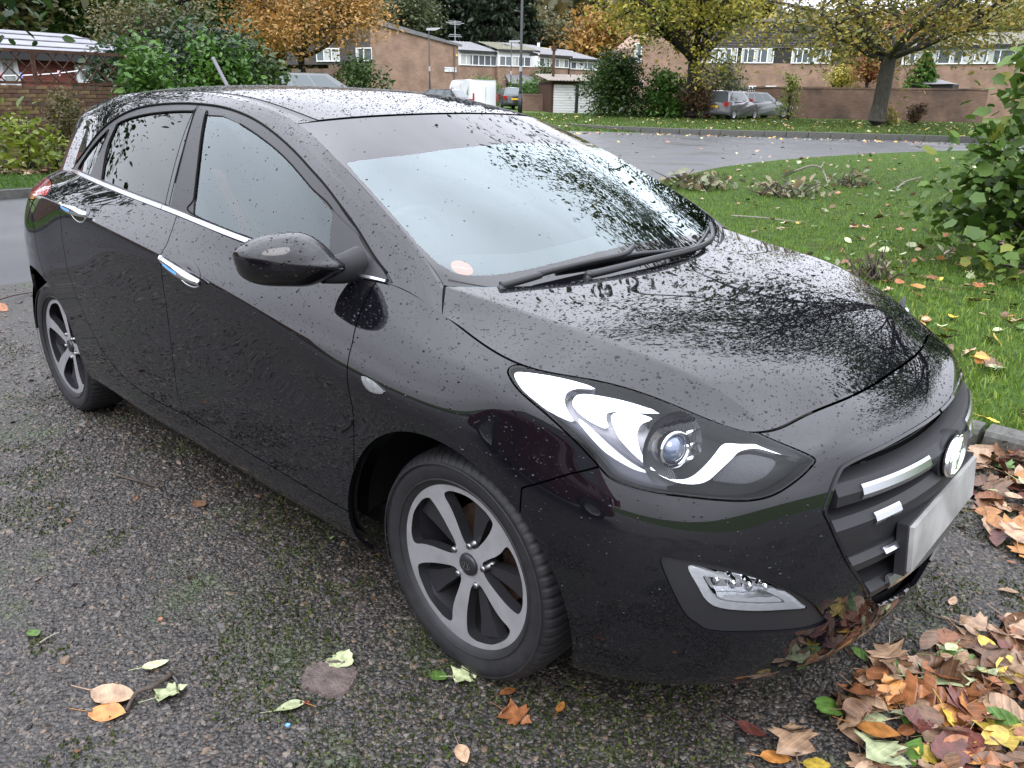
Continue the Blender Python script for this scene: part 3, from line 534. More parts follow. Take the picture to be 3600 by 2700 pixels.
# ---- wheels
WIN = [(.056, 24), (.062, 17), (.075, 12), (.10, 9), (.13, 7.5), (.16, 7.5), (.185, 8.5), (.197, 10), (.203, 14), (.2065, 21), (.209, 36), (.2065, 51), (.203, 58), (.197, 62), (.185, 62.5), (.16, 60), (.13, 58), (.10, 57), (.075, 55), (.062, 52), (.056, 45), (.054, 36)]
def wheel_parts():
    W = empty('wheel'); n = 420; mb = MB()
    prof = [(.222, -.088), (.232, -.098), (.262, -.108), (.285, -.106), (.299, -.097), (.306, -.086), (.3105, -.07), (.313, -.03), (.313, .03), (.3105, .07), (.306, .086), (.299, .097), (.262, .106), (.222, .09)]
    V = []
    for j, (r, h) in enumerate(prof):
        for k in range(n):
            rr, hh = r, h
            if 4 <= j <= 10 and k % 6 == 0: rr -= .003 if j in (4, 10) else .006
            t = 2*math.pi*(k+(1.9*(h+.1)*10 if 4 <= j <= 10 else 0))/n; V.append((rr*math.cos(t), hh, rr*math.sin(t)))
    m = len(prof); F = [(i*n+k, i*n+(k+1) % n, (i+1)*n+(k+1) % n, (i+1)*n+k) for i in range(m-1) for k in range(n)]
    t_ = obj('tyre', mesh('tyre', V, F, True), M_RUBBER, W)
    mb = MB()
    for r in (.240, .286): mb.lathe([(r-.003, -.1005-(r-.232)*.25), (r, -.1040-(r-.232)*.20), (r+.003, -.1005-(r-.232)*.22)], 96)
    mb.build('sidewall_rib', M_RUBBER, t_, True)
    # face disc with five cut windows (y = -outboard)
    nr, na = 34, 361; rs = np.linspace(.030, .2225, nr); th = np.linspace(0, 2*math.pi, na); RR, TT = np.meshgrid(rs, th)
    hgt = lambda r: -.085+.020*np.clip((.2-r)/.17, 0, 1)**1.2-.004*np.clip((r-.2)/.02, 0, 1)
    X = np.zeros((nr*na, 8)); X[:, 0] = (RR*np.cos(TT)).ravel(); X[:, 2] = (RR*np.sin(TT)).ravel(); X[:, 1] = hgt(RR).ravel(); X[:, 4] = -1; X[:, 6] = RR.ravel(); X[:, 7] = TT.ravel()
    i = (np.arange(na-1)[:, None]*nr+np.arange(nr-1)[None]).ravel(); T = np.concatenate([np.stack([i, i+nr, i+nr+1], 1), np.stack([i, i+nr+1, i+1], 1)])
    q = X[T, :3]; fn = np.cross(q[:, 1]-q[:, 0], q[:, 2]-q[:, 0])
    if fn[:, 1].mean() > 0: T = T[:, ::-1]
    pl_ = catmull([(r*math.cos(R(a)), r*math.sin(R(a))) for r, a in WIN], 6); d = np.full(len(X), .05)
    for s in range(5):
        ang = R(49+72*s); ca, sa = math.cos(-ang), math.sin(-ang); p = np.stack([X[:, 0]*ca-X[:, 2]*sa, X[:, 0]*sa+X[:, 2]*ca], 1); best = np.full(len(X), 1.)
        for a, b in zip(pl_, np.roll(pl_, -1, 0)):
            ab = b-a; t = np.clip(((p-a)@ab)/(ab@ab+1e-12), 0, 1); e = p-(a+t[:, None]*ab); best = np.minimum(best, np.sqrt((e*e).sum(1)))
        sgn = np.where(inside(pl_, p), 1, -1); d = np.where(sgn > 0, np.minimum(np.where(d > 0, 9, d), best)*1.0, np.where(d < .049, np.minimum(np.abs(d), best)*np.sign(d), best*-1)) if s == 0 else np.where(sgn > 0, best, np.where(d > 0, d, -np.minimum(-d, best)))
    Xf, Tf = clip(X, T, d)
    obj('spoke_face', plate_mesh('spoke_face', Xf, Tf, 0, 0), M_ALLOY, W)
    obj('spoke_wall', plate_mesh('spoke_wall', Xf, Tf, -.0006, .030), M_GUN, W)
    mb = MB()
    for s in range(5):
        a = R(49+72*s)
        def pt(r, dg, h): return (r*math.cos(a+R(dg)), h, r*math.sin(a+R(dg)))
        Q = [(.05, 20, 44), (.10, 18, 40), (.15, 17, 38), (.206, 14, 38)]; V = []
        for r, d0, d1 in Q:
            hh = hgt(r)+.016+.010*(r-.05)/.15
            V += [pt(r, d0, hh+.025), pt(r, d0+2, hh), pt(r, d1-2, hh), pt(r, d1, hh+.025)]
        mb.add(V, [(i*4+j, (i+1)*4+j, (i+1)*4+j+1, i*4+j+1) for i in range(3) for j in range(3)])
    mb.build('recessed_spoke', M_GUN, W)
    MB().lathe([(.2225, -.089), (.216, -.082), (.207, -.06), (.198, .0), (.198, .08)], 72).build('barrel', M_GUN, W, True)
    MB().lathe([(.05, .01), (.14, .01), (.14, .03), (.05, .03)], 48).build('brake_disc', M_DISC, W)
    MB().lathe([(.031, -.062), (.031, -.070), (.028, -.074), (.015, -.0765), (.0005, -.077)], 32).build('hub_cap', M_GUN, W, True)
    # emblem on cap: oval ring
    e = MB(); V = []
    for k in range(24):
        t = 2*math.pi*k/24
        for s in (.80, 1.0): V.append((.016*s*math.cos(t), -.0785, .0105*s*math.sin(t)))
    e.add(V, [(2*k, 2*k+1, 2*((k+1) % 24)+1, 2*((k+1) % 24)) for k in range(24)]); e.add([(-.009, -.0786, -.006), (-.005, -.0786, -.006), (-.001, -.0786, .007), (-.005, -.0786, .007), (.005, -.0786, -.007), (.009, -.0786, -.007), (.009, -.0786, .006), (.004, -.0786, .006)], [(0, 1, 2, 3), (4, 5, 6, 7)]); e.build('cap_badge', M_SATIN, W)
    for s in range(5):
        a = R(49+72*s+36); MB().lathe([(.0005, -.075), (.007, -.075), (.009, -.071), (.009, -.05), (.015, -.048), (.015, -.03)], 12, (.057*math.cos(a), 0, .057*math.sin(a))).build('wheel_bolt', M_BOLT, W, True)
    # brake caliper
    return W
w0 = wheel_parts(); w0.parent = car; w0.location = (1.325, -.712, .3095); w0.rotation_euler = (0, 0, R(-1))
w1 = copy_tree(w0, car); w1.location = (-1.325, -.712, .3095); w1.rotation_euler = (0, R(-33), 0)
for x in (1.325, -1.325): w = copy_tree(w0, car); w.location = (x, .712, .3095); w.rotation_euler = (0, 0, math.pi)
for x in (1.325, -1.325):
    for sg in (-1, 1):
        mb = MB(); V = []; n = 40
        for k in range(n):
            t = R(1)+(math.pi-R(2))*k/(n-1)
            for r, y in ((.387, .80), (.392, .79), (.41, .72), (.41, .45), (.10, .45)): V.append((x+r*math.cos(t), sg*y, .312+r*math.sin(t)))
        mb.add(V, [(k*5+j, k*5+j+1, (k+1)*5+j+1, (k+1)*5+j) for k in range(n-1) for j in range(4)]); mb.build('wheel_arch_liner', M_MATT, car, True)
MB().box((-1.95, -.70, .21), (1.75, .70, .26)).build('floor_pan', M_MATT, car)
# ---- door mirrors
MIR = np.array([(.758, -1.037, 1.069), (.773, -1.019, 1.089), (.804, -.982, 1.108), (.846, -.931, 1.117), (.873, -.898, 1.112), (.897, -.869, 1.087), (.919, -.844, 1.051), (.931, -.829, 1.032), (.924, -.837, 1.014), (.879, -.892, .983), (.839, -.94, .98), (.797, -.99, .985), (.771, -1.022, 1.003), (.761, -1.034, 1.031)])
MO = catmull(MIR, 5); mc = np.array([.838, -.94, 1.045]); fwd = np.array([.77, -.64, .10]); fwd /= np.linalg.norm(fwd)
V = []; rings = []
for s, dpt in ((.02, .074), (.25, .072), (.45, .066), (.63, .056), (.78, .043), (.89, .028), (.96, .014), (1.0, 0), (1.0, -.02), (.97, -.045), (.92, -.055), (.9, -.05)):
    rings.append([mc+(p-mc)*s+fwd*dpt for p in MO])
V = np.array(rings); nr, na = V.shape[:2]
for sg in (1, -1):
    ms = np.array([1, sg, 1]); dm = empty('door_mirror', parent=car)
    if sg < 0: dm.matrix_local = Matrix.Translation((.95, .80, 0)) @ Matrix.Rotation(R(82), 4, 'Z') @ Matrix.Translation((-.95, -.80, 0))
    # upper painted cap and dark lower case are divided along a swage line
    tz = lambda p: p[2]-(1.024+.030*((p[1]+.94)/.1)**2*(1 if p[1] < -.94 else -.2))
    up, lo_ = MB(), MB()
    for mbq, test in ((up, True), (lo_, False)):
        F = []
        for i in range(nr-1):
            for k in range(na):
                q = [(i, k), (i, (k+1) % na), (i+1, (k+1) % na), (i+1, k)]; c_ = np.mean([V[a] for a in q], 0)
                if (tz(c_) > 0 and i < 8) == test: F.append(tuple(a*na+b for a, b in q))
        mbq.add([tuple(p*ms) for p in V.reshape(-1, 3)], [f if sg > 0 else f[::-1] for f in F])
    o = up.build('cap', M_PAINT, dm, True); lo_.build('lower_case', M_PAINT, dm, True)
    for q in (o,):
        if sg > 0:
            Xm = np.zeros((na*nr, 8)); Xm[:, :3] = V.reshape(-1, 3); cc = Xm[:, :3]-(mc-fwd*.03); Xm[:, 3:6] = cc/np.linalg.norm(cc, axis=1, keepdims=True)
            Tm = np.array([(f[0], f[1], f[2]) for f in up.f]); Tm2 = np.array([(f[0], f[2], f[3]) for f in up.f]); DROP_SRC.append((Xm, np.concatenate([Tm, Tm2]), 0, 1.1, False))
    MB().add([tuple((mc+(p-mc)*.93-fwd*.05)*ms) for p in MO], [tuple(range(na)) if sg < 0 else tuple(range(na))[::-1]]).build('mirror_glass', M_CHROME, dm)
    # arm to the sail
    st = MB(); secs = []
    for c_, ry, rz in (((.89, -.872, 1.02), .018, .034), ((.905, -.848, 1.02), .022, .036), ((.915, -.822, 1.022), .026, .040), ((.92, -.78, 1.03), .03, .045)):
        secs += [tuple((np.array(c_)+np.array([ry*math.cos(t)*.9, ry*math.cos(t)*.45, rz*math.sin(t)]))*ms) for t in np.linspace(0, 2*math.pi, 16, endpoint=False)]
    st.add(secs, [(i*16+k, i*16+(k+1) % 16, (i+1)*16+(k+1) % 16, (i+1)*16+k) for i in range(3) for k in range(16)]); st.build('arm', M_TRIM, dm, True)
# ---- door handles
for (u0, va), (u1, vb) in (((.5017, .8157), (.4566, .8013)), ((.6606, .8268), (.6153, .8339))):
    for sg in (1, -1):
        ms = np.array([1, sg, 1]); h = empty('door_handle', parent=car); us = np.linspace(u0, u1, 14); vv = np.linspace(va, vb, 14); P, N = sample(A_S, us, vv); mb = MB(); V = []
        N = N*0+np.array([0, -1., .05]); out = .010+.022*np.sin(np.linspace(.15, math.pi-.15, 14))**.6
        for i in range(14):
            hz = .0185*min(1, .55+.45*math.sin(math.pi*i/13)); 
            for a, o in ((-1, -.006), (-.8, .004), (0, .008), (.8, .004), (1, -.006), (0, -.010)): V.append((P[i]+N[i]*(out[i]+o)+np.array([0, 0, a*hz+.004]))*ms)
        mb.add(V, [(i*6+j, i*6+(j+1) % 6, (i+1)*6+(j+1) % 6, (i+1)*6+j) for i in range(13) for j in range(6)]+[tuple(range(6)), tuple(13*6+j for j in range(6))]); mb.build('grip', M_CHROME, h, True)
        fm = MB(); V = []
        for i in range(3, 9):
            for a in (-.35, .35): V.append((P[i]+N[i]*(out[i]+.0085)+np.array([0, 0, a*.013+.004]))*ms)
        fm.add(V, [(2*i, 2*i+1, 2*i+3, 2*i+2) for i in range(5)]); fm.build('protective_film', M_BLUEF, h)
        # bowl behind the grip
        um, vm = (u0*.42+u1*.58), (va+vb)/2; V = []; nb = 28
        for s, dp in ((1.0, .0012), (.9, .0016), (.6, .002), (.02, .0022)):
            for k in range(nb):
                t = 2*math.pi*k/nb; p, nn = sample(A_S, um+.0155*s*math.cos(t), vm+.045*s*math.sin(t)); V.append((p+nn*dp)*ms)
        bw = MB(); bw.add(V, [(i*nb+k, i*nb+(k+1) % nb, (i+1)*nb+(k+1) % nb, (i+1)*nb+k) for i in range(3) for k in range(nb)]); bw.build('bowl', M_FRIT, h, True)
        rim = MB(); rim.tube([sample(A_S, um+.0155*math.cos(t), vm+.045*math.sin(t))[0]*ms for t in np.linspace(math.pi*1.05, math.pi*1.95, 16)], .0028, 6); rim.build('bowl_trim', M_CHROME, h, True)
# ---- wipers and cowl
def on_glass(L, off): P, N = sample(D_S, np.array([p[0] for p in L]), np.array([p[1] for p in L])); return P+N*np.array(off)[:, None]
for arm, blade in (([(.80, .030), (.7688, .0424), (.6233, .08), (.59, .0889), (.3764, .1044), (.1824, .1096), (.0895, .1293)], [(.4917, .1163), (.3129, .1151), (.0966, .1182), (-.1785, .0987), (-.41, .08)]),
                   ([(.4177, .0647), (.38, .0637), (.0356, .0748), (-.2987, .069), (-.5236, .0718), (-.6547, .0876), (-.7571, .118)], [(-.36, .079), (-.4321, .0862), (-.6316, .104), (-.8574, .1055)])):
    wp = empty('wiper', parent=car); a = catmull(on_glass(arm, np.linspace(.022, .030, len(arm))), 5, False); b = catmull(on_glass(blade, [.010]*len(blade)), 6, False)
    MB().tube(a, np.linspace(.0125, .0075, len(a)), 8).build('arm', M_TRIM, wp, True); MB().tube(b, .0065, 6).build('blade', M_TRIM, wp, True); MB().tube(b-np.array([0, 0, .006]), .003, 5).build('rubber_edge', M_MATT, wp, True)
    MB().lathe([(.0005, .016), (.009, .014), (.013, .006), (.014, -.03)], 16, tuple(a[0]-np.array([0, 0, .012])), 2).build('pivot_cap', M_TRIM, wp, True)
V = []; us = np.linspace(-1, 1, 61)
for u in us:
    p0, n0 = sample(H_S, u*.985, .985); p1, n1 = sample(D_S, u*.97, .05); V += [p0-n0*.022, (p0+p1)/2-np.array([0, 0, .03]), p1+n1*.002]
MB().add(V, [(i*3+j, i*3+j+1, (i+1)*3+j+1, (i+1)*3+j) for i in range(60) for j in range(2)]).build('cowl_panel', M_PLASTIC, car, True)
# ---- rear: tailgate sheet, spoiler, back glass
n = 13; V = []
for u in np.linspace(-1, 1, n):
    pe, _ = sample(E_S, u*.95, 1.0); ua = .90+.10*(1-abs(u)); pa, _ = sample(A_S, ua, .985); pa = pa*np.array([1, np.sign(-u)*np.sign(pa[1]) if u and pa[1] else 1, 1]) if u else pa*np.array([1, 0, 1])
    for t in np.linspace(0, 1, 7): q = pe+(pa-pe)*t; V.append((q[0]+.05-.02*math.sin(math.pi*t), q[1]*.93, q[2]-.01))
tg = MB().add(V, [(i*7+j, i*7+j+1, (i+1)*7+j+1, (i+1)*7+j) for i in range(n-1) for j in range(6)]).build('tailgate', M_PAINT, car, True)
V = []
for u in np.linspace(-1, 1, 17):
    pe, ne = sample(E_S, u*.93, .985); V += [pe+np.array([.05, 0, .004]), pe+np.array([-.05, 0, .008]), pe+np.array([-.15+.05*u*u, 0, -.008]), pe+np.array([-.145+.05*u*u, 0, -.03]), pe+np.array([-.02, 0, -.03])]
MB().add(V, [(i*5+j, i*5+j+1, (i+1)*5+j+1, (i+1)*5+j) for i in range(16) for j in range(4)]).build('spoiler', M_PAINT, car, True)
# ---- cabin
cb = empty('cabin', parent=car)
def cushion(name, c, hx, hy, hz, tilt, mat, parent, p=3.5):
    V = []; nu, nv = 20, 12
    for i in range(nv+1):
        a = -math.pi/2+math.pi*i/nv
        for k in range(nu):
            b = 2*math.pi*k/nu; f = lambda w: math.copysign(abs(w)**(2/p), w); x, y, z = hx*f(math.cos(a))*f(math.cos(b)), hy*f(math.cos(a))*f(math.sin(b)), hz*f(math.sin(a))
            V.append((c[0]+x*math.cos(tilt)+z*math.sin(tilt), c[1]+y, c[2]-x*math.sin(tilt)+z*math.cos(tilt)))
    return MB().add(V, [(i*nu+k, i*nu+(k+1) % nu, (i+1)*nu+(k+1) % nu, (i+1)*nu+k) for i in range(nv) for k in range(nu)]).build(name, mat, parent, True)
for y in (-.36, .36):
    st = empty('seat', parent=car)
    cushion('seat_cushion', (.10, y, .52), .26, .25, .10, R(-8), M_SEAT, st); cushion('backrest', (-.23, y, .80), .09, .25, .32, R(-18), M_SEAT, st); cushion('headrest', (-.36, y, 1.17), .05, .13, .09, R(-12), M_SEAT, st)
st = empty('seat', parent=car); cushion('seat_cushion', (-.75, 0, .52), .25, .60, .10, R(-6), M_SEAT, st); cushion('backrest', (-1.08, 0, .82), .09, .62, .30, R(-20), M_SEAT, st)
V = []
for y in np.linspace(-.70, .70, 15):
    h = .03*math.exp(-((y+.36)/.2)**2)
    for x, z in ((1.22, .93), (1.05, .955), (.86, .955+h), (.76, .93+h), (.72, .84), (.74, .60)): V.append((x-.10*(abs(y)/.7)**2, y, z))
MB().add(V, [(i*6+j, i*6+j+1, (i+1)*6+j+1, (i+1)*6+j) for i in range(14) for j in range(5)]).build('dashboard', M_DASH, car, True)
MB().box((-1.2, -.72, .28), (1.1, .72, .30)).build('cabin_floor', M_MATT, cb)
MB().tube([(.60+.06*math.sin(t), -.36+.185*math.cos(t), .93+.175*math.sin(t)) for t in np.linspace(0, 2*math.pi, 33)], .016, 8, False).tube([(.60, -.54, .93), (.64, -.36, .92), (.60, -.18, .93)], .02, 6).tube([(.64, -.36, .92), (.80, -.36, .86)], .03, 8).build('steering_wheel', M_DASH, car, True)
MB().tube([(-.02, -.62, 1.17), (-.08, -.50, 1.0), (-.10, -.36, .80)], .004, 4).add([(-.04, -.66, 1.20), (.01, -.645, 1.19), (-.06, -.42, .74), (-.12, -.44, .74)], [(0, 1, 2, 3)]).build('seat_belt', M_BELT, car)
MB().obox((.52, 0, 1.31), [(1, 0, 0), (0, 1, 0), (0, 0, 1)], (.012, .12, .032)).build('rear_view_mirror', M_TRIM, car)
# round orange sticker with a line of white lettering inside the screen
stk = empty('windscreen_sticker', parent=car); V = []; P0, N0 = sample(D_S, .868, .1465); Pu, _ = sample(D_S, .90, .1465); Pv, _ = sample(D_S, .868, .19); e1 = (Pu-P0)/np.linalg.norm(Pu-P0); e2 = np.cross(N0, e1)
V = [tuple(P0-N0*.004+.030*(math.cos(t)*e1+math.sin(t)*e2)) for t in np.linspace(0, 2*math.pi, 40, endpoint=False)]; MB().add(V, [tuple(range(40))]).build('sticker_disc', M_ORANGE, stk)
def text(name, body, size, M4, mat, parent=None, align='CENTER', ext=.0005, sx=1.0):
    cu = bpy.data.curves.new(name, 'FONT'); cu.body = body; cu.size = size; cu.extrude = ext; cu.align_x = align; cu.align_y = 'CENTER'; cu.resolution_u = 2
    t = bpy.data.objects.new(name, cu); COL.objects.link(t); dg = bpy.context.evaluated_depsgraph_get(); me = bpy.data.meshes.new_from_object(t.evaluated_get(dg)); bpy.data.objects.remove(t)
    me.name = name; me.transform(M4 @ Matrix.Diagonal((sx, 1, 1, 1))); me.materials.clear(); return obj(name, me, mat, parent)
def frame4(o, ex, ey): ex = Vector(ex).normalized(); ez = ex.cross(Vector(ey)).normalized(); ey = ez.cross(ex); return Matrix(((ex.x, ey.x, ez.x, o[0]), (ex.y, ey.y, ez.y, o[1]), (ex.z, ey.z, ez.z, o[2]), (0, 0, 0, 1)))
M_WTXT = simple('white_lettering', (.85, .85, .85), .5)
text('sticker_lettering', 'andsuchlike.com', .0075, frame4(P0-N0*.0034, -e1 if e1[1] < 0 else e1, np.cross(N0, -e1 if e1[1] < 0 else e1)), M_WTXT, stk, ext=.0001)
# roof aerial
ae = empty('aerial', parent=car); MB().tube([(-1.03, 0, 1.425), (-1.05, 0, 1.452), (-1.06, 0, 1.462)], [.03, .018, .012], 10).build('foot', M_TRIM, ae, True); MB().tube([np.array([-1.06, 0, 1.46])+np.array([-.112, 0, .128])*t for t in np.linspace(0, 1, 25)], [.0095 if k % 2 else .0082 for k in range(25)], 8).build('mast', simple('aerial_grey', (.10, .10, .11), .5), ae, True)
# ---- raindrops: thousands of small beads lying on paint and glass
rng = np.random.default_rng(7); DV = []; DF = []; base = 0
ang = np.linspace(0, 2*math.pi, 6, endpoint=False); ring6 = np.stack([np.cos(ang), np.sin(ang)], 1)
lf = np.array([(0, 1+k, 1+(k+1) % 6) for k in range(6)]+[(1+k, 7+k, 7+(k+1) % 6) for k in range(6)]+[(1+k, 7+(k+1) % 6, 1+(k+1) % 6) for k in range(6)])
for X, T, off, dens, fl in DROP_SRC:
    q = X[T][:, :, :3]; ar = np.linalg.norm(np.cross(q[:, 1]-q[:, 0], q[:, 2]-q[:, 0]), axis=1)/2; cen = q.mean(1); nz = X[T][:, :, 5].mean(1)
    w = ar*np.clip(.42+nz*.58, .06, 1)*(cen[:, 1] < .6)*(1-.75*np.clip((.62-cen[:, 2])/.25, 0, 1))
    n_ = int(w.sum()*14500*dens); 
    if n_ < 1: continue
    t = rng.choice(len(T), n_, p=w/w.sum()); a, b = rng.random(n_), rng.random(n_); m = a+b > 1; a[m], b[m] = 1-a[m], 1-b[m]
    Q = X[T[t]]; P = Q[:, 0, :6]+(Q[:, 1, :6]-Q[:, 0, :6])*a[:, None]+(Q[:, 2, :6]-Q[:, 0, :6])*b[:, None]; N = P[:, 3:]/np.linalg.norm(P[:, 3:], axis=1, keepdims=True); P = P[:, :3]+N*off
    e1 = np.cross(N, [1., 0, .2]); e1 /= (np.linalg.norm(e1, axis=1, keepdims=True)+1e-9); e2 = np.cross(N, e1)
    s = .00092*np.exp(rng.normal(0, .62, n_)); s = np.clip(s, .0005, .0038); el = 1+.5*rng.random(n_); hh = s*(.45+.25*rng.random(n_)); ro = rng.random(n_)*6.28
    jx = 1+.12*rng.normal(size=(n_, 6))
    d1 = np.cos(ro)[:, None]*e1+np.sin(ro)[:, None]*e2; d2 = -np.sin(ro)[:, None]*e1+np.cos(ro)[:, None]*e2
    V = np.empty((n_, 13, 3)); V[:, 0] = P+N*hh[:, None]
    for k in range(6):
        r1 = (s*jx[:, k])[:, None]; dv = d1*(ring6[k, 0]*el[:, None])+d2*ring6[k, 1]; V[:, 1+k] = P+N*(hh*.72)[:, None]+dv*r1*.66; V[:, 7+k] = P-N*.0001+dv*r1
    DV.append(V.reshape(-1, 3)); DF.append((lf[None]+(np.arange(n_)*13)[:, None, None]+base).reshape(-1, 3)); base += n_*13
tag(obj('raindrops', mesh('raindrops', np.concatenate(DV), np.concatenate(DF), True), M_DROP, car), kind='stuff')
# ================================================================== the place: ground, road, drive, lawn
rnd = random.Random(11); nrng = np.random.default_rng(5)
def ramp_mat(name, stops, scale=8, detail=8, rough=.8, spec=.3, bump=.3, bdist=.02, bscale=None, coord='Object', stretch=(1, 1, 1), wet=None, second=None):
    """noise-driven colour ramp with bump; second = (scale, lo, hi, colour) overlays patches"""
    m, nt, b = nmat(name); N = nt.nodes.new; L = nt.links.new; tcn = N('ShaderNodeTexCoord'); mp = N('ShaderNodeMapping'); mp.inputs['Scale'].default_value = stretch; L(tcn.outputs[coord], mp.inputs[0])
    t = N('ShaderNodeTexNoise'); t.inputs['Scale'].default_value = scale; t.inputs['Detail'].default_value = detail; t.inputs['Roughness'].default_value = .62; L(mp.outputs[0], t.inputs['Vector'])
    r = N('ShaderNodeValToRGB'); cr = r.color_ramp
    while len(cr.elements) < len(stops): cr.elements.new(.5)
    for e, (p, c) in zip(cr.elements, stops): e.position = p; e.color = (*c, 1)
    L(t.outputs['Fac'], r.inputs['Fac']); out = r.outputs['Color']
    if second:
        for sc, lo, hi, col in second:
            t2 = N('ShaderNodeTexNoise'); t2.inputs['Scale'].default_value = sc; t2.inputs['Detail'].default_value = 7; L(mp.outputs[0], t2.inputs['Vector']); mr = N('ShaderNodeMapRange'); mr.inputs['From Min'].default_value = lo; mr.inputs['From Max'].default_value = hi; L(t2.outputs['Fac'], mr.inputs['Value'])
            x = N('ShaderNodeMix'); x.data_type = 'RGBA'; L(mr.outputs[0], x.inputs['Factor']); L(out, x.inputs['A']); x.inputs['B'].default_value = (*col, 1); out = x.outputs['Result']
    L(out, b.inputs['Base Color']); b.inputs['Roughness'].default_value = rough; b.inputs['Specular IOR Level'].default_value = spec
    if wet:
        w = N('ShaderNodeTexNoise'); w.inputs['Scale'].default_value = wet[0]; L(mp.outputs[0], w.inputs['Vector']); mr = N('ShaderNodeMapRange'); mr.inputs['From Min'].default_value = .35; mr.inputs['From Max'].default_value = .65; mr.inputs['To Min'].default_value = wet[1]; mr.inputs['To Max'].default_value = wet[2]; L(w.outputs['Fac'], mr.inputs['Value']); L(mr.outputs[0], b.inputs['Roughness'])
    if bump:
        bp = N('ShaderNodeBump'); bp.inputs['Strength'].default_value = bump; bp.inputs['Distance'].default_value = bdist
        if bscale: t3 = N('ShaderNodeTexNoise'); t3.inputs['Scale'].default_value = bscale; t3.inputs['Detail'].default_value = 4; L(mp.outputs[0], t3.inputs['Vector']); L(t3.outputs['Fac'], bp.inputs['Height'])
        else: L(t.outputs['Fac'], bp.inputs['Height'])
        L(bp.outputs[0], b.inputs['Normal'])
    return m
def brick_mat(name, c1, c2, mortar, scale=1.0, stain=(.02, .02, .02), amt=.0, sscale=.35, bw=.225, bh=.075):
    m, nt, b = nmat(name); N = nt.nodes.new; L = nt.links.new; uv = N('ShaderNodeUVMap'); br = N('ShaderNodeTexBrick'); L(uv.outputs[0], br.inputs['Vector'])
    br.inputs['Color1'].default_value = (*c1, 1); br.inputs['Color2'].default_value = (*c2, 1); br.inputs['Mortar'].default_value = (*mortar, 1); br.inputs['Scale'].default_value = scale; br.inputs['Brick Width'].default_value = bw; br.inputs['Row Height'].default_value = bh; br.inputs['Mortar Size'].default_value = .006; br.inputs['Bias'].default_value = -.2
    t = N('ShaderNodeTexNoise'); t.inputs['Scale'].default_value = 1.1; t.inputs['Detail'].default_value = 9; L(uv.outputs[0], t.inputs['Vector']); mr = N('ShaderNodeMapRange'); mr.inputs['From Min'].default_value = .3; mr.inputs['From Max'].default_value = .7; mr.inputs['To Min'].default_value = .72; mr.inputs['To Max'].default_value = 1.2; L(t.outputs['Fac'], mr.inputs['Value'])
    x = N('ShaderNodeMix'); x.data_type = 'RGBA'; x.blend_type = 'MULTIPLY'; x.inputs['Factor'].default_value = 1; L(br.outputs['Color'], x.inputs['A']); L(mr.outputs[0], x.inputs['B']); out = x.outputs['Result']
    if amt:
        t2 = N('ShaderNodeTexNoise'); t2.inputs['Scale'].default_value = sscale; t2.inputs['Detail'].default_value = 6; L(uv.outputs[0], t2.inputs['Vector']); m2 = N('ShaderNodeMapRange'); m2.inputs['From Min'].default_value = .5; m2.inputs['From Max'].default_value = .66; m2.inputs['To Max'].default_value = amt; L(t2.outputs['Fac'], m2.inputs['Value'])
        y = N('ShaderNodeMix'); y.data_type = 'RGBA'; L(m2.outputs[0], y.inputs['Factor']); L(out, y.inputs['A']); y.inputs['B'].default_value = (*stain, 1); out = y.outputs['Result']
    L(out, b.inputs['Base Color']); b.inputs['Roughness'].default_value = .85; bp = N('ShaderNodeBump'); bp.inputs['Strength'].default_value = .5; bp.inputs['Distance'].default_value = .008; L(br.outputs['Fac'], bp.inputs['Height']); bp.invert = True; L(bp.outputs[0], b.inputs['Normal']); return m
def uv_plane(me, fn):
    l = me.uv_layers.new(name='UVMap'); co = [me.vertices[lp.vertex_index].co for lp in me.loops]
    for i, c in enumerate(co): l.data[i].uv = fn(c)
# ---- terrain: flat near the drive, a bank rising beyond the far kerb
def ground_z(x, y):
    d = math.hypot(x-CAM[0], y-CAM[1]); th = math.degrees(math.atan2(y-CAM[1], x-CAM[0])) % 360
    z = -.014
    if d > 38: z += min(.30, (d-38)*.06)+.013*max(0, d-43)
    if 138 < th < 158 and d > 24: z += min(1, (th-138)/6)*min(1, (158-th)/6)*min(.75, .05*(d-24))
    return z
V = [(CAM[0], CAM[1], -.014)]; rs = [3, 8, 14, 20, 25, 30, 34, 37, 38, 39, 40, 41.5, 43, 46, 50, 55, 60, 66, 75, 90, 120, 170, 260, 420]; na = 120
for r in rs:
    for k in range(na):
        t = 2*math.pi*k/na; x, y = CAM[0]+r*math.cos(t), CAM[1]+r*math.sin(t); V.append((x, y, ground_z(x, y)))
F = [(0, 1+k, 1+(k+1) % na) for k in range(na)]+[(1+i*na+k, 1+(i+1)*na+k, 1+(i+1)*na+(k+1) % na, 1+i*na+(k+1) % na) for i in range(len(rs)-1) for k in range(na)]
M_TURF = ramp_mat('far_turf', [(.2, (.030, .05, .012)), (.5, (.055, .10, .018)), (.8, (.085, .13, .03))], 3.0, 10, .9, .2, .4, .05, 14, second=[(.35, .58, .75, (.075, .07, .025))])
tag(obj('ground', mesh('ground', V, F, True), M_TURF), kind='structure')
def flat(name, pts, z, mat, kind='structure', fn=None):
    me = mesh(name, [(x, y, z) for x, y in pts], [tuple(range(len(pts)))]); o = obj(name, me, mat); tag(o, kind=kind); return o
def smooth2(pts, n=5, closed=False): return [tuple(p) for p in catmull(pts, n, closed)]
NEAR_EDGE = smooth2([(-4.42, 1.9), (-4.6, 4), (-5.1, 8), (-5.6, 11.5), (-6.3, 14.5), (-6.5, 18), (-6.1, 22.5), (-4.6, 28.0), (-1, 31.0), (5, 33.0), (20, 36), (45, 40)])
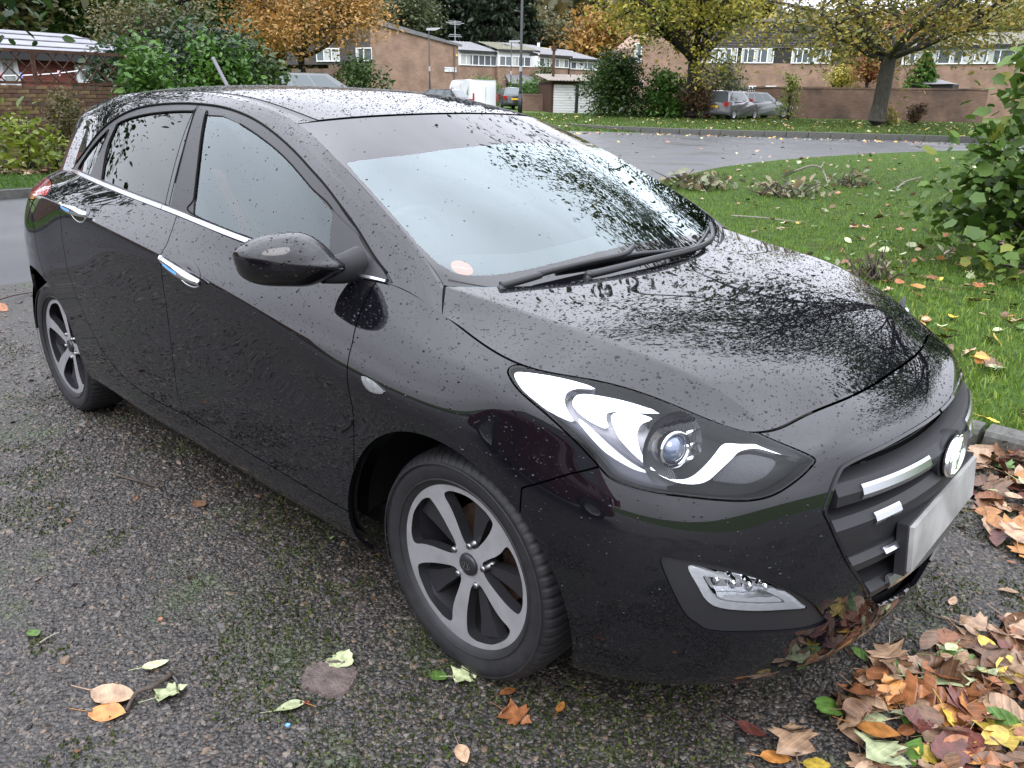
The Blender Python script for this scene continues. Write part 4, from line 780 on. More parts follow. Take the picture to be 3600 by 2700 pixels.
FAR_EDGE = smooth2([(45, 46.5), (20, 41.8), (5, 38.0), (-2, 36.4), (-5.8, 35.3), (-10.3, 33.7), (-14.2, 31.4), (-17.7, 30.1), (-22.5, 30.0), (-30, 34.5), (-45, 47), (-70, 68)])
LEFT_EDGE = smooth2([(-76, 60), (-50, 42), (-34, 28), (-24, 20), (-16, 14.5), (-11.6, 9), (-10.5, 5), (-10.25, 1.6), (-10.2, -8), (-10.2, -30)])
M_ROAD = ramp_mat('wet_asphalt', [(.25, (.026, .027, .030)), (.6, (.040, .041, .045)), (.8, (.055, .055, .058))], 60, 8, .5, .5, .25, .004, 260, wet=(.5, .34, .62))
flat('road', [(-4.42, -30), (-4.42, 1.9)]+NEAR_EDGE[1:]+FAR_EDGE+LEFT_EDGE, -.004, M_ROAD)
def aggregate_mat():
    """pebbles set in dark mortar, for the gaps between and beyond the modelled stones"""
    m, nt, b = nmat('aggregate_mortar'); N = nt.nodes.new; L = nt.links.new; t = N('ShaderNodeTexCoord'); v = N('ShaderNodeTexVoronoi'); v.inputs['Scale'].default_value = 88; L(t.outputs['Object'], v.inputs['Vector']); sp = N('ShaderNodeSeparateColor'); L(v.outputs['Color'], sp.inputs[0]); r = N('ShaderNodeValToRGB'); cr = r.color_ramp
    st = [(0, (.011, .010, .010)), (.35, (.028, .025, .024)), (.6, (.050, .042, .036)), (.8, (.035, .025, .019)), (1, (.085, .073, .06))]
    while len(cr.elements) < len(st): cr.elements.new(.5)
    for e, (p, c) in zip(cr.elements, st): e.position = p; e.color = (*c, 1)
    L(sp.outputs[0], r.inputs['Fac']); mr = N('ShaderNodeMapRange'); mr.inputs['From Min'].default_value = .38; mr.inputs['From Max'].default_value = .55; L(v.outputs['Distance'], mr.inputs['Value']); x = N('ShaderNodeMix'); x.data_type = 'RGBA'; L(mr.outputs[0], x.inputs['Factor']); L(r.outputs['Color'], x.inputs['A']); x.inputs['B'].default_value = (.012, .011, .009, 1)
    n1 = N('ShaderNodeTexNoise'); n1.inputs['Scale'].default_value = 2.2; n1.inputs['Detail'].default_value = 8; L(t.outputs['Object'], n1.inputs['Vector']); m2 = N('ShaderNodeMapRange'); m2.inputs['From Min'].default_value = .55; m2.inputs['From Max'].default_value = .68; m2.inputs['To Max'].default_value = .8; L(n1.outputs['Fac'], m2.inputs['Value']); y = N('ShaderNodeMix'); y.data_type = 'RGBA'; L(m2.outputs[0], y.inputs['Factor']); L(x.outputs['Result'], y.inputs['A']); y.inputs['B'].default_value = (.018, .028, .008, 1)
    L(y.outputs['Result'], b.inputs['Base Color']); b.inputs['Roughness'].default_value = .5; bp = N('ShaderNodeBump'); bp.invert = True; bp.inputs['Strength'].default_value = .8; bp.inputs['Distance'].default_value = .006; L(v.outputs['Distance'], bp.inputs['Height']); L(bp.outputs[0], b.inputs['Normal']); return m
M_DRIVE = aggregate_mat()
flat('driveway', [(-4.40, -30), (9, -30), (9, 1.80), (-4.40, 1.80)], 0, M_DRIVE)
# kerbs: edging stones between drive and lawn, kerb stones along the road
M_KERB = ramp_mat('kerb_concrete', [(.3, (.055, .055, .05)), (.6, (.10, .10, .092)), (.8, (.15, .145, .13))], 14, 9, .8, .3, .6, .01, 60, second=[(3, .55, .7, (.03, .035, .02))])
def kerb_run(name, pts, w, h, step, label, side=1, z0=-.02, nmax=300):
    root = tag(empty(name), None, None, None, 'structure'); P = np.array(pts, float); seg = np.linalg.norm(np.diff(P, axis=0), axis=1); s = np.concatenate([[0], np.cumsum(seg)]); L_ = s[-1]; n = int(L_/step)
    f = lambda t: np.array([np.interp(t, s, P[:, 0]), np.interp(t, s, P[:, 1])])
    me = MB().add([(-.5+.012/step, 0, 0), (.5-.012/step, 0, 0), (.5-.012/step, w, 0), (-.5+.012/step, w, 0), (-.5+.012/step, .012, h), (.5-.012/step, .012, h), (.5-.012/step, w, h), (-.5+.012/step, w, h), (-.5+.012/step, 0, h-.02), (.5-.012/step, 0, h-.02)],
        [(0, 1, 9, 8), (8, 9, 5, 4), (4, 5, 6, 7), (2, 3, 7, 6), (1, 2, 6, 5, 9), (0, 8, 4, 7, 3)]); m = mesh('kerb_stone', me.v, me.f); m.materials.append(M_KERB)
    for i in range(min(n, nmax)):
        a, b = f(i*step), f((i+1)*step); d = b-a; o = obj('kerb_stone', m, None, root); o.location = (*((a+b)/2), z0+rnd.uniform(-.004, .004)); o.rotation_euler = (0, 0, math.atan2(d[1], d[0])); o.scale = (np.linalg.norm(d), side, 1)
    return root
kerb_run('kerb', [(-1.2, 1.80), (2.6, 1.80), (7.5, 1.80)], .13, .10, .45, '')
kerb_run('kerb', [p for p in LEFT_EDGE if p[0] > -30], .14, .13, .91, '', 1)
kerb_run('kerb', [p for p in FAR_EDGE if -36 < p[0] < 22][::-1], .15, .26, .91, '', 1)
# verge on the left with planting bed and wall line
M_LAWN = ramp_mat('lawn_soil', [(.3, (.022, .040, .010)), (.55, (.045, .085, .016)), (.8, (.075, .12, .028))], 7, 9, .95, .15, .8, .03, 60, second=[(1.1, .6, .75, (.05, .04, .02))])
flat('lawn', [(-4.40, 1.93), (9, 1.93), (40, 20), (45, 40)]+NEAR_EDGE[::-1], .035, M_LAWN)
flat('verge', [(-10.34, -30), (-10.36, 1.6), (-10.6, 5), (-11.7, 9), (-14.5, 12.5), (-17, 10), (-14.9, 3.5), (-14.4, -30)], .10, M_LAWN)
M_SOIL = ramp_mat('bed_soil', [(.3, (.012, .009, .007)), (.6, (.035, .025, .018)), (.8, (.07, .05, .035))], 9, 9, .95, .2, 1, .05, 40)
flat('planting_bed', [(-14.4, -30), (-14.9, 3.5), (-17, 10), (-23, 20), (-27, 22), (-27, -30)], .105, M_SOIL)
# ---- lawn grass blades (near lawn only; far turf is material)
def blades(name, pts, hmin, hmax, wid, seed, label, cols):
    g = np.random.default_rng(seed); n = len(pts); P = np.asarray(pts, float); h = g.uniform(hmin, hmax, n)*np.exp(g.normal(0, .25, n)); a = g.uniform(0, 6.283, n); w = wid*g.uniform(.6, 1.3, n); le = g.normal(0, .45, (n, 2))*h[:, None]
    ax = np.stack([np.cos(a), np.sin(a), 0*a], 1)*w[:, None]; mid = P+np.stack([le[:, 0]*.35, le[:, 1]*.35, h*.6], 1); tip = P+np.stack([le[:, 0], le[:, 1], h*np.clip(1-.3*np.abs(le).sum(1)/h, .4, 1)], 1)
    V = np.stack([P-ax, P+ax, mid-ax*.7, mid+ax*.7, tip], 1).reshape(-1, 3); b = np.arange(n)[:, None]*5; F = np.concatenate([b+[0, 1, 3], b+[0, 3, 2], b+[2, 3, 4]])
    me = mesh(name, V, F); at = me.attributes.new('hue', 'FLOAT', 'POINT'); at.data.foreach_set('value', np.repeat(g.random(n), 5).astype(np.float32))
    return tag(obj(name, me, hue_mat(name+'_green', cols, .6, .25, .25)), label, 'grass', kind='stuff')
def hue_mat(name, cols, rough=.5, spec=.35, transl=.3):
    m, nt, b = nmat(name); N = nt.nodes.new; L = nt.links.new; a = N('ShaderNodeAttribute'); a.attribute_name = 'hue'; r = N('ShaderNodeValToRGB'); cr = r.color_ramp
    while len(cr.elements) < len(cols): cr.elements.new(.5)
    for i, (e, c) in enumerate(zip(cr.elements, cols)): e.position = i/(len(cols)-1); e.color = (*c, 1)
    L(a.outputs['Fac'], r.inputs['Fac']); L(r.outputs['Color'], b.inputs['Base Color']); b.inputs['Roughness'].default_value = rough; b.inputs['Specular IOR Level'].default_value = spec
    if transl:
        o = nt.nodes['Material Output']; tr = N('ShaderNodeBsdfTranslucent'); L(r.outputs['Color'], tr.inputs[0]); mxs = N('ShaderNodeMixShader'); mxs.inputs[0].default_value = transl; L(b.outputs[0], mxs.inputs[1]); L(tr.outputs[0], mxs.inputs[2]); L(mxs.outputs[0], o.inputs[0])
    return m
def scatter_poly(poly, n, dens=None):
    P = np.array(poly); lo, hi = P.min(0), P.max(0); out = []
    while sum(map(len, out)) < n:
        q = nrng.random((n*2, 2))*(hi-lo)+lo; q = q[inside(P, q)]
        if dens is not None: q = q[nrng.random(len(q)) < dens(q)]
        out.append(q)
    return np.concatenate(out)[:n]
LAWN_NEAR = [(-4.45, 1.95), (6.5, 1.95), (6.5, 16), (2, 26), (-4.8, 26), (-6.1, 22.5), (-6.45, 18), (-6.25, 14.5), (-5.55, 11.5), (-5.05, 8), (-4.55, 4)]
near = lambda q: np.clip(9/np.hypot(q[:, 0]-CAM[0], q[:, 1]-CAM[1])**1.5, .05, 1)
g2 = scatter_poly(LAWN_NEAR, 150000, near); blades('lawn_grass', np.column_stack([g2, np.full(len(g2), .034)]), .025, .06, .0035, 3, 'short wet green grass of the lawn beside the parked black car', [(.048, .085, .009), (.085, .155, .015), (.13, .21, .024), (.20, .235, .05)])
g3 = scatter_poly([(-10.4, -3), (-10.45, 3), (-10.7, 5), (-11.8, 9), (-14.4, 12), (-16.6, 9), (-14.8, 3.5), (-14.4, -3)], 26000); blades('verge_grass', np.column_stack([g3, np.full(len(g3), .10)]), .03, .07, .007, 4, 'strip of green grass between the far left kerb and the planting bed', [(.03, .065, .008), (.052, .12, .012), (.085, .16, .02)])
# bank beyond the far kerb: coarser blades
bk = []
while len(bk) < 42000:
    px, d = nrng.uniform(1780, 3650), 38.3+nrng.random()**1.3*16; p = bearing(px, 400, d)
    bk.append((p[0], p[1], ground_z(p[0], p[1])))
blades('bank_grass', bk, .05, .12, .02, 8, 'grassy bank behind the far kerb strewn with yellow leaves', [(.035, .06, .010), (.06, .11, .016), (.09, .14, .03), (.12, .13, .04)])
# ---- pebbles of the exposed-aggregate drive (instanced stones)
def gn_pebbles(name, P, size, mat, seed):
    me = mesh(name, [tuple(p) for p in P], []); o = obj(name, me); g = np.random.default_rng(seed); n = len(P)
    for an, arr, ty in (('sz', size.astype(np.float32), 'FLOAT_VECTOR'), ('ro', np.column_stack([g.normal(0, .25, n), g.normal(0, .25, n), g.uniform(0, 6.28, n)]).astype(np.float32), 'FLOAT_VECTOR')):
        a = me.attributes.new(an, ty, 'POINT'); a.data.foreach_set('vector', arr.ravel())
    ng = bpy.data.node_groups.new(name, 'GeometryNodeTree'); ng.interface.new_socket('Geometry', in_out='INPUT', socket_type='NodeSocketGeometry'); ng.interface.new_socket('Geometry', in_out='OUTPUT', socket_type='NodeSocketGeometry')
    N = ng.nodes.new; L = ng.links.new; gi = N('NodeGroupInput'); go = N('NodeGroupOutput'); ip = N('GeometryNodeInstanceOnPoints'); ic = N('GeometryNodeMeshIcoSphere'); ic.inputs['Subdivisions'].default_value = 2; ic.inputs['Radius'].default_value = 1
    sp = N('GeometryNodeSetPosition'); nz = N('ShaderNodeTexNoise'); nz.inputs['Scale'].default_value = .9; nz.inputs['Detail'].default_value = 1; vm = N('ShaderNodeVectorMath'); vm.operation = 'SUBTRACT'; vm.inputs[1].default_value = (.5, .5, .5); vs2 = N('ShaderNodeVectorMath'); vs2.operation = 'SCALE'; vs2.inputs['Scale'].default_value = 1.3
    L(nz.outputs['Color'], vm.inputs[0]); L(vm.outputs[0], vs2.inputs[0]); L(ic.outputs['Mesh'], sp.inputs['Geometry']); L(vs2.outputs[0], sp.inputs['Offset'])
    sm = N('GeometryNodeSetMaterial'); sm.inputs['Material'].default_value = mat; L(sp.outputs[0], sm.inputs['Geometry'])
    for an, sock in (('sz', 'Scale'), ('ro', 'Rotation')):
        na_ = N('GeometryNodeInputNamedAttribute'); na_.data_type = 'FLOAT_VECTOR'; na_.inputs['Name'].default_value = an; L(na_.outputs['Attribute'], ip.inputs[sock])
    L(gi.outputs[0], ip.inputs['Points']); L(sm.outputs[0], ip.inputs['Instance']); L(ip.outputs[0], go.inputs[0]); md = o.modifiers.new('stones', 'NODES'); md.node_group = ng; me.materials.append(mat); return o
def pebble_mat():
    m, nt, b = nmat('drive_pebble'); N = nt.nodes.new; L = nt.links.new; oi = N('ShaderNodeObjectInfo'); r = N('ShaderNodeValToRGB'); cr = r.color_ramp; st = [(0, (.011, .010, .010)), (.3, (.028, .025, .024)), (.55, (.055, .046, .039)), (.75, (.035, .025, .019)), (.9, (.090, .079, .067)), (1, (.105, .066, .038))]
    while len(cr.elements) < len(st): cr.elements.new(.5)
    for e, (p, c) in zip(cr.elements, st): e.position = p; e.color = (*c, 1)
    L(oi.outputs['Random'], r.inputs['Fac']); ge = N('ShaderNodeNewGeometry'); n1 = N('ShaderNodeTexNoise'); n1.inputs['Scale'].default_value = 2.4; n1.inputs['Detail'].default_value = 8; n1.inputs['Roughness'].default_value = .7; L(ge.outputs['Position'], n1.inputs['Vector'])
    mr = N('ShaderNodeMapRange'); mr.inputs['From Min'].default_value = .54; mr.inputs['From Max'].default_value = .66; mr.inputs['To Max'].default_value = .85; L(n1.outputs['Fac'], mr.inputs['Value']); x = N('ShaderNodeMix'); x.data_type = 'RGBA'; L(mr.outputs[0], x.inputs['Factor']); L(r.outputs['Color'], x.inputs['A']); x.inputs['B'].default_value = (.030, .048, .010, 1)
    L(x.outputs['Result'], b.inputs['Base Color']); b.inputs['Roughness'].default_value = .42; b.inputs['Specular IOR Level'].default_value = .5; return m
M_PEB = pebble_mat()
def pdens(q):
    d = np.hypot(q[:, 0]-CAM[0], q[:, 1]-CAM[1]); th = np.degrees(np.arctan2(q[:, 1]-CAM[1], q[:, 0]-CAM[0])) % 360; return np.clip((2.6/d)**1.6, .06, 1)*np.where((th > 92) & (th < 171), 1, .22)*np.where((np.abs(q[:, 1]) < .62) & (q[:, 0] < 1.7), .12, 1)
q = scatter_poly([(-4.35, -4.2), (5.2, -4.2), (5.2, 1.78), (-4.35, 1.78)], 165000, pdens); dd = np.hypot(q[:, 0]-CAM[0], q[:, 1]-CAM[1])
sz = np.exp(nrng.normal(0, .33, len(q)))*(.0046+.0011*np.clip(dd-2.5, 0, 5)); szv = np.column_stack([sz*nrng.uniform(.8, 1.5, len(q)), sz*nrng.uniform(.7, 1.1, len(q)), sz*nrng.uniform(.35, .6, len(q))])
tag(gn_pebbles('drive_pebbles', np.column_stack([q, -.001+0*dd]), szv, M_PEB, 2), 'wet grey and brown pebbles set in the mossy drive surface', 'pebbles', kind='stuff')
# moss tufts between the stones
mq = scatter_poly([(-4.3, -4.2), (5.2, -4.2), (5.2, 1.78), (-4.3, 1.78)], 120000, pdens)
from mathutils import noise as mnoise
mq = np.array([p for p in mq if mnoise.fractal((p[0]*2.2, p[1]*2.2, 3.3), 1, 2, 5) > .12 or (p[0] > 1.75 and p[1] > .9 and mnoise.noise((p[0]*3, p[1]*3, 0)) > -.1)])
blades('moss', np.column_stack([mq, 0*mq[:, 0]]), .004, .011, .0035, 21, 'dark green moss growing between the pebbles of the drive', [(.014, .022, .004), (.028, .044, .006), (.045, .068, .010), (.075, .095, .015)])
# ================================================================== vegetation
def zy(px, py, d): return bearing(px, py, d)[2]
M_BARK = ramp_mat('wet_bark', [(.3, (.010, .009, .008)), (.6, (.028, .024, .020)), (.8, (.05, .043, .035))], 14, 9, .8, .3, 1, .03, 40, stretch=(1, 1, .25))
M_BARKG = ramp_mat('grey_bark', [(.3, (.030, .030, .022)), (.6, (.065, .060, .048)), (.8, (.10, .095, .08))], 12, 9, .85, .3, 1, .03, 40, stretch=(1, 1, .3))
PAL = dict(thicket=[(.030, .066, .010), (.060, .115, .018), (.10, .17, .03), (.26, .23, .04)],
 
 orange=[(.085, .085, .022), (.22, .13, .032), (.33, .17, .045), (.42, .25, .07)], yellow=[(.075, .10, .016), (.19, .20, .03), (.36, .31, .05), (.48, .40, .08)],
 cherry=[(.08, .095, .024), (.16, .17, .04), (.30, .25, .055), (.42, .26, .06)], dark=[(.008, .016, .008), (.014, .026, .012), (.024, .04, .018)], olive=[(.045, .05, .016), (.085, .085, .03), (.13, .10, .04)],
 green=[(.018, .038, .008), (.034, .068, .012), (.06, .105, .02)], pale=[(.05, .065, .03), (.085, .10, .045), (.12, .13, .06)], bright=[(.03, .075, .012), (.06, .14, .02), (.11, .21, .035)], ivy=[(.012, .028, .012), (.028, .052, .022), (.055, .085, .038)],
 brown=[(.05, .03, .018), (.10, .055, .03), (.14, .09, .04)], maple=[(.016, .042, .010), (.030, .068, .014), (.055, .10, .02), (.20, .17, .03)], russet=[(.14, .05, .02), (.24, .09, .03), (.32, .15, .05)], lime=[(.07, .11, .014), (.16, .21, .02), (.26, .30, .04)])
HM = {k: hue_mat('leaf_'+k, v, .5, .35, .3) for k, v in PAL.items()}
def unit(v): return v/(np.linalg.norm(v)+1e-9)
def leaf_mesh(name, P, size, hue, mat, shape='diamond', droop=.2, seed=1, flat=.55, D=None):
    """one joined foliage mesh: P leaf positions"""
    g = np.random.default_rng(seed); n = len(P); P = np.asarray(P, float); s = size*np.exp(g.normal(0, .28, n))
    nrm = g.normal(0, 1, (n, 3)); nrm[:, 2] = np.abs(nrm[:, 2])+flat; nrm /= np.linalg.norm(nrm, axis=1, keepdims=True); a = g.normal(0, 1, (n, 3)); a[:, 2] -= droop*2
    d1 = a-(a*nrm).sum(1, keepdims=True)*nrm; d1 /= (np.linalg.norm(d1, axis=1, keepdims=True)+1e-9); d2 = np.cross(nrm, d1)
    if shape == 'diamond': prof = [(-.5, 0, 0), (0, .30, .06), (.55, 0, -.05), (0, -.30, .06)]; fc = [(0, 1, 2), (0, 2, 3)]
    elif shape == 'oval': prof = [(-.5, 0, 0), (-.2, .26, .05), (.2, .24, .04), (.55, 0, -.08), (.2, -.24, .04), (-.2, -.26, .05)]; fc = [(0, 1, 2), (0, 2, 3), (0, 3, 4), (0, 4, 5)]
    else: # lobed
        prof = [(-.5, 0, 0), (-.44, .30, .04), (-.20, .34, .03), (.02, .46, .0), (.20, .27, .03), (.55, 0, -.08), (.20, -.27, .03), (.02, -.46, .0), (-.20, -.34, .03), (-.44, -.30, .04)]; fc = [(0, 1, 2), (0, 2, 4), (2, 3, 4), (0, 4, 5), (0, 5, 6), (0, 6, 8), (6, 7, 8), (0, 8, 9)]
    k = len(prof); V = np.empty((n, k, 3))
    for j, (x, y, z) in enumerate(prof): V[:, j] = P+s[:, None]*(x*d1+y*d2+z*nrm)
    F = (np.array(fc)[None]+(np.arange(n)*k)[:, None, None]).reshape(-1, 3); me = mesh(name, V.reshape(-1, 3), F); at = me.attributes.new('hue', 'FLOAT', 'POINT'); at.data.foreach_set('value', np.repeat(np.clip(hue, 0, 1), k).astype(np.float32)); me.materials.append(mat); return me
def grow(seed, base, height, spread, r0, fork, nl, sub, droop=0., lean=(0, 0), trop=.25, wig=.18, up=.55, az=None):
    """trunk and limbs; returns (tubes, twig points)"""
    g = np.random.default_rng(seed); tubes = []; tips = []; base = np.array(base, float)
    top = base+np.array([lean[0], lean[1], fork]); mid = base+np.array([lean[0]*.4, lean[1]*.4, fork*.5])+g.normal(0, .03*fork, 3)*[1, 1, 0]
    tubes.append(([base-[0, 0, .1], base+[0, 0, fork*.08], mid, top], [r0*1.5, r0*1.08, r0*.88, r0*.8]))
    def branch(p, d, L, r, depth):
        n = 5; pts = [p]; d = unit(d)
        for i in range(n):
            d = unit(d+g.normal(0, wig, 3)+np.array([0, 0, trop*(1 if depth < 2 else .2)-droop*(i/n)*(.6+depth*.5)])); pts.append(pts[-1]+d*L/n)
        tubes.append((pts, np.linspace(r, max(r*.45, .006), n+1)))
        if depth >= sub: tips.extend(pts[2:]); return
        nb = 4 if depth == 1 else 5
        for j in range(nb):
            t = .35+.65*(j+g.random())/nb; q = pts[min(n, int(t*n))]; a = g.normal(0, 1, 3); a[2] = abs(a[2])*.4-.25*droop; branch(q, unit(d*.5+unit(a)*.9), L*(.62-.12*g.random()), max(r*.42, .008), depth+1)
        tips.extend(pts[3:])
    for i in range(nl):
        a = 2*math.pi*(i+.5*g.random())/nl if az is None else az[0]+(az[1]-az[0])*(i+.5*g.random())/nl; d = np.array([math.cos(a), math.sin(a), up+.5*g.random()]); branch(top-np.array([0, 0, fork*.12*g.random()]), d, spread*(.75+.4*g.random()), r0*(.5 if nl < 8 else .36), 1)
    sc = (height-fork)/max(1e-3, max(t[2] for t in tips)-top[2])
    if sc < 1:
        f = lambda p: p if p[2] < top[2] else np.array([p[0], p[1], top[2]+(p[2]-top[2])*sc])
        tubes = [([f(p) for p in P], r) for P, r in tubes]; tips = [f(p) for p in tips]
    return tubes, np.array(tips)
def tree(name, label, base, height, spread, r0, fork, nl, nleaf, lsize, pal, seed, sub=3, droop=0., lean=(0, 0), group=None, shape='diamond', sig=.35, bark=None, cat='tree', hbias=0., trop=.25, wig=.18, up=.55, ntube=6, az=None):
    root = tag(empty(name, base), label, cat, group); tubes, tips = grow(seed, (0, 0, 0), height, spread, r0, fork, nl, sub, droop, lean, trop, wig, up, az); g = np.random.default_rng(seed+99)
    tb = MB()
    for i, (P, r) in enumerate(tubes[:1]): tb.tube(P, r, 10)
    tb.build('trunk', bark or M_BARK, root, True); lb = MB()
    for P, r in tubes[1:]: lb.tube(P, r, ntube if r[0] > .03 else 3, False)
    lb.build('limbs', bark or M_BARK, root, True)
    c = tips[g.integers(0, len(tips), nleaf)]; P = c+g.normal(0, sig, (nleaf, 3))*[1, 1, .8]
    hue = .5+.28*np.sin(c[:, 0]*1.3+seed)*np.cos(c[:, 1]*1.1)+g.normal(0, .2, nleaf)+hbias; obj('crown', leaf_mesh('crown', P, lsize, hue, HM[pal], shape, seed=seed), None, root); return root
def bush(name, label, base, rx, ry, h, nleaf, lsize, pal, seed, shape='diamond', group=None, cat='shrub', nst=9, clump=.22, low=.0, bark=None, hbias=0., core=True):
    """shrub: stems fanning from the base, leaves in clumps round their ends"""
    root = tag(empty(name, base), label, cat, group); g = np.random.default_rng(seed); st = MB(); cl = []
    for i in range(nst*4):
        a = g.uniform(0, 6.28); e = g.random()**.6; t = g.random(); z = h*(low+(1-low)*(t**.8)); f = math.sqrt(max(0.04, 1-(t*.96)**2.2)); p = np.array([rx*e*f*math.cos(a), ry*e*f*math.sin(a), z]); cl.append(p)
        if i < nst*2: st.tube([np.array([p[0]*.12, p[1]*.12, 0]), np.array([p[0]*.5, p[1]*.5, z*.6]), p], [.02*h/1.5, .012*h/1.5, .004], 4, False)
    st.build('stems', bark or M_BARK, root, True); cl = np.array(cl); k = g.integers(0, len(cl), nleaf); sg = clump*np.array([rx, ry, h*.6]); P = cl[k]+g.normal(0, 1, (nleaf, 3))*sg; P[:, 2] = np.abs(P[:, 2])
    hue = .45+.25*g.normal(0, 1, len(cl))[k]*.8+g.normal(0, .16, nleaf)+hbias; obj('foliage', leaf_mesh('foliage', P, lsize, hue, HM[pal], shape, seed=seed), None, root); return root
def conifer(name, label, base, h, r, nleaf, lsize, pal, seed, group=None):
    root = tag(empty(name, base), label, 'tree', group); g = np.random.default_rng(seed); MB().tube([(0, 0, 0), (0, 0, h*.5), (0, 0, h)], [r*.08, r*.05, .02], 6).build('trunk', M_BARK, root, True)
    t = g.random(nleaf)**.7; ly = np.round(t*14)/14+g.normal(0, .012, nleaf); a = g.uniform(0, 6.28, nleaf); rr = r*(1-np.clip(ly, 0, 1))**.8*(.35+.65*g.random(nleaf)**.5)*(1+.25*np.sin(a*5+ly*40)); P = np.stack([rr*np.cos(a), rr*np.sin(a), h*(.06+.94*np.clip(ly, 0, 1))-rr*.25], 1)
    obj('crown', leaf_mesh('crown', P, lsize, g.normal(.45, .25, nleaf), HM[pal], 'oval', .6, seed, .2), None, root); return root
def gpt(px, d, py=400): p = bearing(px, py, d); return (p[0], p[1], ground_z(p[0], p[1]))
# large trees on the bank
tree('yellow_leaved_tree', 'tall yellow-green tree on the bank with dark forked trunk above the shrubs', gpt(2425, 50), 11.5, 6.6, .44, 3.4, 7, 16500, .19, 'yellow', 3, 3, .15, sig=.6, up=.42, shape='oval', trop=.15, wig=.22)
tree('spreading_tree', 'wide spreading autumn tree on the bank with grey trunk in front of the brick wall', gpt(3085, 46), 15, 7.0, .42, 3.3, 10, 17000, .17, 'cherry', 12, 3, .17, lean=(.15, -.1), sig=.5, shape='oval', bark=M_BARKG, trop=.10, wig=.25, up=.28)
tree('orange_tree', 'orange-leaved autumn tree in front of the brick house end wall', gpt(1070, 44), 8.0, 4.0, .24, 2.1, 9, 17000, .16, 'orange', 21, 3, .08, sig=.5, up=.32, trop=.12, shape='oval')
tree('green_tree', 'tall green tree with twin trunks left of the orange tree', gpt(690, 52), 14, 3.6, .3, 5, 6, 7000, .22, 'green', 33, 3, .1, sig=.6)
tree('olive_tree', 'olive-brown bushy tree behind the hedge on the left', gpt(560, 36), 6.2, 2.3, .18, 1.6, 8, 9000, .13, 'olive', 35, 3, .1, sig=.4)
tree('pale_tree', 'pale green tree standing behind the roof of the brick house', gpt(1440, 88), 15.5, 4.0, .35, 5, 8, 8000, .32, 'pale', 41, 3, .05, sig=.9)
tree('russet_tree', 'small russet tree showing between the houses behind the spreading tree', gpt(3030, 66), 4.9, 1.5, .14, 2.4, 6, 2200, .17, 'russet', 44, 2, .1, sig=.45); tree('yellow_small_tree', 'small yellow tree beside the russet one at the house corner', gpt(2945, 68), 5.0, 1.0, .12, 2.2, 6, 1800, .16, 'yellow', 45, 2, .1, sig=.4)
for i, (px, d, h, pal, lab) in enumerate([(3250, 100, 12, 'russet', 'russet treetop rising behind the right-hand houses'), (3500, 96, 12.5, 'cherry', 'amber treetop at the upper right corner behind the houses'), (2750, 105, 13, 'olive', 'olive treetop behind the dark-clad house'), (2080, 98, 14.5, 'orange', 'orange-brown treetop behind the yellow tree'), (1900, 104, 15.5, 'olive', 'dull olive tree right of the dark conifers'), (2250, 110, 15, 'brown', 'brown treetop far behind the yellow tree'), (330, 62, 13, 'green', 'dark green treetop behind the bungalow roof'), (120, 58, 12, 'olive', 'brownish tree behind the bungalow at the left edge'), (860, 75, 15, 'green', 'green treetop behind the orange tree'), (1180, 82, 15, 'pale', 'grey-green treetop above the orange tree')]):
    tree('woodland_tree', lab, gpt(px, d), h, 4.6, .35, 4, 8, 5200, .42, pal, 50+i, 3, .08, sig=1.0, group='trees of the wood behind the houses')
for i, (px, d, h, r) in enumerate([(1575, 92, 17, 3.6), (1650, 97, 20, 4.0), (1735, 90, 18.5, 3.8), (1810, 99, 19, 3.8), (1620, 110, 21, 4.4), (1700, 112, 22, 4.4)]):
    conifer('dark_conifer', 'tall dark conifer in the wood behind the houses, %s of the clump' % ['left front', 'second from the left', 'third from the left', 'rightmost', 'left rear', 'right rear'][i], gpt(px, d), h, r, 7000, .55, 'dark', 70+i, 'dark conifers behind the houses')
V = []; FW = []; g = np.random.default_rng(77); pts = []
for k in range(26000):
    px = g.uniform(-300, 3900); d = g.uniform(118, 150); p = bearing(px, 300, d); pts.append((p[0], p[1], g.uniform(1, 17)*(1 if px < 2700 else .75)))
wd = obj('far_woodland', leaf_mesh('far_woodland', np.array(pts), 1.9, .5+g.normal(0, .3, len(pts)), HM['olive'], 'oval', seed=5)); tag(wd, 'hazy olive and brown mass of woodland on the skyline', 'woodland', kind='stuff')
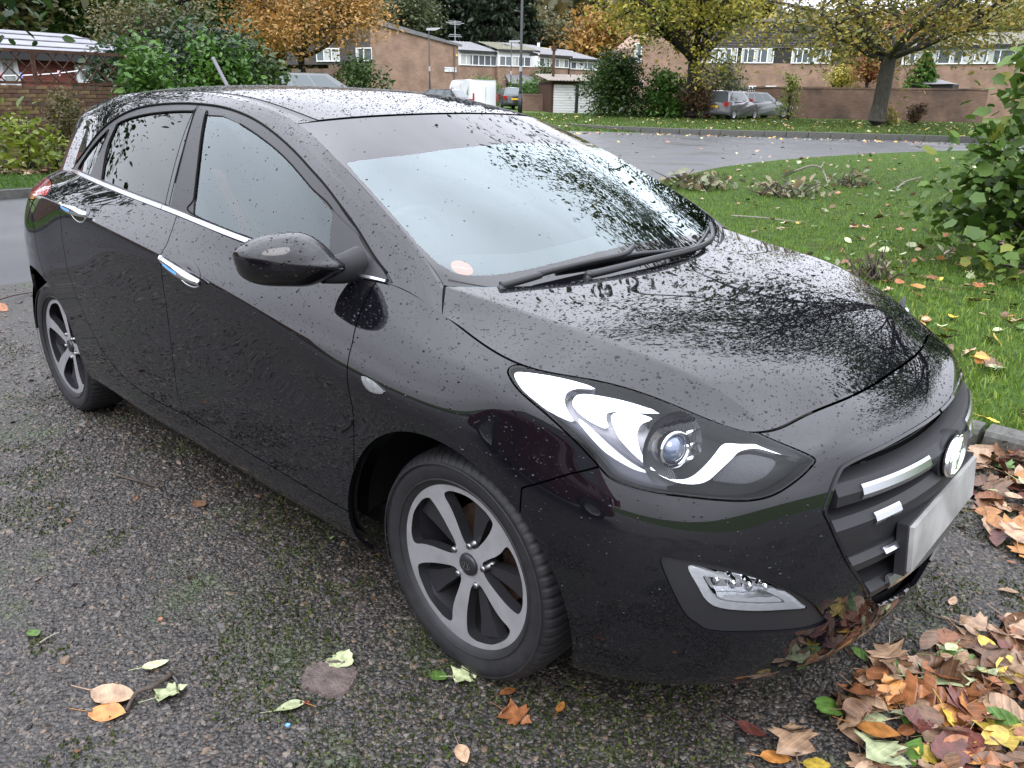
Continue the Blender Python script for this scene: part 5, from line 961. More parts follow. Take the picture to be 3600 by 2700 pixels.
# shrubs on the bank and by the walls
for a in [('dark_shrub', 'large dark green shrub in front of the garage doors', 2160, 51.5, 2.4, 2.0, 3.1, 9000, .17, 'green', 'oval'), ('light_shrub', 'lighter yellow-green shrub right of the large dark one', 2335, 51, 1.5, 1.4, 2.3, 4500, .18, 'bright', 'oval'), ('brown_shrub', 'brown twiggy shrub with yellow leaves at the foot of the yellow tree', 2440, 50, 1.5, 1.2, 1.9, 3200, .15, 'brown', 'diamond'),
          ('grey_green_shrub', 'tall grey-green shrub behind the yellow tree trunk', 2520, 57, 1.9, 1.6, 3.0, 4200, .16, 'pale', 'oval'), ('thin_shrub', 'thin leggy shrub with yellow-green leaves beside the silver car', 2770, 52, .75, .7, 2.2, 650, .15, 'lime', 'oval'), ('dead_shrub', 'low dead brown shrub at the foot of the brick wall', 3225, 50, .55, .5, .95, 1600, .09, 'brown', 'diamond'),
          ('stump_shrub', 'dark twiggy stump growth beside the spreading tree trunk', 3130, 46.5, .5, .45, .9, 260, .13, 'cherry', 'oval'), ('hedge_shrub', 'low green hedge above the brick wall by the lamp post', 1880, 63, 3.0, 1.0, 1.9, 2600, .16, 'bright', 'oval'), ('garden_shrub', 'green garden shrub left of the brown pole', 1910, 66, 1.2, 1.0, 2.9, 2200, .15, 'green', 'oval'), ('garden_shrub', 'yellow-green garden shrub behind the white van', 1690, 68, 2.0, 1.0, 2.0, 2200, .16, 'bright', 'oval'),
          ('leafy_shrub', 'green shrub growing below the orange tree by the house wall', 1270, 40, 1.6, 1.2, 2.0, 2200, .16, 'green', 'oval')]:
    n_, lab, px, d, rx, ry, h, nl, ls, pal, sh = a; bush(n_, lab, gpt(px, d), rx, ry, h, nl, ls, pal, hash_ := (px % 97)+int(d), sh)
conifer('clipped_conifer', 'bright green cone-shaped conifer behind the brick wall on the right', gpt(3222, 62), 4.3, 1.75, 9000, .16, 'bright', 91)
# left: planting along the garden wall
def lpt(px, d, z=.1): p = bearing(px, 400, d); return (p[0], p[1], z)
bush('elder_shrub', 'bright green leafy shrub spilling over the garden wall', lpt(530, 18.4), .70, .6, 1.95, 1900, .12, 'bright', 5, 'oval', low=.35)
bush('round_shrub', 'small olive round shrub against the garden wall', lpt(225, 17.6), .42, .36, 1.15, 2600, .06, 'olive', 7, 'diamond')
bush('yellowing_plant', 'low plant with yellowing leaves in the bed left of the round shrub', lpt(70, 16.4), .75, .5, .85, 420, .12, 'lime', 9, 'oval', clump=.3); bush('yellowing_plant', 'low yellow-green plant in the bed at the foot of the garden wall', lpt(170, 16.0), .35, .3, .55, 180, .11, 'lime', 10, 'oval', clump=.3)
for i, (px, d, rx, h, pal) in enumerate([(680, 21, 1.3, 2.55, 'ivy'), (830, 21.5, 1.2, 2.4, 'ivy'), (920, 22, .7, 2.1, 'green'), (450, 22, .8, 2.2, 'ivy'), (780, 20.5, .8, 2.2, 'bright')]):
    bush('ivy_hedge' if pal == 'ivy' else 'hedge_bush', ['dark ivy hedge behind the bright shrub', 'dark ivy hedge right of the one behind the bright shrub', 'green hedge bush at the right end of the garden hedge', 'dark ivy mass at the right end of the trellis', 'brighter green leaves on the front of the ivy hedge'][i], lpt(px, d), rx, .9, h, 4200, .12, pal, 20+i, 'oval')
# near right: sycamore-leaved thicket at the edge of the lawn
sb = bearing(3800, 700, 8.6)
bush('sycamore_thicket', 'bushy green sycamore thicket with lobed leaves at the right edge of the lawn', (sb[0], sb[1], .03), 1.0, 1.1, 2.0, 5200, .098, 'thicket', 63, 'lobed', clump=.16, nst=14, hbias=-.05)
# tree on the left verge whose leafy branch hangs into the upper left corner (trunk out of view)
tree('overhanging_tree', 'tree whose dark green leafy branch hangs into the upper left corner', (-11.6, -1.0, .1), 8.0, 4.2, .17, 3.3, 8, 4600, .14, 'maple', 88, 3, .22, shape='oval', sig=.28, hbias=-.15, trop=.02, up=.25, az=(R(5), R(80)))
# tall tree beyond the right edge, mirrored in the hood and screen
tree('tall_lawn_tree', 'tall half-bare tree on the lawn beyond the right edge, mirrored in the hood', (1.0, 10.6, .03), 9.3, 6.6, .2, 3.5, 13, 26000, .115, 'maple', 101, 3, .05, shape='oval', sig=.5, up=.3, trop=.1, az=(R(-12), R(192)))
tree('bank_tree', 'tall amber tree on the bank beyond the right edge, mirrored in the hood', gpt(3900, 34), 14, 5.5, .32, 3.2, 9, 9000, .2, 'cherry', 131, 3, .12, sig=.6, shape='oval')
# ================================================================== buildings, walls, street furniture
M_BRICK = brick_mat('brown_brick', (.27, .165, .115), (.20, .12, .085), (.22, .18, .14)); M_BRICKD = brick_mat('stained_and_shaded_brick', (.17, .10, .07), (.12, .07, .052), (.12, .095, .075), amt=.8, sscale=.30, stain=(.022, .02, .02)); M_BRICKR = brick_mat('red_brick', (.22, .055, .035), (.17, .045, .03), (.16, .12, .1))  # M_BRICKD: stained walls, plus the shade painted on the house's side wall
M_UPVC = simple('white_upvc', (.72, .73, .74), .35, noise=.06, nscale=3); M_PANEL = simple('white_panel', (.66, .67, .69), .6, noise=.1, nscale=2); M_PANE = simple('window_pane', (.09, .11, .12), .04, 0, .6, 0); M_CURT = simple('net_curtain', (.40, .42, .40), .9, noise=.2, nscale=6)
M_SLATE = ramp_mat('grey_roof', [(.3, (.10, .10, .105)), (.7, (.17, .17, .175))], 3, 8, .7, .4, .3, .02, 20); M_RIB = ramp_mat('mossy_ribbed_roof', [(.3, (.075, .075, .05)), (.7, (.15, .145, .10))], 2, 8, .8, .3, .4, .03, 12); M_CREAM = simple('cream_roof', (.55, .50, .34), .7, noise=.1, nscale=2); M_CLAD = ramp_mat('dark_timber_and_shade', [(.3, (.035, .033, .036)), (.7, (.085, .08, .082))], 5, 8, .8, .3, .4, .01, 30, stretch=(.3, .3, 3)); M_FASC = simple('black_fascia', (.012, .012, .014), .5)  # M_CLAD: real dark timber, plus painted shade on the brick house
M_PAINTW = ramp_mat('flaking_white_paint', [(.30, (.16, .12, .09)), (.40, (.55, .55, .56)), (.8, (.68, .68, .70))], 6, 9, .8, .3, .3, .01, 30, stretch=(.4, .4, 3)); M_WOODB = ramp_mat('brown_wood', [(.3, (.03, .015, .01)), (.7, (.085, .045, .03))], 8, 8, .85, .2, .4, .01, 30); M_POLE = simple('lamp_black', (.012, .014, .014), .4, 0, .4); M_GALV = simple('lamp_grey', (.35, .36, .38), .5, .3); M_ASB = ramp_mat('corrugated_roof', [(.3, (.12, .105, .09)), (.7, (.24, .21, .175))], 4, 8, .85, .3, .3, .02, 18)
class Face:
    """vertical plane through two bearings; s metres along, z up, t metres back from it"""
    def __init__(s, px0, d0, px1, d1): s.p0, s.d0, s.px0 = bearing(px0, 300, d0), d0, px0; s.p1 = bearing(px1, 300, d1); v = s.p1-s.p0; v[2] = 0; s.len = np.linalg.norm(v); s.e = v/s.len; s.n = np.array([-s.e[1], s.e[0], 0]); s.n = s.n if s.n@(s.p0-CAM) > 0 else -s.n
    def P(s, a, z, t=0): q = s.p0+s.e*a+s.n*t; return (q[0], q[1], z)
    def hit(s, px, py):
        d = pix(px, py); k = ((s.p0-CAM)@s.n)/(d@s.n); q = CAM+d*k; return float((q-s.p0)@s.e), float(q[2])
    def wall(s, name, poly, thick, mat, parent, t=0):
        n = len(poly); V = [s.P(a, z, t) for a, z in poly]+[s.P(a, z, t+thick) for a, z in poly]; me = mesh(name, V, [tuple(range(n)), tuple(range(2*n-1, n-1, -1))]+[(i, n+i, n+(i+1) % n, (i+1) % n) for i in range(n)])
        uv_plane(me, lambda c: ((np.array(c)-s.p0)@s.e+(np.array(c)-s.p0)@s.n, c[2])); return obj(name, me, mat, parent)
    def box(s, name, a0, a1, z0, z1, t0, t1, mat, parent):
        return MB().add([s.P(a, z, t) for t in (t0, t1) for z in (z0, z1) for a in (a0, a1)], [(0, 1, 3, 2), (4, 6, 7, 5), (0, 4, 5, 1), (2, 3, 7, 6), (0, 2, 6, 4), (1, 5, 7, 3)]).build(name, mat, parent)
    def window(s, a0, a1, z0, z1, lights, parent, t=-.03, curtain=True, fr=.07, panel=False):
        w = empty('window', parent=parent); mb = MB(); q = lambda b0, b1, c0, c1, t0, t1: mb.add([s.P(a, z, tt) for tt in (t0, t1) for z in (c0, c1) for a in (b0, b1)], [(0, 1, 3, 2), (4, 6, 7, 5), (0, 4, 5, 1), (2, 3, 7, 6), (0, 2, 6, 4), (1, 5, 7, 3)])
        q(a0, a1, z1-fr, z1, t-.05, t+.05); q(a0, a1, z0, z0+fr, t-.07, t+.05)
        xs = np.linspace(a0, a1, lights+1)
        for i, x in enumerate(xs): x0 = min(max(x-fr/2, a0), a1-fr); q(x0, x0+fr, z0+fr, z1-fr, t-.05, t+.05)
        mb.build('frame', M_UPVC, w)
        for i in range(lights):
            pa, pb = xs[i]+fr*.5, xs[i+1]-fr*.5; s.box('pane', pa, pb, z0+fr, z1-fr, t-.012, t-.004, M_PANE, w)
            if curtain and rnd.random() < .7: k = pa+(pb-pa)*rnd.uniform(.3, 1); s.box('curtain', pa, k, z0+fr+.01, z1-fr-.01, t-.0155, t-.0125, M_CURT, w)
        return w
# -- brick house with the mono-pitch end wall
h = tag(empty('brick_house'), 'brown brick house with a blank sloping end wall and a white name board', 'house'); f = Face(1330, 60, 1612, 63)
a, z0 = f.hit(1345, 78); b, z1 = f.hit(1612, 160); gb = ground_z(*f.P(2, 0)[:2])-.3
f.wall('end_wall', [(0, gb), (f.len, gb), (f.len, z1), (.25, z0), (0, z0)], 9, M_BRICK, h); f.box('verge_board', 0, 0.01, z0, z0+.01, 0, .1, M_FASC, h)
me = MB().add([f.P(-.1, z0+.03, -.15), f.P(.25, z0+.12, -.15), f.P(f.len+.25, z1+.06, -.15), f.P(-.1, z0+.03, 9), f.P(.25, z0+.12, 9), f.P(f.len+.25, z1+.06, 9), f.P(f.len+.25, z1-.10, -.15), f.P(-.1, z0-.16, -.15)], [(0, 1, 4, 3), (1, 2, 5, 4), (7, 6, 2, 1, 0)]); me.build('roof', M_SLATE, h)
f2 = Face(1000, 66, 1330, 60.02); zt = f2.hit(1330, 80)[1]; f2.wall('side_wall', [(0, gb), (f2.len, gb), (f2.len, f2.hit(1330, 240)[1]), (0, f2.hit(1330, 240)[1])], .3, M_BRICKD, h, t=.5)  # facade in shadow: the shade is put into the darker brick colour
f2.box('shaded_upper_wall', 0, f2.len, f2.hit(1330, 225)[1], zt, .45, .8, M_CLAD, h); a0, zb = f2.hit(1240, 215); a1, zt2 = f2.hit(1322, 165); f2.window(a0, a1, zb, zt2, 3, h, t=.42); a0, _ = f2.hit(1100, 215); f2.window(a0, a0+2.2, zb, zt2, 3, h, t=.42)  # dark upper box paints the shadow on this facade, not boarding
a0, zb = f.hit(1562, 252); a1, zt = f.hit(1603, 237.5); f.box('name_board', a0, a1, zb, zt, -.07, -.01, M_PANEL, h)
M_INK = simple('dark_lettering', (.03, .03, .035), .6)
for k, tx in enumerate(('WOODLAND ROAD', '144 - 150')): q = f.P((a0+a1)/2, zt-(.11 if k == 0 else .24), -.075); text('board_lettering', tx, .12, frame4(q, f.e, (0, 0, 1)), M_INK, h, ext=.001)
f.box('alarm_box', f.len-.28, f.len-.1, f.hit(1600, 198)[1], f.hit(1600, 190)[1], -.1, -.01, simple('yellow_box', (.6, .42, .1), .5), h); f.box('downpipe', f.len-.42, f.len-.34, gb, z1-.1, -.1, -.01, M_BRICKD, h)
# aerial
q = bearing(1600, 130, 66); am = MB().tube([(q[0], q[1], zy(1600, 132, 66)-.5), (q[0], q[1], zy(1600, 72, 66))], .03, 5)
for k, (zz, w_) in enumerate(((75, .55), (80, .8), (85, .5), (122, .5), (128, .6))): am.obox((q[0], q[1], zy(1600, zz, 66)), [f.e, f.n, (0, 0, 1)], (w_, .02, .02))
am.build('roof_aerial', M_GALV, h)
# -- terrace with white window bands
def terrace(px0, d0, px1, d1, roof_top, eave, win_t, win_b, base, lights, label, roofm, band=True, low=None, wallm=None):
    hh = tag(empty('terraced_house'), label, 'house', 'terraced houses behind the parking court'); f = Face(px0, d0, px1, d1); pm = (px0+px1)/2; zz = [f.hit(pm, y)[1] for y in (eave, win_t, win_b, base)]; gz = ground_z(*f.P(f.len/2, 0)[:2])-.3
    f.wall('wall', [(0, gz), (f.len, gz), (f.len, zz[2]), (0, zz[2])], 7, wallm or M_BRICK, hh); f.box('upper_panel', 0.002, f.len-.002, zz[2], zz[0], .01, 7, M_PANEL, hh); f.window(.12, f.len-.12, zz[2]+.02, zz[1], lights, hh); f.box('gutter', -.05, f.len+.05, zz[0]-.05, zz[0]+.12, -.35, -.2, M_FASC, hh)
    zr = f.hit(pm, roof_top)[1]; zr = zz[0]+.1+(zr-zz[0])*1.12; mb = MB(); nrib = max(6, int(f.len/.30)); xs = np.linspace(-.1, f.len+.1, nrib*2+1); V = []
    for i, x in enumerate(xs): u_ = .045 if (i % 2) else 0; V += [f.P(x, zz[0]+.10+u_, -.30), f.P(x, zr+u_, 4.6), f.P(x, zz[0]+.0, -.30)]
    mb.add(V, [(3*i, 3*i+3, 3*i+4, 3*i+1) for i in range(len(xs)-1)]+[(3*i+2, 3*i+5, 3*i+3, 3*i) for i in range(len(xs)-1)]); mb.build('roof', roofm, hh)
    f.wall('gable_cheek', [(0, zz[0]-.02), (.2, zz[0]-.02), (.2, zz[0]+.06), (0, zz[0]+.06)], 6.9, M_FASC, hh, .02); f.box('downpipe', f.len-.10, f.len-.02, gz, zz[0], -.12, -.02, M_FASC, hh)
    if low: 
        a0, za = f.hit(low[0], low[3]); a1, zb = f.hit(low[1], low[2]); V = [f.P(a0, zb, 0), f.P(a1, zb, 0), f.P(a1+.3, za, -1.3), f.P(a0-.1, za, -1.3), f.P(a0, zb-.1, 0), f.P(a1, zb-.1, 0), f.P(a1+.3, za-.1, -1.3), f.P(a0-.1, za-.1, -1.3)]; MB().add(V, [(0, 1, 2, 3), (7, 6, 5, 4), (3, 2, 6, 7), (0, 3, 7, 4), (1, 5, 6, 2)]).build('porch_roof', M_SLATE, hh); f.box('porch_wall', a0+.1, a1, gz, za, -.9, 0, M_FASC, hh)
    return f, hh
terrace(1613, 72, 1748, 74, 145, 184, 192, 232, 300, 6, 'terraced house next to the brick end wall with grey roof and white window band', M_SLATE)
terrace(1749, 73.5, 1888, 75, 148, 181, 198, 235, 300, 6, 'terraced house with mossy ribbed roof behind the thin street lamp', M_RIB, low=(1775, 1870, 264, 292))
terrace(1889, 74, 1998, 77, 158, 199, 205, 238, 300, 6, 'terraced house behind the brown pole with dark roof', M_SLATE); terrace(1999, 77.5, 2100, 80, 175, 212, 218, 246, 300, 5, 'last terraced house of the row, partly behind the yellow tree', M_SLATE)
fc = Face(1850, 84, 2010, 86); ar = tag(empty('flat_roofed_block'), 'low block with cream roof rising behind the terrace', 'building'); fc.wall('wall', [(0, 0), (fc.len, 0), (fc.len, fc.hit(1990, 178)[1]), (0, fc.hit(1850, 160)[1])], 8, M_CREAM, ar); fc.box('flue', .9*fc.len*.35, .9*fc.len*.35+.2, fc.hit(1880, 165)[1], fc.hit(1880, 147)[1], 1, 1.2, M_UPVC, ar)
# -- house with dark timber cladding
hc = tag(empty('timber_clad_house'), 'brown brick house with dark timber-clad upper storey behind the yellow tree', 'house'); f = Face(2455, 70, 2925, 70); gz = ground_z(*f.P(3, 0)[:2])-.3; zb = f.hit(2600, 222)[1]; zt = f.hit(2600, 170)[1]; ztop = f.hit(2600, 78)[1]
f.wall('wall', [(0, gz), (f.len, gz), (f.len, zb), (0, zb)], 8, M_BRICK, hc); nb = 10
for unit_ in range(2):
    for k in range(nb):
        s0, s1 = f.len/2*unit_+.02, f.len/2*(unit_+1)-.02; za, zc = zt+.02+(ztop-zt)*k/nb, zt+.02+(ztop-zt)*(k+1)/nb; MB().add([f.P(s0, za, -.05), f.P(s1, za, -.05), f.P(s1, zc-.015, .0), f.P(s0, zc-.015, .0), f.P(s0, za, .1), f.P(s1, za, .1), f.P(s1, zc-.015, .1), f.P(s0, zc-.015, .1)], [(0, 1, 2, 3), (0, 4, 5, 1), (3, 2, 6, 7), (1, 5, 6, 2), (0, 3, 7, 4)]).build('cladding_board', M_CLAD, hc)
f.box('upper_core', .01, f.len-.01, zb, ztop, .11, 8, M_FASC, hc)
for px0, px1, l in ((2458, 2592, 6), (2606, 2720, 5), (2782, 2920, 7)): a0, _ = f.hit(px0, 200); a1, _ = f.hit(px1, 200); f.window(a0, a1, zb, zt, l, hc)
for px0, px1 in ((2690, 2730), (2630, 2660)): a0, q0 = f.hit(px0, 320); a1, q1 = f.hit(px1, 302); f.window(a0, a1, q0, q1, 2, hc)
zr = f.hit(2600, 62)[1]; f.box('roof', -.2, f.len+.2, ztop, ztop+.25, -.3, 8.2, M_SLATE, hc); f.box('roof_white_trim', f.hit(2530, 70)[0], f.hit(2590, 70)[0], ztop+.26, ztop+.45, .5, 1.0, M_UPVC, hc)
fg_ = Face(2205, 67, 2452, 69); a0, z0 = fg_.hit(2235, 165); a1, z1 = fg_.hit(2300, 108); zz = fg_.hit(2400, 108)[1]; fg_.wall('gable_wall', [(a0, gz), (fg_.len, gz), (fg_.len, zz), (a1, z1), (a0, z0)], 6, M_BRICK, hc, .0); a0, q0 = fg_.hit(2202, 218); a1, q1 = fg_.hit(2218, 150); fg_.window(a0+.6, a1+.9, q0, q1, 1, hc)
# -- right-hand house
f, hh = terrace(3155, 68, 3640, 66, 112, 166, 176, 226, 300, 11, 'brick house with mossy roof and long white window band behind the clipped conifer', M_RIB); hh['group'] = ''; del hh['group']
fs = Face(2960, 74, 3160, 72); sh = tag(empty('brick_cottage'), 'plain brick cottage with small white window seen behind the spreading tree trunk', 'house'); zc_ = fs.hit(3060, 215)[1]; fs.wall('wall', [(0, 0), (fs.len, 0), (fs.len, zc_), (0, zc_)], 5, M_BRICK, sh); a0, q0 = fs.hit(2962, 282); a1, q1 = fs.hit(2985, 268); fs.window(a0, a1, q0, q1, 1, sh); fs.box('roof', -.2, fs.len+.2, zc_, zc_+.3, -.3, 5, M_RIB, sh)
fz = Face(3200, 61.5, 3350, 61); gzb = tag(empty('garden_shed'), 'dark garden shed with pale felt roof above the brick wall', 'shed'); q0 = fz.hit(3270, 312)[1]; q1 = fz.hit(3270, 292)[1]; fz.box('wall', 0, fz.len, 0, q0+.3, 0, 2, M_FASC, gzb); MB().add([fz.P(0, q0+.25, -.2), fz.P(fz.len*.55, q1+.25, .5), fz.P(fz.len, q0+.3, -.2), fz.P(0, q0+.25, 2.2), fz.P(fz.len*.55, q1+.25, 2.2), fz.P(fz.len, q0+.3, 2.2)], [(0, 1, 4, 3), (1, 2, 5, 4), (0, 2, 1)]).build('felt_roof', M_SLATE, gzb)
# -- garages with boarded white doors
f = Face(1938, 57, 2260, 58.5); g_ = tag(empty('garage_block'), 'row of garages with flaking white boarded doors and corrugated roof', 'garage'); gz = ground_z(*f.P(2, 0)[:2]); zt = f.hit(2000, 290)[1]
f.box('end_frame', 0, .16, gz-.3, zt, -.02, 5, M_WOODB, g_); f.box('lintel', 0, f.len, zt-.12, zt+.10, -.06, 5, M_WOODB, g_); V = []; xs = np.linspace(-.25, f.len+.2, 61)
for i, x in enumerate(xs): u_ = .05*(i % 2); V += [f.P(x, zt+.10+u_, -.45), f.P(x, zt+.62+u_, 5.4), f.P(x, zt+.08, -.45)]
MB().add(V, [(3*i, 3*i+3, 3*i+4, 3*i+1) for i in range(60)]+[(3*i+2, 3*i+5, 3*i+3, 3*i) for i in range(60)]).build('roof', M_ASB, g_)
for k, (p0, p1) in enumerate(((1946, 2022), (2034, 2108), (2120, 2200))):
    a0, _ = f.hit(p0, 340); a1, _ = f.hit(p1, 340); dr = empty('garage_door', parent=g_); nbd = 11; zb = gz-.05
    for j in range(nbd): s0 = zb+(zt-.14-zb)*j/nbd; f.box('board', a0, a1, s0+.008, s0+(zt-.14-zb)/nbd-.008, rnd.uniform(-.004, .004), .05, M_PAINTW, dr)
    f.box('door_back', a0-.01, a1+.01, zb, zt-.13, .045, .10, M_FASC, dr); f.box('post', a1+.01, a1+.22, gz-.3, zt-.12, -.02, .2, M_FASC, g_)
# -- walls and fence
def brick_wall(name, label, px0, d0, px1, d1, top, mat, thick=.23, cope=.10):
    f = Face(px0, d0, px1, d1); w = tag(empty(name), label, 'wall'); zt = f.hit((px0+px1)/2, top)[1]; gz = min(ground_z(*f.P(0, 0)[:2]), ground_z(*f.P(f.len, 0)[:2]))-.2; f.wall('brickwork', [(0, gz), (f.len, gz), (f.len, zt-cope), (0, zt-cope)], thick, mat, w); n = int(f.len/.9)
    for i in range(n): f.box('coping', f.len*i/n+.01, f.len*(i+1)/n-.01, zt-cope+.003, zt+rnd.uniform(-.012, .012), -.03, thick+.03, mat, w)
    for o in w.children:
        if o.name.startswith('coping'): uv_plane(o.data, lambda c: (c[0]+c[1], c[2]))
    return f, w, zt
fw, ww, zt = brick_wall('brick_wall', 'long stained brick wall behind the bank on the right', 2655, 57.5, 3480, 56, 308, M_BRICKD); brick_wall('low_brick_wall', 'low brick wall between the lamp post and the garages', 1836, 60, 1945, 60, 331, M_BRICKD)
ff_ = Face(2570, 59.5, 2920, 58.6); fn = tag(empty('picket_fence'), 'weathered dark picket fence above the brick wall behind the parked cars', 'fence'); q1 = ff_.hit(2740, 306)[1]; q0 = ff_.hit(2740, 330)[1]
for i in range(52): a = ff_.len*i/52; ff_.box('picket', a+.02, a+.10, q0-.5, q1+rnd.uniform(-.06, .04), -.02, .01, M_CLAD, fn)
ff_.box('rail', 0, ff_.len, q1-.22, q1-.14, .015, .06, M_CLAD, fn); ff_.box('rail', 0, ff_.len, q0-.1, q0-.02, .015, .06, M_CLAD, fn)
# -- left garden wall of single bricks, trellis and bungalow
f = Face(-260, 18.6, 1010, 21.6); gw = tag(empty('garden_wall'), 'old mossy garden wall of yellow-brown bricks on the left', 'wall'); zt = f.hit(140, 300)[1]
M_OLDB = [ramp_mat('old_brick_%d' % i, [(.3, tuple(x*.55 for x in c)), (.55, c), (.8, tuple(min(1, x*1.35) for x in c))], 9, 9, .9, .25, .6, .01, 50, second=[(1.4, .55, .7, (.045, .045, .018))]) for i, c in enumerate([(.13, .082, .045), (.105, .062, .040), (.155, .105, .055), (.085, .055, .042)])]
f.box('mortar_core', 0, f.len, 0, zt-.012, .014, .20, ramp_mat('old_mortar', [(.3, (.04, .032, .024)), (.7, (.085, .07, .055))], 10, 8, .95, .2, .5, .01, 40), gw)
ch_, bw_ = .0765, .2275; nc = int((zt-.10)/ch_); bm = []
for mi in range(4): b = MB().add([(x*.1085, y*.05, z*.0335) for x, y, z in ((-1, -1, -1), (1, -1, -1), (1, 1, -1), (-1, 1, -1), (-1, -1, 1), (1, -1, 1), (1, 1, 1), (-1, 1, 1))], [(0, 1, 5, 4), (3, 2, 1, 0), (4, 5, 6, 7), (1, 2, 6, 5), (0, 4, 7, 3)]); m_ = mesh('brick', b.v, b.f); m_.materials.append(M_OLDB[mi]); bm.append(m_)
rest = MB(); cnt = 0; rz = math.atan2(f.e[1], f.e[0]); vis0, vis1 = f.hit(-10, 400)[0], f.hit(345, 400)[0]
for c in range(nc+1):
    z = zt-.040-c*ch_; 
    for i in range(int(f.len/bw_)):
        s = (i+.5*(c % 2))*bw_+.1
        if vis0 < s < vis1 and cnt < 300: o = obj('brick', bm[rnd.choice((0, 0, 1, 1, 2, 3))], None, gw); o.location = f.P(s, z, .05+rnd.uniform(-.006, .006)); o.rotation_euler = (rnd.uniform(-.02, .02), 0, rz+rnd.uniform(-.01, .01)); cnt += 1
        else: rest.obox(f.P(s, z, .05+rnd.uniform(-.005, .005)), [f.e, f.n, (0, 0, 1)], (.1085, .05, .0335))
tag(rest.build('brick_field', M_OLDB[1], gw), kind='stuff')
tr = tag(empty('garden_trellis'), 'brown wooden lattice trellis standing on top of the garden wall', 'trellis'); zt2 = f.hit(140, 181)[1]; s0, s1 = 0, f.hit(460, 300)[0]
for s in np.arange(s0, s1, 1.83): f.box('post', s, s+.07, zt, zt2+.03, .02, .09, M_WOODB, tr)
f.box('rail', s0, s1, zt2-.02, zt2+.04, .10, .15, M_WOODB, tr); f.box('rail', s0, s1, zt+.02, zt+.07, .10, .15, M_WOODB, tr); hh_ = zt2-zt
for s in np.arange(s0-.8, s1, .33):
    for sg in (1, -1):
        a0, a1 = (s, s+hh_*.85) if sg > 0 else (s+hh_*.85, s); b0, b1 = f.P(a0, zt+.03, .155+.01*sg), f.P(a1, zt2-.01, .155+.01*sg)
        if min(a0, a1) > s0-.4 and max(a0, a1) < s1+.3: MB().tube([b0, b1], .014, 4).build('lattice_slat', M_WOODB, tr)
fb = Face(-350, 26, 480, 29); bg_ = tag(empty('bungalow'), 'red brick bungalow with pale grey roof behind the trellis', 'house'); ze = fb.hit(100, 196)[1]; zr = fb.hit(100, 128)[1]
fb.wall('wall', [(0, 0), (fb.len, 0), (fb.len, ze), (0, ze)], 7, M_BRICKR, bg_); fb.box('fascia', -.3, fb.len+.3, ze-.12, ze+.10, -.5, -.3, M_FASC, bg_); MB().add([fb.P(-.3, ze+.10, -.52), fb.P(fb.len+.3, ze+.10, -.52), fb.P(fb.len+.3, zr+.35, 3.6), fb.P(-.3, zr+.35, 3.6)], [(0, 1, 2, 3)]).build('roof', ramp_mat('felt_roof_grey', [(.3, (.15, .155, .175)), (.7, (.21, .215, .24))], 1.2, 8, .75, .3, .1, .01, 10), bg_)
for k in range(3): zz_ = ze+.10+(zr+.25-ze)*(k+.8)/3.6; tt_ = -.52+4.12*(k+.8)/3.6; MB().tube([fb.P(-.3, zz_+.02, tt_), fb.P(fb.len+.3, zz_+.02, tt_)], .02, 4).build('roof_lap', M_SLATE, bg_)
a0, q0 = fb.hit(5, 330); a1, q1 = fb.hit(52, 205); fb.window(a0, a1, q0, q1, 1, bg_, t=-.04, fr=.12); a0, q0 = fb.hit(268, 292); a1, q1 = fb.hit(352, 232); fb.window(a0, a1, q0, q1, 2, bg_, t=-.04, fr=.10)
wl_ = tag(empty('washing_line'), 'white washing line with pegs strung across the garden behind the trellis', 'washing line'); A_, B_ = bearing(-60, 265, 22.5), bearing(300, 246, 23.5); L_ = [A_+(B_-A_)*t+np.array([0, 0, -.05*math.sin(math.pi*t)]) for t in np.linspace(0, 1, 9)]; MB().tube(L_, .012, 5).build('line', M_UPVC, wl_)
for t, cl_ in ((.15, (.7, .2, .25)), (.35, (.2, .3, .7)), (.5, (.75, .3, .4)), (.72, (.8, .5, .6))): q = A_+(B_-A_)*t; MB().box((q[0]-.02, q[1]-.02, q[2]-.10), (q[0]+.02, q[1]+.02, q[2]+.02)).build('peg', simple('peg_%d' % int(t*100), cl_, .5), wl_)
# -- street lamps and pole
def lamp(label, px, d, ytop, r, arm, head=True):
    p = bearing(px, 350, d); z0 = ground_z(p[0], p[1])-.1; zt = zy(px, ytop, d); o = tag(empty('street_lamp', (p[0], p[1], z0)), label, 'street lamp', 'street lamps'); H = zt-z0
    MB().tube([(0, 0, 0), (0, 0, 1.35)], r*1.7, 10).build('base', M_POLE, o, True); MB().tube([(0, 0, 1.3), (0, 0, 1.5), (0, 0, H)], [r*1.7, r, r*.7], 10).build('column', M_POLE, o, True); MB().lathe([(r*1.15, 2.6), (r*1.15, 2.9)], 10, (0, 0, 0), 2).build('white_band', M_GALV, o)
    if head: e = _r*np.array([1, 1, 0]); e = e/np.linalg.norm(e)*arm; MB().add([(e[0]*a, e[1]*a, H+z) for a, z in ((-.25, .02), (.55, .02), (1.0, .14), (.95, .2), (-.2, .17))]+[(e[0]*a-e[1]*.18, e[1]*a+e[0]*.18, H+z) for a, z in ((-.25, .02), (.55, .02), (1.0, .14), (.95, .2), (-.2, .17))], [(0, 1, 2, 3, 4), (9, 8, 7, 6, 5)]+[(i, 5+i, 5+(i+1) % 5, (i+1) % 5) for i in range(5)]).build('lantern', M_GALV, o)
    return o
lamp('black street lamp in front of the blank brick end wall', 1512, 58, 108, .055, .75); lamp('thin black street lamp in front of the terrace, right of the van', 1795, 70, 150, .05, .9); lamp('tall black lamp post rising out of the top of the picture', 1829, 52, -330, .085, 1.0)
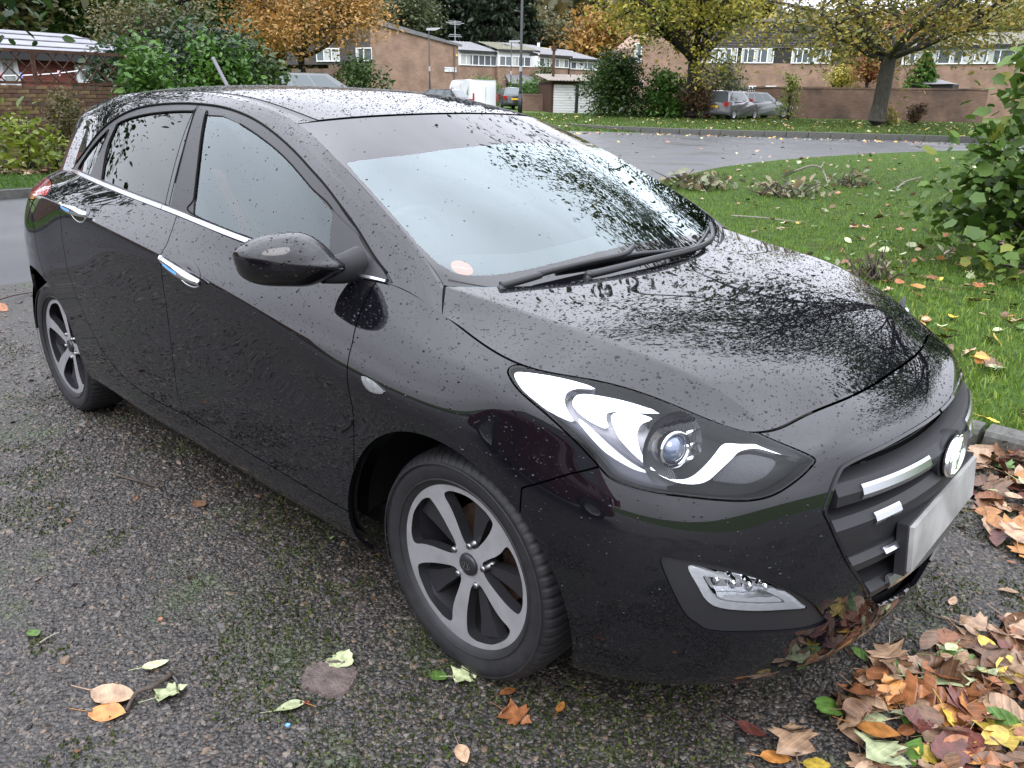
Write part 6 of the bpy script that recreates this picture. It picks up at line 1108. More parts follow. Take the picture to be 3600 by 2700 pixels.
p = bearing(1942, 350, 60); z0 = ground_z(p[0], p[1]); po = tag(empty('timber_pole', (p[0], p[1], z0)), 'short brown timber pole by the corner of the garages', 'pole'); MB().tube([(0, 0, -.2), (0, 0, zy(1942, 172, 60)-z0)], [.11, .10], 8).build('shaft', M_WOODB, po, True); MB().box((-.13, -.13, zy(1942, 178, 60)-z0), (.13, .13, zy(1942, 160, 60)-z0)).build('cap', M_WOODB, po)
# ================================================================== other vehicles
def auto(name, label, loc, rz, prof, gh, L, W, paint, cat='car', group=None, plate=None, tail=(.4, .008, .01), van=False, mirror=None, wheel_r=.32, wb=(.18, .80), lamp_w=None):
    """prof: lower-body side outline (x 0..1 tail->nose, z); gh: greenhouse base/top stations (x, z) tail->nose"""
    o = tag(empty(name, loc, rz), label, cat, group); P = catmull(prof, 5, True); P = P*[L, 1]; ys = [(-1, .0), (-.98, .02), (-.86, .075), (0, .10), (.86, .075), (.98, .02), (1, 0)]
    top = max(p[1] for p in P); V = []; n = len(P); cx = L*.5
    secs = [(-.5, .90), (-.497, .945), (-.47, .98), (-.40, .997), (0, 1.0), (.40, .997), (.47, .98), (.497, .945), (.5, .90)]
    for yy, sc in secs:
        for x, z in P: tap = 1-.10*abs((x-cx)/cx)**4*abs(yy*2)**2; V.append(((x-cx)*(sc*tap) , yy*W*(1-.06*max(0, abs((x-cx)/cx)-.6)/.4), .3+(z-.3)*(.985 if abs(yy) > .49 else 1)))
    m = len(secs); F = [(i*n+k, (i+1)*n+k, (i+1)*n+(k+1) % n, i*n+(k+1) % n) for i in range(m-1) for k in range(n)]+[tuple(range(n)), tuple((m-1)*n+k for k in range(n))[::-1]]
    obj('body', mesh('body', V, F, True), paint, o)
    if van:
        for yy in (-1, 1):
            y_ = yy*(W*.5+.006); MB().add([((.655-.5)*L, y_, 1.28), ((.775-.5)*L, y_*.985, 1.28), ((.715-.5)*L, y_*.97, 1.72), ((.655-.5)*L, y_*.985, 1.74)], [(0, 1, 2, 3)]).build('side_window', M_PANE, o)
            for x_ in (.36, .62): MB().obox(((x_-.5)*L, yy*(W*.5+.002), 1.05), [(1, 0, 0), (0, 1, 0), (0, 0, 1)], (.008, .006, .72)).build('panel_joint', M_GALV, o)
            MB().obox((-L*.497, yy*W*.44, .95), [(1, 0, 0), (0, 1, 0), (0, 0, 1)], (.03, .05, .22)).build('tail_lamp', simple('van_tail', (.35, .02, .02), .2) if 'van_tail' not in bpy.data.materials else bpy.data.materials['van_tail'], o)
        MB().add([((.80-.5)*L+.02, -.7, 1.26), ((.80-.5)*L+.02, .7, 1.26), ((.70-.5)*L+.03, .62, 1.78), ((.70-.5)*L+.03, -.62, 1.78)], [(0, 1, 2, 3)]).build('screen', M_PANE, o)
        for x in wb:
            for yy in (-1, 1): w = empty('wheel', ((x-.5)*L, yy*(W*.5-.09), wheel_r), 0, o); MB().lathe([(wheel_r*.62, -.105), (wheel_r*.95, -.10), (wheel_r, -.07), (wheel_r, .07), (wheel_r*.95, .10), (wheel_r*.62, .105)], 28).build('tyre', M_RUBBER, w, True); MB().lathe([(.001, yy*.09), (wheel_r*.55, yy*.075), (wheel_r*.63, yy*.103)], 20).build('rim', M_ALLOY, w, True)
        return o
    # greenhouse: tapered cabin with glass panels
    (b0, t0, t1, b1), zb, zt, tap = gh; hb, ht = W*.47, W*.47*tap; q = [((b0-.5)*L, zb), ((t0-.5)*L, zt), ((t1-.5)*L, zt), ((b1-.5)*L, zb)]
    V = []
    for yy, hw in ((-1, None), (1, None)):
        V += [(q[0][0], yy*hb*.97, zb-.06), (q[1][0], yy*ht*.95, zt), (q[2][0], yy*ht*.95, zt), (q[3][0], yy*hb*.93, zb-.06)]
    V += [(q[1][0]*.92, 0, zt+.05), (q[2][0]*.85, 0, zt+.05)]
    obj('cabin', mesh('cabin', V, [(0, 1, 2, 3), (7, 6, 5, 4), (0, 4, 5, 1), (3, 2, 6, 7), (1, 5, 8), (2, 9, 6), (1, 8, 9, 2), (5, 6, 9, 8)]), paint, o)
    def quad(nm, pts, mat): return MB().add(pts, [(0, 1, 2, 3)]).build(nm, mat, o)
    lerp = lambda a, b, t: tuple(a[i]+(b[i]-a[i])*t for i in range(3))
    for yy in (-1, 1):
        A0, A1, B1, B0 = V[0+(4 if yy > 0 else 0)], V[1+(4 if yy > 0 else 0)], V[2+(4 if yy > 0 else 0)], V[3+(4 if yy > 0 else 0)]; ou = np.array([0, yy*.008, .002])
        if not van:
            for u0, u1 in ((.10, .30), (.33, .60), (.63, .90)):
                lo = lambda u: lerp(A0, B0, u); hi = lambda u: lerp(A1, B1, u); pts = [lerp(lo(u0), hi(u0), .18), lerp(lo(u1), hi(u1), .18), lerp(lo(u1), hi(u1), .88), lerp(lo(u0), hi(u0), .88)]; quad('side_window', [tuple(np.array(p)+ou) for p in pts], M_PANE)
        else: quad('side_window', [tuple(np.array(p)+ou) for p in (lerp(lerp(A0, B0, .80), lerp(A1, B1, .80), .3), lerp(lerp(A0, B0, .96), lerp(A1, B1, .96), .3), lerp(lerp(A0, B0, .96), lerp(A1, B1, .96), .85), lerp(lerp(A0, B0, .80), lerp(A1, B1, .80), .85))], M_PANE)
    for (a, b, c_, d_), ox in (((0, 4, 5, 1), -.010), ((3, 7, 6, 2), .010)):
        if van and ox < 0: continue
        a, b, c_, d_ = V[a], V[b], V[c_], V[d_]; pts = [lerp(lerp(a, d_, .16), lerp(b, c_, .16), .09), lerp(lerp(a, d_, .16), lerp(b, c_, .16), .91), lerp(lerp(a, d_, .88), lerp(b, c_, .88), .88), lerp(lerp(a, d_, .88), lerp(b, c_, .88), .12)]; quad('screen', [(p[0]+ox, p[1], p[2]+.006) for p in pts], M_PANE)
    tm = simple('tail_red', tail, .15, 0, .5, 1) if 'tail_red' not in bpy.data.materials else bpy.data.materials['tail_red']
    for yy in (-1, 1): MB().obox((-L*.488, yy*W*.40, zb-.16), [(1, 0, 0), (0, 1, 0), (0, .0, 1)], (.05, .13, .10)).build('tail_lamp', tm, o); MB().obox((L*.475, yy*W*.36, .68), [(1, 0, 0), (0, 1, 0), (0, 0, 1)], (.06, .16, .07)).build('headlamp', M_LAMPW, o); MB().obox((L*(b1-.5)-.42, yy*(W*.5+.09), zb+.06), [(1, 0, 0), (0, 1, 0), (0, 0, 1)], (.06, .09, .07)).build('door_mirror', mirror or paint, o)
    if plate: MB().obox((-L*.5-.012, 0, .72 if not van else .55), [(1, 0, 0), (0, 1, 0), (0, 0, 1)], (.008, .26, .056)).build('number_plate', plate, o)
    for x in wb:
        for yy in (-1, 1):
            w = empty('wheel', ((x-.5)*L, yy*(W*.5-.09), wheel_r), 0, o); MB().lathe([(wheel_r*.62, -.105), (wheel_r*.95, -.10), (wheel_r, -.07), (wheel_r, .07), (wheel_r*.95, .10), (wheel_r*.62, .105)], 28).build('tyre', M_RUBBER, w, True); MB().lathe([(.001, yy*.09), (wheel_r*.2, yy*.095), (wheel_r*.55, yy*.075), (wheel_r*.63, yy*.103)], 20).build('rim', M_ALLOY, w, True)
    return o
HATCH = [(0, .34), (0.0, .62), (.012, .92), (.05, 1.0), (.3, 1.0), (.62, .98), (.70, .95), (.86, .88), (.96, .76), (1, .56), (.99, .30), (.93, .22), (.87, .24), (.86, .42), (.80, .60), (.74, .42), (.73, .22), (.5, .20), (.27, .22), (.26, .42), (.20, .60), (.14, .42), (.13, .24), (.06, .24)]
M_YPL = simple('yellow_plate', (.75, .46, .03), .4); pm = lambda n, c: simple(n, c, .3, 0, .3, 1.0)
p = gpt(2570, 51); th = math.atan2(p[1]-CAM[1], p[0]-CAM[0])
auto('parked_crossover', 'dark crossover with red mirrors and yellow plate parked behind the bank', p, th-R(28), HATCH, ((.02, .10, .52, .70), 1.02, 1.56, .74), 4.13, 1.77, pm('dark_silver_paint', (.09, .09, .10)), plate=M_YPL, group='cars parked beyond the bank', mirror=simple('red_cap', (.4, .02, .02), .3))
p = gpt(2665, 54); auto('parked_hatchback', 'grey hatchback parked beyond the dark crossover, against the wall', p, th-R(48), HATCH, ((.02, .12, .50, .72), 1.0, 1.50, .76), 4.2, 1.75, pm('grey_paint', (.16, .17, .18)), group='cars parked beyond the bank'); p = gpt(2590, 60); auto('parked_white_car', 'white car almost hidden behind the dark crossover', p, th-R(80), HATCH, ((.02, .12, .55, .72), 1.05, 1.62, .78), 4.3, 1.8, pm('white_paint', (.6, .6, .6)), group='cars parked beyond the bank')
p = gpt(1783, 64); th2 = math.atan2(p[1]-CAM[1], p[0]-CAM[0]); auto('parked_saloon', 'dark grey car with yellow number plate parked beside the white van', p, th2+R(14), HATCH, ((.02, .14, .55, .72), 1.0, 1.50, .74), 4.4, 1.8, pm('anthracite_paint', (.03, .032, .036)), plate=M_YPL)
VANP = [(0, .35), (0, .9), (0, 1.5), (.008, 1.88), (.03, 1.95), (.3, 1.97), (.60, 1.96), (.68, 1.88), (.74, 1.62), (.81, 1.22), (.92, 1.08), (.985, .95), (1, .5), (.98, .26), (.9, .26), (.87, .45), (.82, .60), (.77, .45), (.75, .26), (.5, .24), (.3, .26), (.28, .45), (.22, .60), (.16, .45), (.14, .26), (.05, .26)]
p = gpt(1652, 55); th3 = math.atan2(p[1]-CAM[1], p[0]-CAM[0]); vn = auto('white_van', 'white panel van parked in front of the terraced houses', p, th3+R(24), [(x, z if z < 1.2 else z*1.0) for x, z in VANP], ((.004, .02, .60, .80), 1.55, 1.96, .86), 4.9, 1.9, pm('van_white', (.68, .70, .74)), cat='van', van=True)
for yy in (-1, 1): MB().obox((-.4, yy*.955, 1.0), [(1, 0, 0), (0, 1, 0), (0, 0, 1)], (.85, .006, .018)).build('side_rail', M_POLE, vn)
MB().obox((-2.45, 0, 1.0), [(1, 0, 0), (0, 1, 0), (0, 0, 1)], (.012, .008, .55)).build('rear_door_joint', M_POLE, vn)
SUVP = [(x, z*1.10) for x, z in HATCH]; p = gpt(1130, 36); th4 = math.atan2(p[1]-CAM[1], p[0]-CAM[0]); auto('grey_estate', 'grey estate car parked in front of the orange tree, only its roof showing', (p[0], p[1], zy(1120, 256, 36)-1.66), th4-R(84), SUVP, ((.0, .08, .56, .76), 1.08, 1.62, .74), 4.6, 1.85, pm('grey_green_paint', (.11, .12, .125)))
p = gpt(1530, 50); auto('parked_dark_car', 'dark car whose roof just shows above the hatchback roof, left of the van', (p[0], p[1], zy(1500, 312, 50)-1.46), th3+R(60), HATCH, ((.02, .14, .5, .72), 1.0, 1.44, .74), 4.2, 1.75, pm('black_far_paint', (.02, .02, .022)))
# neighbours on the viewer's side, seen only as reflections in the paint
auto('maroon_car', 'maroon car parked on the drive behind the viewer, seen mirrored in the black doors', (1.0, -5.6, 0), math.pi, HATCH, ((.02, .12, .52, .72), 1.0, 1.48, .74), 4.3, 1.8, pm('maroon_paint', (.10, .012, .018)))
bh = tag(empty('neighbour_house'), 'dark brick house behind the viewer, mirrored in the rear side window', 'house'); B0 = np.array([-13.5, -9.5])
me = MB().add([(-15, -15, 0), (-15, -3.5, 0), (-15, -3.5, 3.2), (-15, -9.2, 6.6), (-15, -15, 3.2), (-24, -15, 0), (-24, -3.5, 0), (-24, -3.5, 3.2), (-24, -9.2, 6.6), (-24, -15, 3.2)], [(0, 1, 2, 3, 4), (9, 8, 7, 6, 5), (1, 6, 7, 2), (2, 7, 8, 3), (3, 8, 9, 4), (0, 4, 9, 5)]); m_ = mesh('shell', me.v, me.f); uv_plane(m_, lambda c: (c[0]+c[1], c[2])); obj('shell', m_, M_BRICKD, bh)
for y0, y1 in ((-12.6, -11.2), (-7.6, -6.2)): MB().box((-14.98, y0, 1.1), (-14.93, y1, 2.2)).build('window', M_UPVC, bh); MB().box((-14.92, y0+.08, 1.18), (-14.90, y1-.08, 2.12)).build('pane', M_PANE, bh)
# wooded rise behind everything
V = []; nh = 40
for i in range(nh+1):
    px = -900+5400*i/nh; 
    for d, z in ((150, 0), (156, 12+3*math.sin(i*.9)+2*math.sin(i*2.3)), (190, 19+3*math.sin(i*.7+1))): q = bearing(px, 300, d); V.append((q[0], q[1], z*(1 if px < 2700 else .62)))
tag(MB().add(V, [(3*i+j, 3*i+3+j, 3*i+4+j, 3*i+1+j) for i in range(nh) for j in range(2)]).build('wooded_hill', ramp_mat('wood_mass', [(.3, (.018, .022, .014)), (.55, (.045, .048, .028)), (.75, (.09, .075, .04))], .35, 10, .95, .1, 1, .5, 1.5), None, True), kind='structure')
# ================================================================== fallen leaves, twigs and small things
def leaf_shape(kind, seed):
    """single fallen leaf, about 1 unit long, curled; returns verts, faces"""
    g = random.Random(seed); c1, c2 = g.uniform(-.25, .45), g.uniform(-.15, .3)
    if kind == 'maple': half = [(-.48, .05), (-.40, .22), (-.50, .42), (-.26, .36), (-.10, .30), (.02, .56), (.14, .40), (.22, .46), (.20, .20), (.36, .22), (.42, .10), (.58, .0)]
    elif kind == 'oval': half = [(-.5, .02), (-.38, .16), (-.2, .25), (0, .28), (.2, .24), (.38, .14), (.55, .0)]
    else: half = [(-.46, .04), (-.44, .20), (-.28, .36), (-.14, .34), (.0, .44), (.12, .36), (.26, .34), (.34, .22), (.48, .16), (.54, .0)]
    up = lambda x, y: c1*x*x+c2*y*y*2.4+.10*math.sin(5*x+seed)*y+.05*abs(y)-.02
    V = [(x, 0, up(x, 0)-.02) for x, _ in half]; n = len(half); V += [(x, y, up(x, y)) for x, y in half]+[(x, -y, up(x, -y)) for x, y in half]; F = []
    for i in range(n-1): F += [(i, i+1, n+i+1, n+i), (i+1, i, 2*n+i, 2*n+i+1)]
    b = len(V); V += [(-.46, .012, V[0][2]), (-.46, -.012, V[0][2]), (-1.0, .010+.12*c1, .03), (-1.0, -.010+.12*c1, .03), (-.46, 0, V[0][2]+.02), (-1.0, .12*c1, .05)]; F += [(b, b+2, b+3, b+1), (b, b+4, b+5, b+2), (b+1, b+3, b+5, b+4)]
    return V, F
def leafmat(name, col, vein):
    m, nt, b = nmat(name); N = nt.nodes.new; L = nt.links.new; tcn = N('ShaderNodeTexCoord'); t = N('ShaderNodeTexNoise'); t.inputs['Scale'].default_value = 4; t.inputs['Detail'].default_value = 8; L(tcn.outputs['Object'], t.inputs['Vector']); r = N('ShaderNodeValToRGB'); r.color_ramp.elements[0].position = .32; r.color_ramp.elements[0].color = (*[c*.5 for c in col], 1); r.color_ramp.elements[1].position = .66; r.color_ramp.elements[1].color = (*[min(1, c*1.25) for c in col], 1); L(t.outputs['Fac'], r.inputs['Fac'])
    oi = N('ShaderNodeObjectInfo'); hv = N('ShaderNodeHueSaturation'); mr = N('ShaderNodeMapRange'); mr.inputs['To Min'].default_value = .75; mr.inputs['To Max'].default_value = 1.2; L(oi.outputs['Random'], mr.inputs['Value']); L(mr.outputs[0], hv.inputs['Value']); L(r.outputs['Color'], hv.inputs['Color'])
    w = N('ShaderNodeTexWave'); w.inputs['Scale'].default_value = 2.6; w.inputs['Distortion'].default_value = 1.5; w.bands_direction = 'DIAGONAL'; L(tcn.outputs['Object'], w.inputs['Vector']); pw = N('ShaderNodeMath'); pw.operation = 'POWER'; pw.inputs[1].default_value = 9; L(w.outputs['Fac'], pw.inputs[0]); mv = N('ShaderNodeMath'); mv.operation = 'MULTIPLY'; mv.inputs[1].default_value = .06; L(pw.outputs[0], mv.inputs[0]); x = N('ShaderNodeMix'); x.data_type = 'RGBA'; L(mv.outputs[0], x.inputs['Factor']); L(hv.outputs[0], x.inputs['A']); x.inputs['B'].default_value = (*vein, 1)
    L(x.outputs['Result'], b.inputs['Base Color']); b.inputs['Roughness'].default_value = .42; b.inputs['Specular IOR Level'].default_value = .45; bp = N('ShaderNodeBump'); bp.inputs['Strength'].default_value = .15; bp.inputs['Distance'].default_value = .02; L(pw.outputs[0], bp.inputs['Height']); L(bp.outputs[0], b.inputs['Normal']); return m
LM = dict(brown=leafmat('leaf_brown', (.13, .068, .036), (.20, .12, .07)), tan=leafmat('leaf_tan', (.33, .215, .135), (.42, .3, .2)), orange=leafmat('leaf_orange_fallen', (.33, .14, .035), (.4, .22, .08)), yellow=leafmat('leaf_yellow_fallen', (.46, .33, .05), (.52, .44, .15)), green=leafmat('leaf_green_fallen', (.07, .14, .025), (.16, .24, .08)), pale=leafmat('leaf_pale', (.36, .40, .22), (.5, .52, .34)), maroon=leafmat('leaf_maroon', (.10, .03, .022), (.16, .07, .04)), rust=leafmat('leaf_rust', (.22, .085, .033), (.3, .15, .07)))
LMESH = {}
for kd in ('maple', 'oval', 'lobe'):
    for s in range(4):
        for c in LM: me = mesh('fallen_leaf', *leaf_shape(kd, s*3+len(kd)), True); me.materials.append(LM[c]); LMESH[kd, s, c] = me
def fallen(loc, size, kd, c, rz, tilt=(0, 0), s=None, label=None, group=None):
    o = obj('fallen_leaf', LMESH[kd, s if s is not None else rnd.randrange(4), c]); o.location = loc; o.rotation_euler = (tilt[0], tilt[1], rz); o.scale = (size, size, size); tag(o, label, 'leaf', group); return o
def gz_(px, py, z=.0): p = on_z(px, py, z); return p
for px, py, sz, kd, c, rz, lab in [(2790, 2590, .105, 'maple', 'tan', 2.2, 'large tan maple leaf lying flat on the drive left of the leaf pile'), (2728, 2658, .075, 'oval', 'orange', 1.0, 'orange ribbed oval leaf just below the large tan maple leaf'), (2640, 2562, .070, 'oval', 'maroon', .2, 'dark purple-brown oval leaf left of the large tan maple leaf'), (2868, 2684, .060, 'lobe', 'yellow', .5, 'small curled yellow-brown leaf at the bottom edge below the tan maple leaf'),
    (2915, 2480, .085, 'lobe', 'green', 1.9, 'curled yellow-green leaf left of the leaf pile'), (1815, 2515, .080, 'maple', 'rust', .3, 'rust-red pointed maple leaf in front of the front tyre'), (1785, 2430, .050, 'oval', 'rust', 1.4, 'small red-brown leaf just below the front tyre'), (1540, 2372, .052, 'lobe', 'green', .2, 'bright green round leaf beside the front tyre'), (1635, 2374, .070, 'maple', 'pale', .9, 'pale grey-green maple leaf right of the bright green leaf'),
    (1625, 2645, .062, 'oval', 'tan', -.6, 'pale curled tan leaf near the bottom centre of the drive'), (1195, 2318, .085, 'lobe', 'pale', .1, 'pale yellowish leaf on the edge of the pink cement patch'), (1020, 2480, .072, 'oval', 'pale', .9, 'pale oval leaf beside red berries on the drive'), (395, 2440, .125, 'oval', 'tan', .6, 'large folded pink-tan leaf leaning on the broken stick'), (372, 2500, .10, 'oval', 'orange', .7, 'orange-tan leaf under the large folded one by the broken stick'),
    (545, 2335, .065, 'oval', 'pale', 1.3, 'pale green oval leaf above the broken stick'), (600, 2430, .075, 'maple', 'pale', 1.2, 'pale maple leaf right of the broken stick'), (118, 2222, .060, 'oval', 'green', .1, 'dark green leaf lying alone at the left of the drive'), (3440, 2195, .095, 'maple', 'tan', .3, 'pale tan maple leaf above the leaf pile by the bumper'), (3410, 2245, .11, 'lobe', 'brown', -.6, 'large curled brown leaf above the leaf pile'), (3350, 2112, .045, 'oval', 'tan', 1.5, 'small tan leaf on bare pebbles in front of the bumper'),
    (3025, 2297, .06, 'oval', 'green', -.3, 'dark green leaf under the front bumper corner'), (3545, 2075, .06, 'oval', 'tan', .6, 'pale tan leaf on the moss at the right edge'), (1970, 2485, .04, 'oval', 'orange', 2.0, 'tiny orange leaf tip right of the rust-red maple leaf'), (700, 1768, .06, 'lobe', 'brown', .3, 'crumpled brown leaf beside the sill on the drive'), (3540, 2570, .125, 'maple', 'yellow', 1.0, 'bright yellow maple leaf on top of the leaf pile'), (3330, 2390, .12, 'maple', 'pale', .4, 'large pale yellow-green leaf on top of the leaf pile'),
    (3090, 2620, .12, 'maple', 'pale', 2.2, 'long pale green-white leaf at the lower left of the leaf pile'), (3080, 2560, .10, 'oval', 'orange', .3, 'golden orange oval leaf at the left of the leaf pile'), (3060, 2450, .10, 'oval', 'tan', -.3, 'ribbed tan leaf at the upper left of the leaf pile')]:
    z = .010 if 'pile' not in lab else .035; p = on_z(px, py, z); fallen((p[0], p[1], z), sz, kd, c, rz+rnd.uniform(-.2, .2), (rnd.uniform(-.2, .2), rnd.uniform(-.2, .2)), label=lab)
cw_ = [('brown', 7), ('rust', 4), ('tan', 6), ('orange', 1.6), ('yellow', .8), ('green', .9), ('pale', 1.8), ('maroon', 3)]; cs, ws_ = zip(*cw_)
pile = [(2960, 2480), (3120, 2330), (3300, 2270), (3480, 2230), (3640, 2190), (3640, 2760), (3010, 2760), (2980, 2600)]; PW = [tuple(on_z(*q)[:2]) for q in pile]
for i, q in enumerate(scatter_poly(PW, 190)):
    fallen((q[0], q[1], rnd.uniform(.006, .045)), rnd.uniform(.045, .105), (kd_ := rnd.choice(('maple', 'oval', 'lobe', 'oval'))), (cc_ := rnd.choices(cs, ws_)[0]), rnd.uniform(0, 6.28), (rnd.gauss(0, .35), rnd.gauss(0, .35)), label='wet %s %s leaf in the leaf pile at the lower right' % (cc_, dict(maple='pointed maple', oval='oval', lobe='rounded')[kd_]), group='leaves of the pile by the kerb')
kp = [(3400, 1600), (3640, 1560), (3640, 1990), (3480, 1900), (3400, 1720)]; KW = [tuple(on_z(*q)[:2]) for q in kp]
for i, q in enumerate(scatter_poly(KW, 70)):
    fallen((q[0], q[1], rnd.uniform(.01, .05)), rnd.uniform(.06, .12), (kd_ := rnd.choice(('maple', 'oval', 'lobe'))), (cc_ := rnd.choices(cs, ws_)[0]), rnd.uniform(0, 6.28), (rnd.gauss(0, .4), rnd.gauss(0, .4)), label='%s %s leaf heaped against the kerb stone at the right edge' % (cc_, dict(maple='pointed maple', oval='oval', lobe='rounded')[kd_]), group='leaves heaped along the kerb')
def litter(name, P, size, label, seed, pals=cs, wts=ws_, tl=.3):
    g = random.Random(seed); V = []; F = []; mi = []; order = list(LM)
    for p in P:
        v, f = leaf_shape(g.choice(('maple', 'oval', 'lobe')), g.randrange(9)); c = g.choices(pals, wts)[0]; a = g.uniform(0, 6.28); s = size*g.uniform(.6, 1.35); M3 = Matrix.Rotation(a, 3, 'Z') @ Matrix.Rotation(g.gauss(0, tl), 3, 'X') @ Matrix.Rotation(g.gauss(0, tl), 3, 'Y'); b = len(V)
        for q in v: w = M3 @ Vector(q); V.append((p[0]+w.x*s, p[1]+w.y*s, p[2]+w.z*s))
        F += [tuple(i+b for i in ff) for ff in f]; mi += [order.index(c)]*len(f)
    me = mesh(name, V, F, True)
    for c in order: me.materials.append(LM[c])
    me.polygons.foreach_set('material_index', np.array(mi, np.int32)); return tag(obj(name, me), label, 'leaves', kind='stuff')
def lawn_d(q):
    return np.array([min(1, .10+.9*max(0, mnoise.noise((x*.55, y*.55, 9))+.15)+(1.2 if math.hypot(x-1.6, y-6.2) < 1.9 else 0)+(.35 if x > -.5 and y < 7 else 0)) for x, y in q])*near(q)
lq = scatter_poly(LAWN_NEAR, 1300, lawn_d); litter('lawn_litter', [(x, y, .055+rnd.uniform(0, .03)) for x, y in lq], .085, 'autumn leaves scattered over the lawn', 31, ('brown', 'tan', 'orange', 'yellow', 'pale', 'rust', 'green'), (3, 4, 2.5, 2, 3, 2, 1))
lp = []
while len(lp) < 190: px = rnd.uniform(1980, 3500); d = 36.3+rnd.gauss(0, .5)-max(0, (2300-px)*.002); lp.append((*bearing(px, 470, d)[:2], .01))
while len(lp) < 270: q = bearing(rnd.uniform(2000, 3450), 500, rnd.uniform(14, 36)); lp.append((q[0], q[1], .006))
litter('road_litter', [p for p in lp if not inside(np.array(LAWN_NEAR), np.array([p[:2]]))[0]], .11, 'yellow and tan leaves lying along the far kerb and on the road', 33, ('tan', 'yellow', 'pale', 'orange'), (4, 2, 2, 2))
bp_ = []
for k in range(480): px = rnd.uniform(1800, 3500); d = rnd.uniform(38.6, 52); q = bearing(px, 420, d); bp_.append((q[0], q[1], ground_z(q[0], q[1])+.10))
litter('bank_litter', bp_, .12, 'yellow leaves strewn over the grassy bank', 35, ('yellow', 'tan', 'pale'), (4, 3, 3))
litter('bed_litter', [(*bearing(rnd.uniform(-50, 420), 560, rnd.uniform(15.4, 17.5))[:2], .13) for _ in range(260)], .13, 'brown leaves lying in the planting bed below the garden wall', 36, ('brown', 'rust', 'tan', 'maroon'), (4, 2, 2, 2))
litter('drive_bits', [(*q, .008) for q in scatter_poly([(-4, -2.2), (3.1, -2.2), (3.1, 1.6), (-4, 1.6)], 90, pdens)], .022, 'tiny leaf fragments caught between the pebbles', 37, ('brown', 'rust', 'tan', 'green'), (3, 2, 3, 1))
# twigs, branches, brush heaps
M_TWIG = ramp_mat('twig_bark', [(.3, (.03, .022, .018)), (.7, (.09, .07, .055))], 30, 6, .7, .3, .4, .004, 90); M_TWIGP = ramp_mat('pale_twig', [(.3, (.14, .12, .10)), (.7, (.26, .23, .2))], 30, 6, .7, .3, .4, .004, 90)
def stick(name, label, pts, rad, mat, z=.012, forks=()):
    o = tag(empty(name), label, 'twig'); P = [on_z(x, y, z+dz) for x, y, dz in pts]; P = [np.array(p) for p in P]; L_ = catmull(P, 4, False); MB().tube(L_, np.linspace(rad, rad*.55, len(L_)), 7).build('stem', mat, o, True)
    for fk in forks: Q = catmull([np.array(on_z(x, y, z+dz)) for x, y, dz in fk], 4, False); MB().tube(Q, np.linspace(rad*.6, rad*.25, len(Q)), 5).build('side_shoot', mat, o, True)
    return o
stick('broken_stick', 'dark broken stick lying among pale leaves at the lower left', [(605, 2368, .0), (540, 2412, .006), (480, 2435, .006), (445, 2498, 0)], .0075, M_TWIG, .010); stick('thin_twig', 'thin brown twig lying on the drive beside the sill', [(405, 1668, 0), (480, 1690, 0), (560, 1712, 0)], .005, M_TWIG, .008, [[(470, 1688, 0), (540, 1700, .01)]]); stick('thin_twig', 'short pale twig below the dark green leaf at the left', [(140, 2260, 0), (180, 2235, 0), (210, 2222, 0)], .003, M_TWIGP, .008); stick('dark_twig', 'dark twig lying on the pebbles in front of the bumper', [(3225, 2125, 0), (3270, 2160, 0), (3335, 2180, 0), (3380, 2205, 0)], .0045, M_TWIG, .010)
stick('lawn_branch', 'bare forked branch arching over the brush heap on the lawn', [(2755, 620, 0), (2800, 600, .15), (2850, 583, .25), (2885, 590, .22), (2900, 615, .1), (2910, 645, 0)], .022, M_TWIGP, .05, [[(2885, 590, .22), (2898, 568, .3)], [(2780, 610, .08), (2772, 590, .2)]]); stick('lawn_branch', 'pale forked stick lying alone on the lawn on the right', [(3150, 668, 0), (3180, 640, .03), (3240, 622, .03)], .016, M_TWIGP, .05, [[(3180, 640, .03), (3160, 628, .08)], [(3180, 645, .02), (3120, 672, 0)]]); stick('lawn_twig', 'long thin twig lying in the grass behind the hood', [(2570, 758, 0), (2680, 765, .02), (2760, 775, .02), (2840, 782, 0)], .009, M_TWIGP, .05)
stick('leaf_stalk_twig', 'thin twig reaching in from the left edge of the drive', [(-30, 1062, 0), (40, 1040, .02), (112, 1028, 0)], .008, M_TWIG, .012); q = on_z(2, 1078, .03); fallen((q[0], q[1], .03), .12, 'oval', 'rust', .4, (.5, .3), 1, 'orange-red leaf at the left edge on the twig')
def brush(label, px, py, w, n, seed, ls=.13):
    g = random.Random(seed); c0 = on_z(px, py, .04); o = tag(empty('brush_heap', (c0[0], c0[1], .04)), label, 'brush heap'); mb = MB()
    for i in range(26): a = g.uniform(0, 6.28); r = w*g.uniform(.2, 1); x, y = g.gauss(0, w*.3), g.gauss(0, w*.3); mb.tube([(x, y, .02), (x+r*.5*math.cos(a), y+r*.5*math.sin(a), g.uniform(.06, .22)), (x+r*math.cos(a), y+r*math.sin(a), g.uniform(.02, .30))], [.012, .008, .003], 4, False)
    mb.build('twigs', M_TWIG, o, True); P = np.array([(g.gauss(0, w*.5), g.gauss(0, w*.5), abs(g.gauss(0, .12))+.02) for _ in range(n)]); lm = leaf_mesh('wilted_leaves', P, ls, np.array([g.random() for _ in range(n)]), hue_mat('wilted_%d' % seed, [(.09, .10, .05), (.20, .22, .13), (.26, .18, .10), (.10, .13, .05)], .5, .4, .2), 'oval', .1, seed); obj('wilted_leaves', lm, None, o); return o
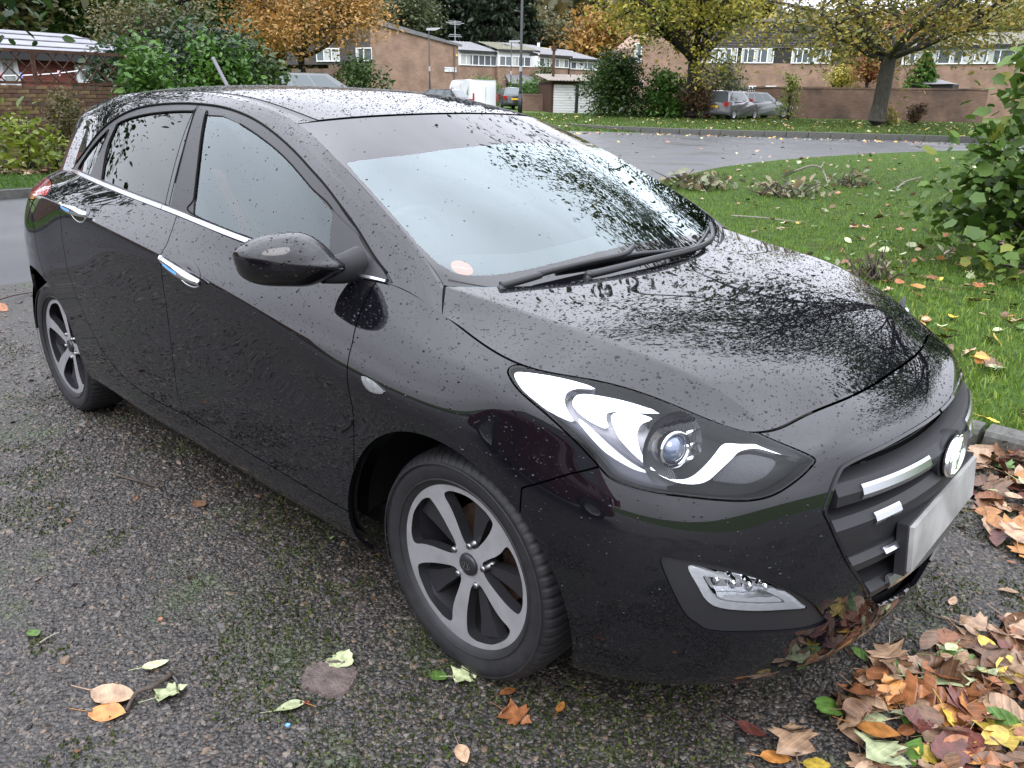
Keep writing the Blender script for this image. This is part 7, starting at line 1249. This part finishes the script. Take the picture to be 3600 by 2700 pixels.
brush('heap of cut twigs with wilted green leaves at the road edge behind the pillar', 2455, 662, .55, 150, 3); brush('flat heap of cut branches and pale leaves in the middle of the lawn', 2760, 688, .62, 130, 5); brush('small heap of brown leaves and twigs right of the larger lawn heap', 2980, 655, .42, 60, 7, .11); brush('low heap of pale leaves and twigs on the lawn beyond the hood', 3080, 985, .22, 60, 9, .06)
# pinkish repair patch, berries, blue scrap
cpt = [on_z(x, y, .004) for x, y in ((1062, 2385), (1090, 2345), (1150, 2330), (1225, 2330), (1252, 2365), (1240, 2410), (1195, 2440), (1120, 2440), (1070, 2420))]; g = random.Random(4); ctr = sum(np.array(p) for p in cpt)/len(cpt); V = [(ctr[0], ctr[1], .011)]+[(p[0], p[1], .0095+g.uniform(-.001, .001)) for p in [q+np.array([g.gauss(0, .004), g.gauss(0, .004), 0]) for q in catmull(cpt, 6)]]; n_ = len(V)-1; V += [(v[0]+(v[0]-ctr[0])*.06, v[1]+(v[1]-ctr[1])*.06, -.002) for v in V[1:]]
tag(obj('cement_patch', mesh('cement_patch', V, [(0, 1+k, 1+(k+1) % n_) for k in range(n_)]+[(1+k, n_+1+k, n_+1+(k+1) % n_, 1+(k+1) % n_) for k in range(n_)]), ramp_mat('pink_cement', [(.3, (.055, .042, .038)), (.7, (.125, .097, .088))], 40, 9, .8, .3, .8, .006, 120)), 'rough pinkish cement repair patch set in the pebbled drive', 'cement patch')
be = tag(empty('berry_sprig'), 'dark red berries on a short stalk beside the pale oval leaf', 'berries'); q = on_z(1072, 2470, .01)
for dx, dy, c in ((0, 0, (.12, .008, .01)), (-.008, -.006, (.02, .012, .012)), (.004, .008, (.14, .01, .012))): MB().lathe([(.0003, .0045), (.003, .0035), (.0045, 0), (.003, -.0035), (.0003, -.0045)], 10, (q[0]+dx, q[1]+dy, .009), 2).build('berry', simple('berry_%d' % int(c[0]*1000+dy*1e4), c, .15), be, True)
MB().tube([(q[0], q[1], .01), (q[0]+.03, q[1]+.012, .008)], .0012, 5).build('stalk', LM['orange'], be)
q = on_z(1012, 2549, .009); tag(MB().obox((q[0], q[1], .009), [(.9, .4, .1), (-.4, .9, 0), (0, 0, 1)], (.005, .004, .002)).build('blue_scrap', M_BLUEF), 'tiny bright blue plastic scrap on the drive', 'scrap')
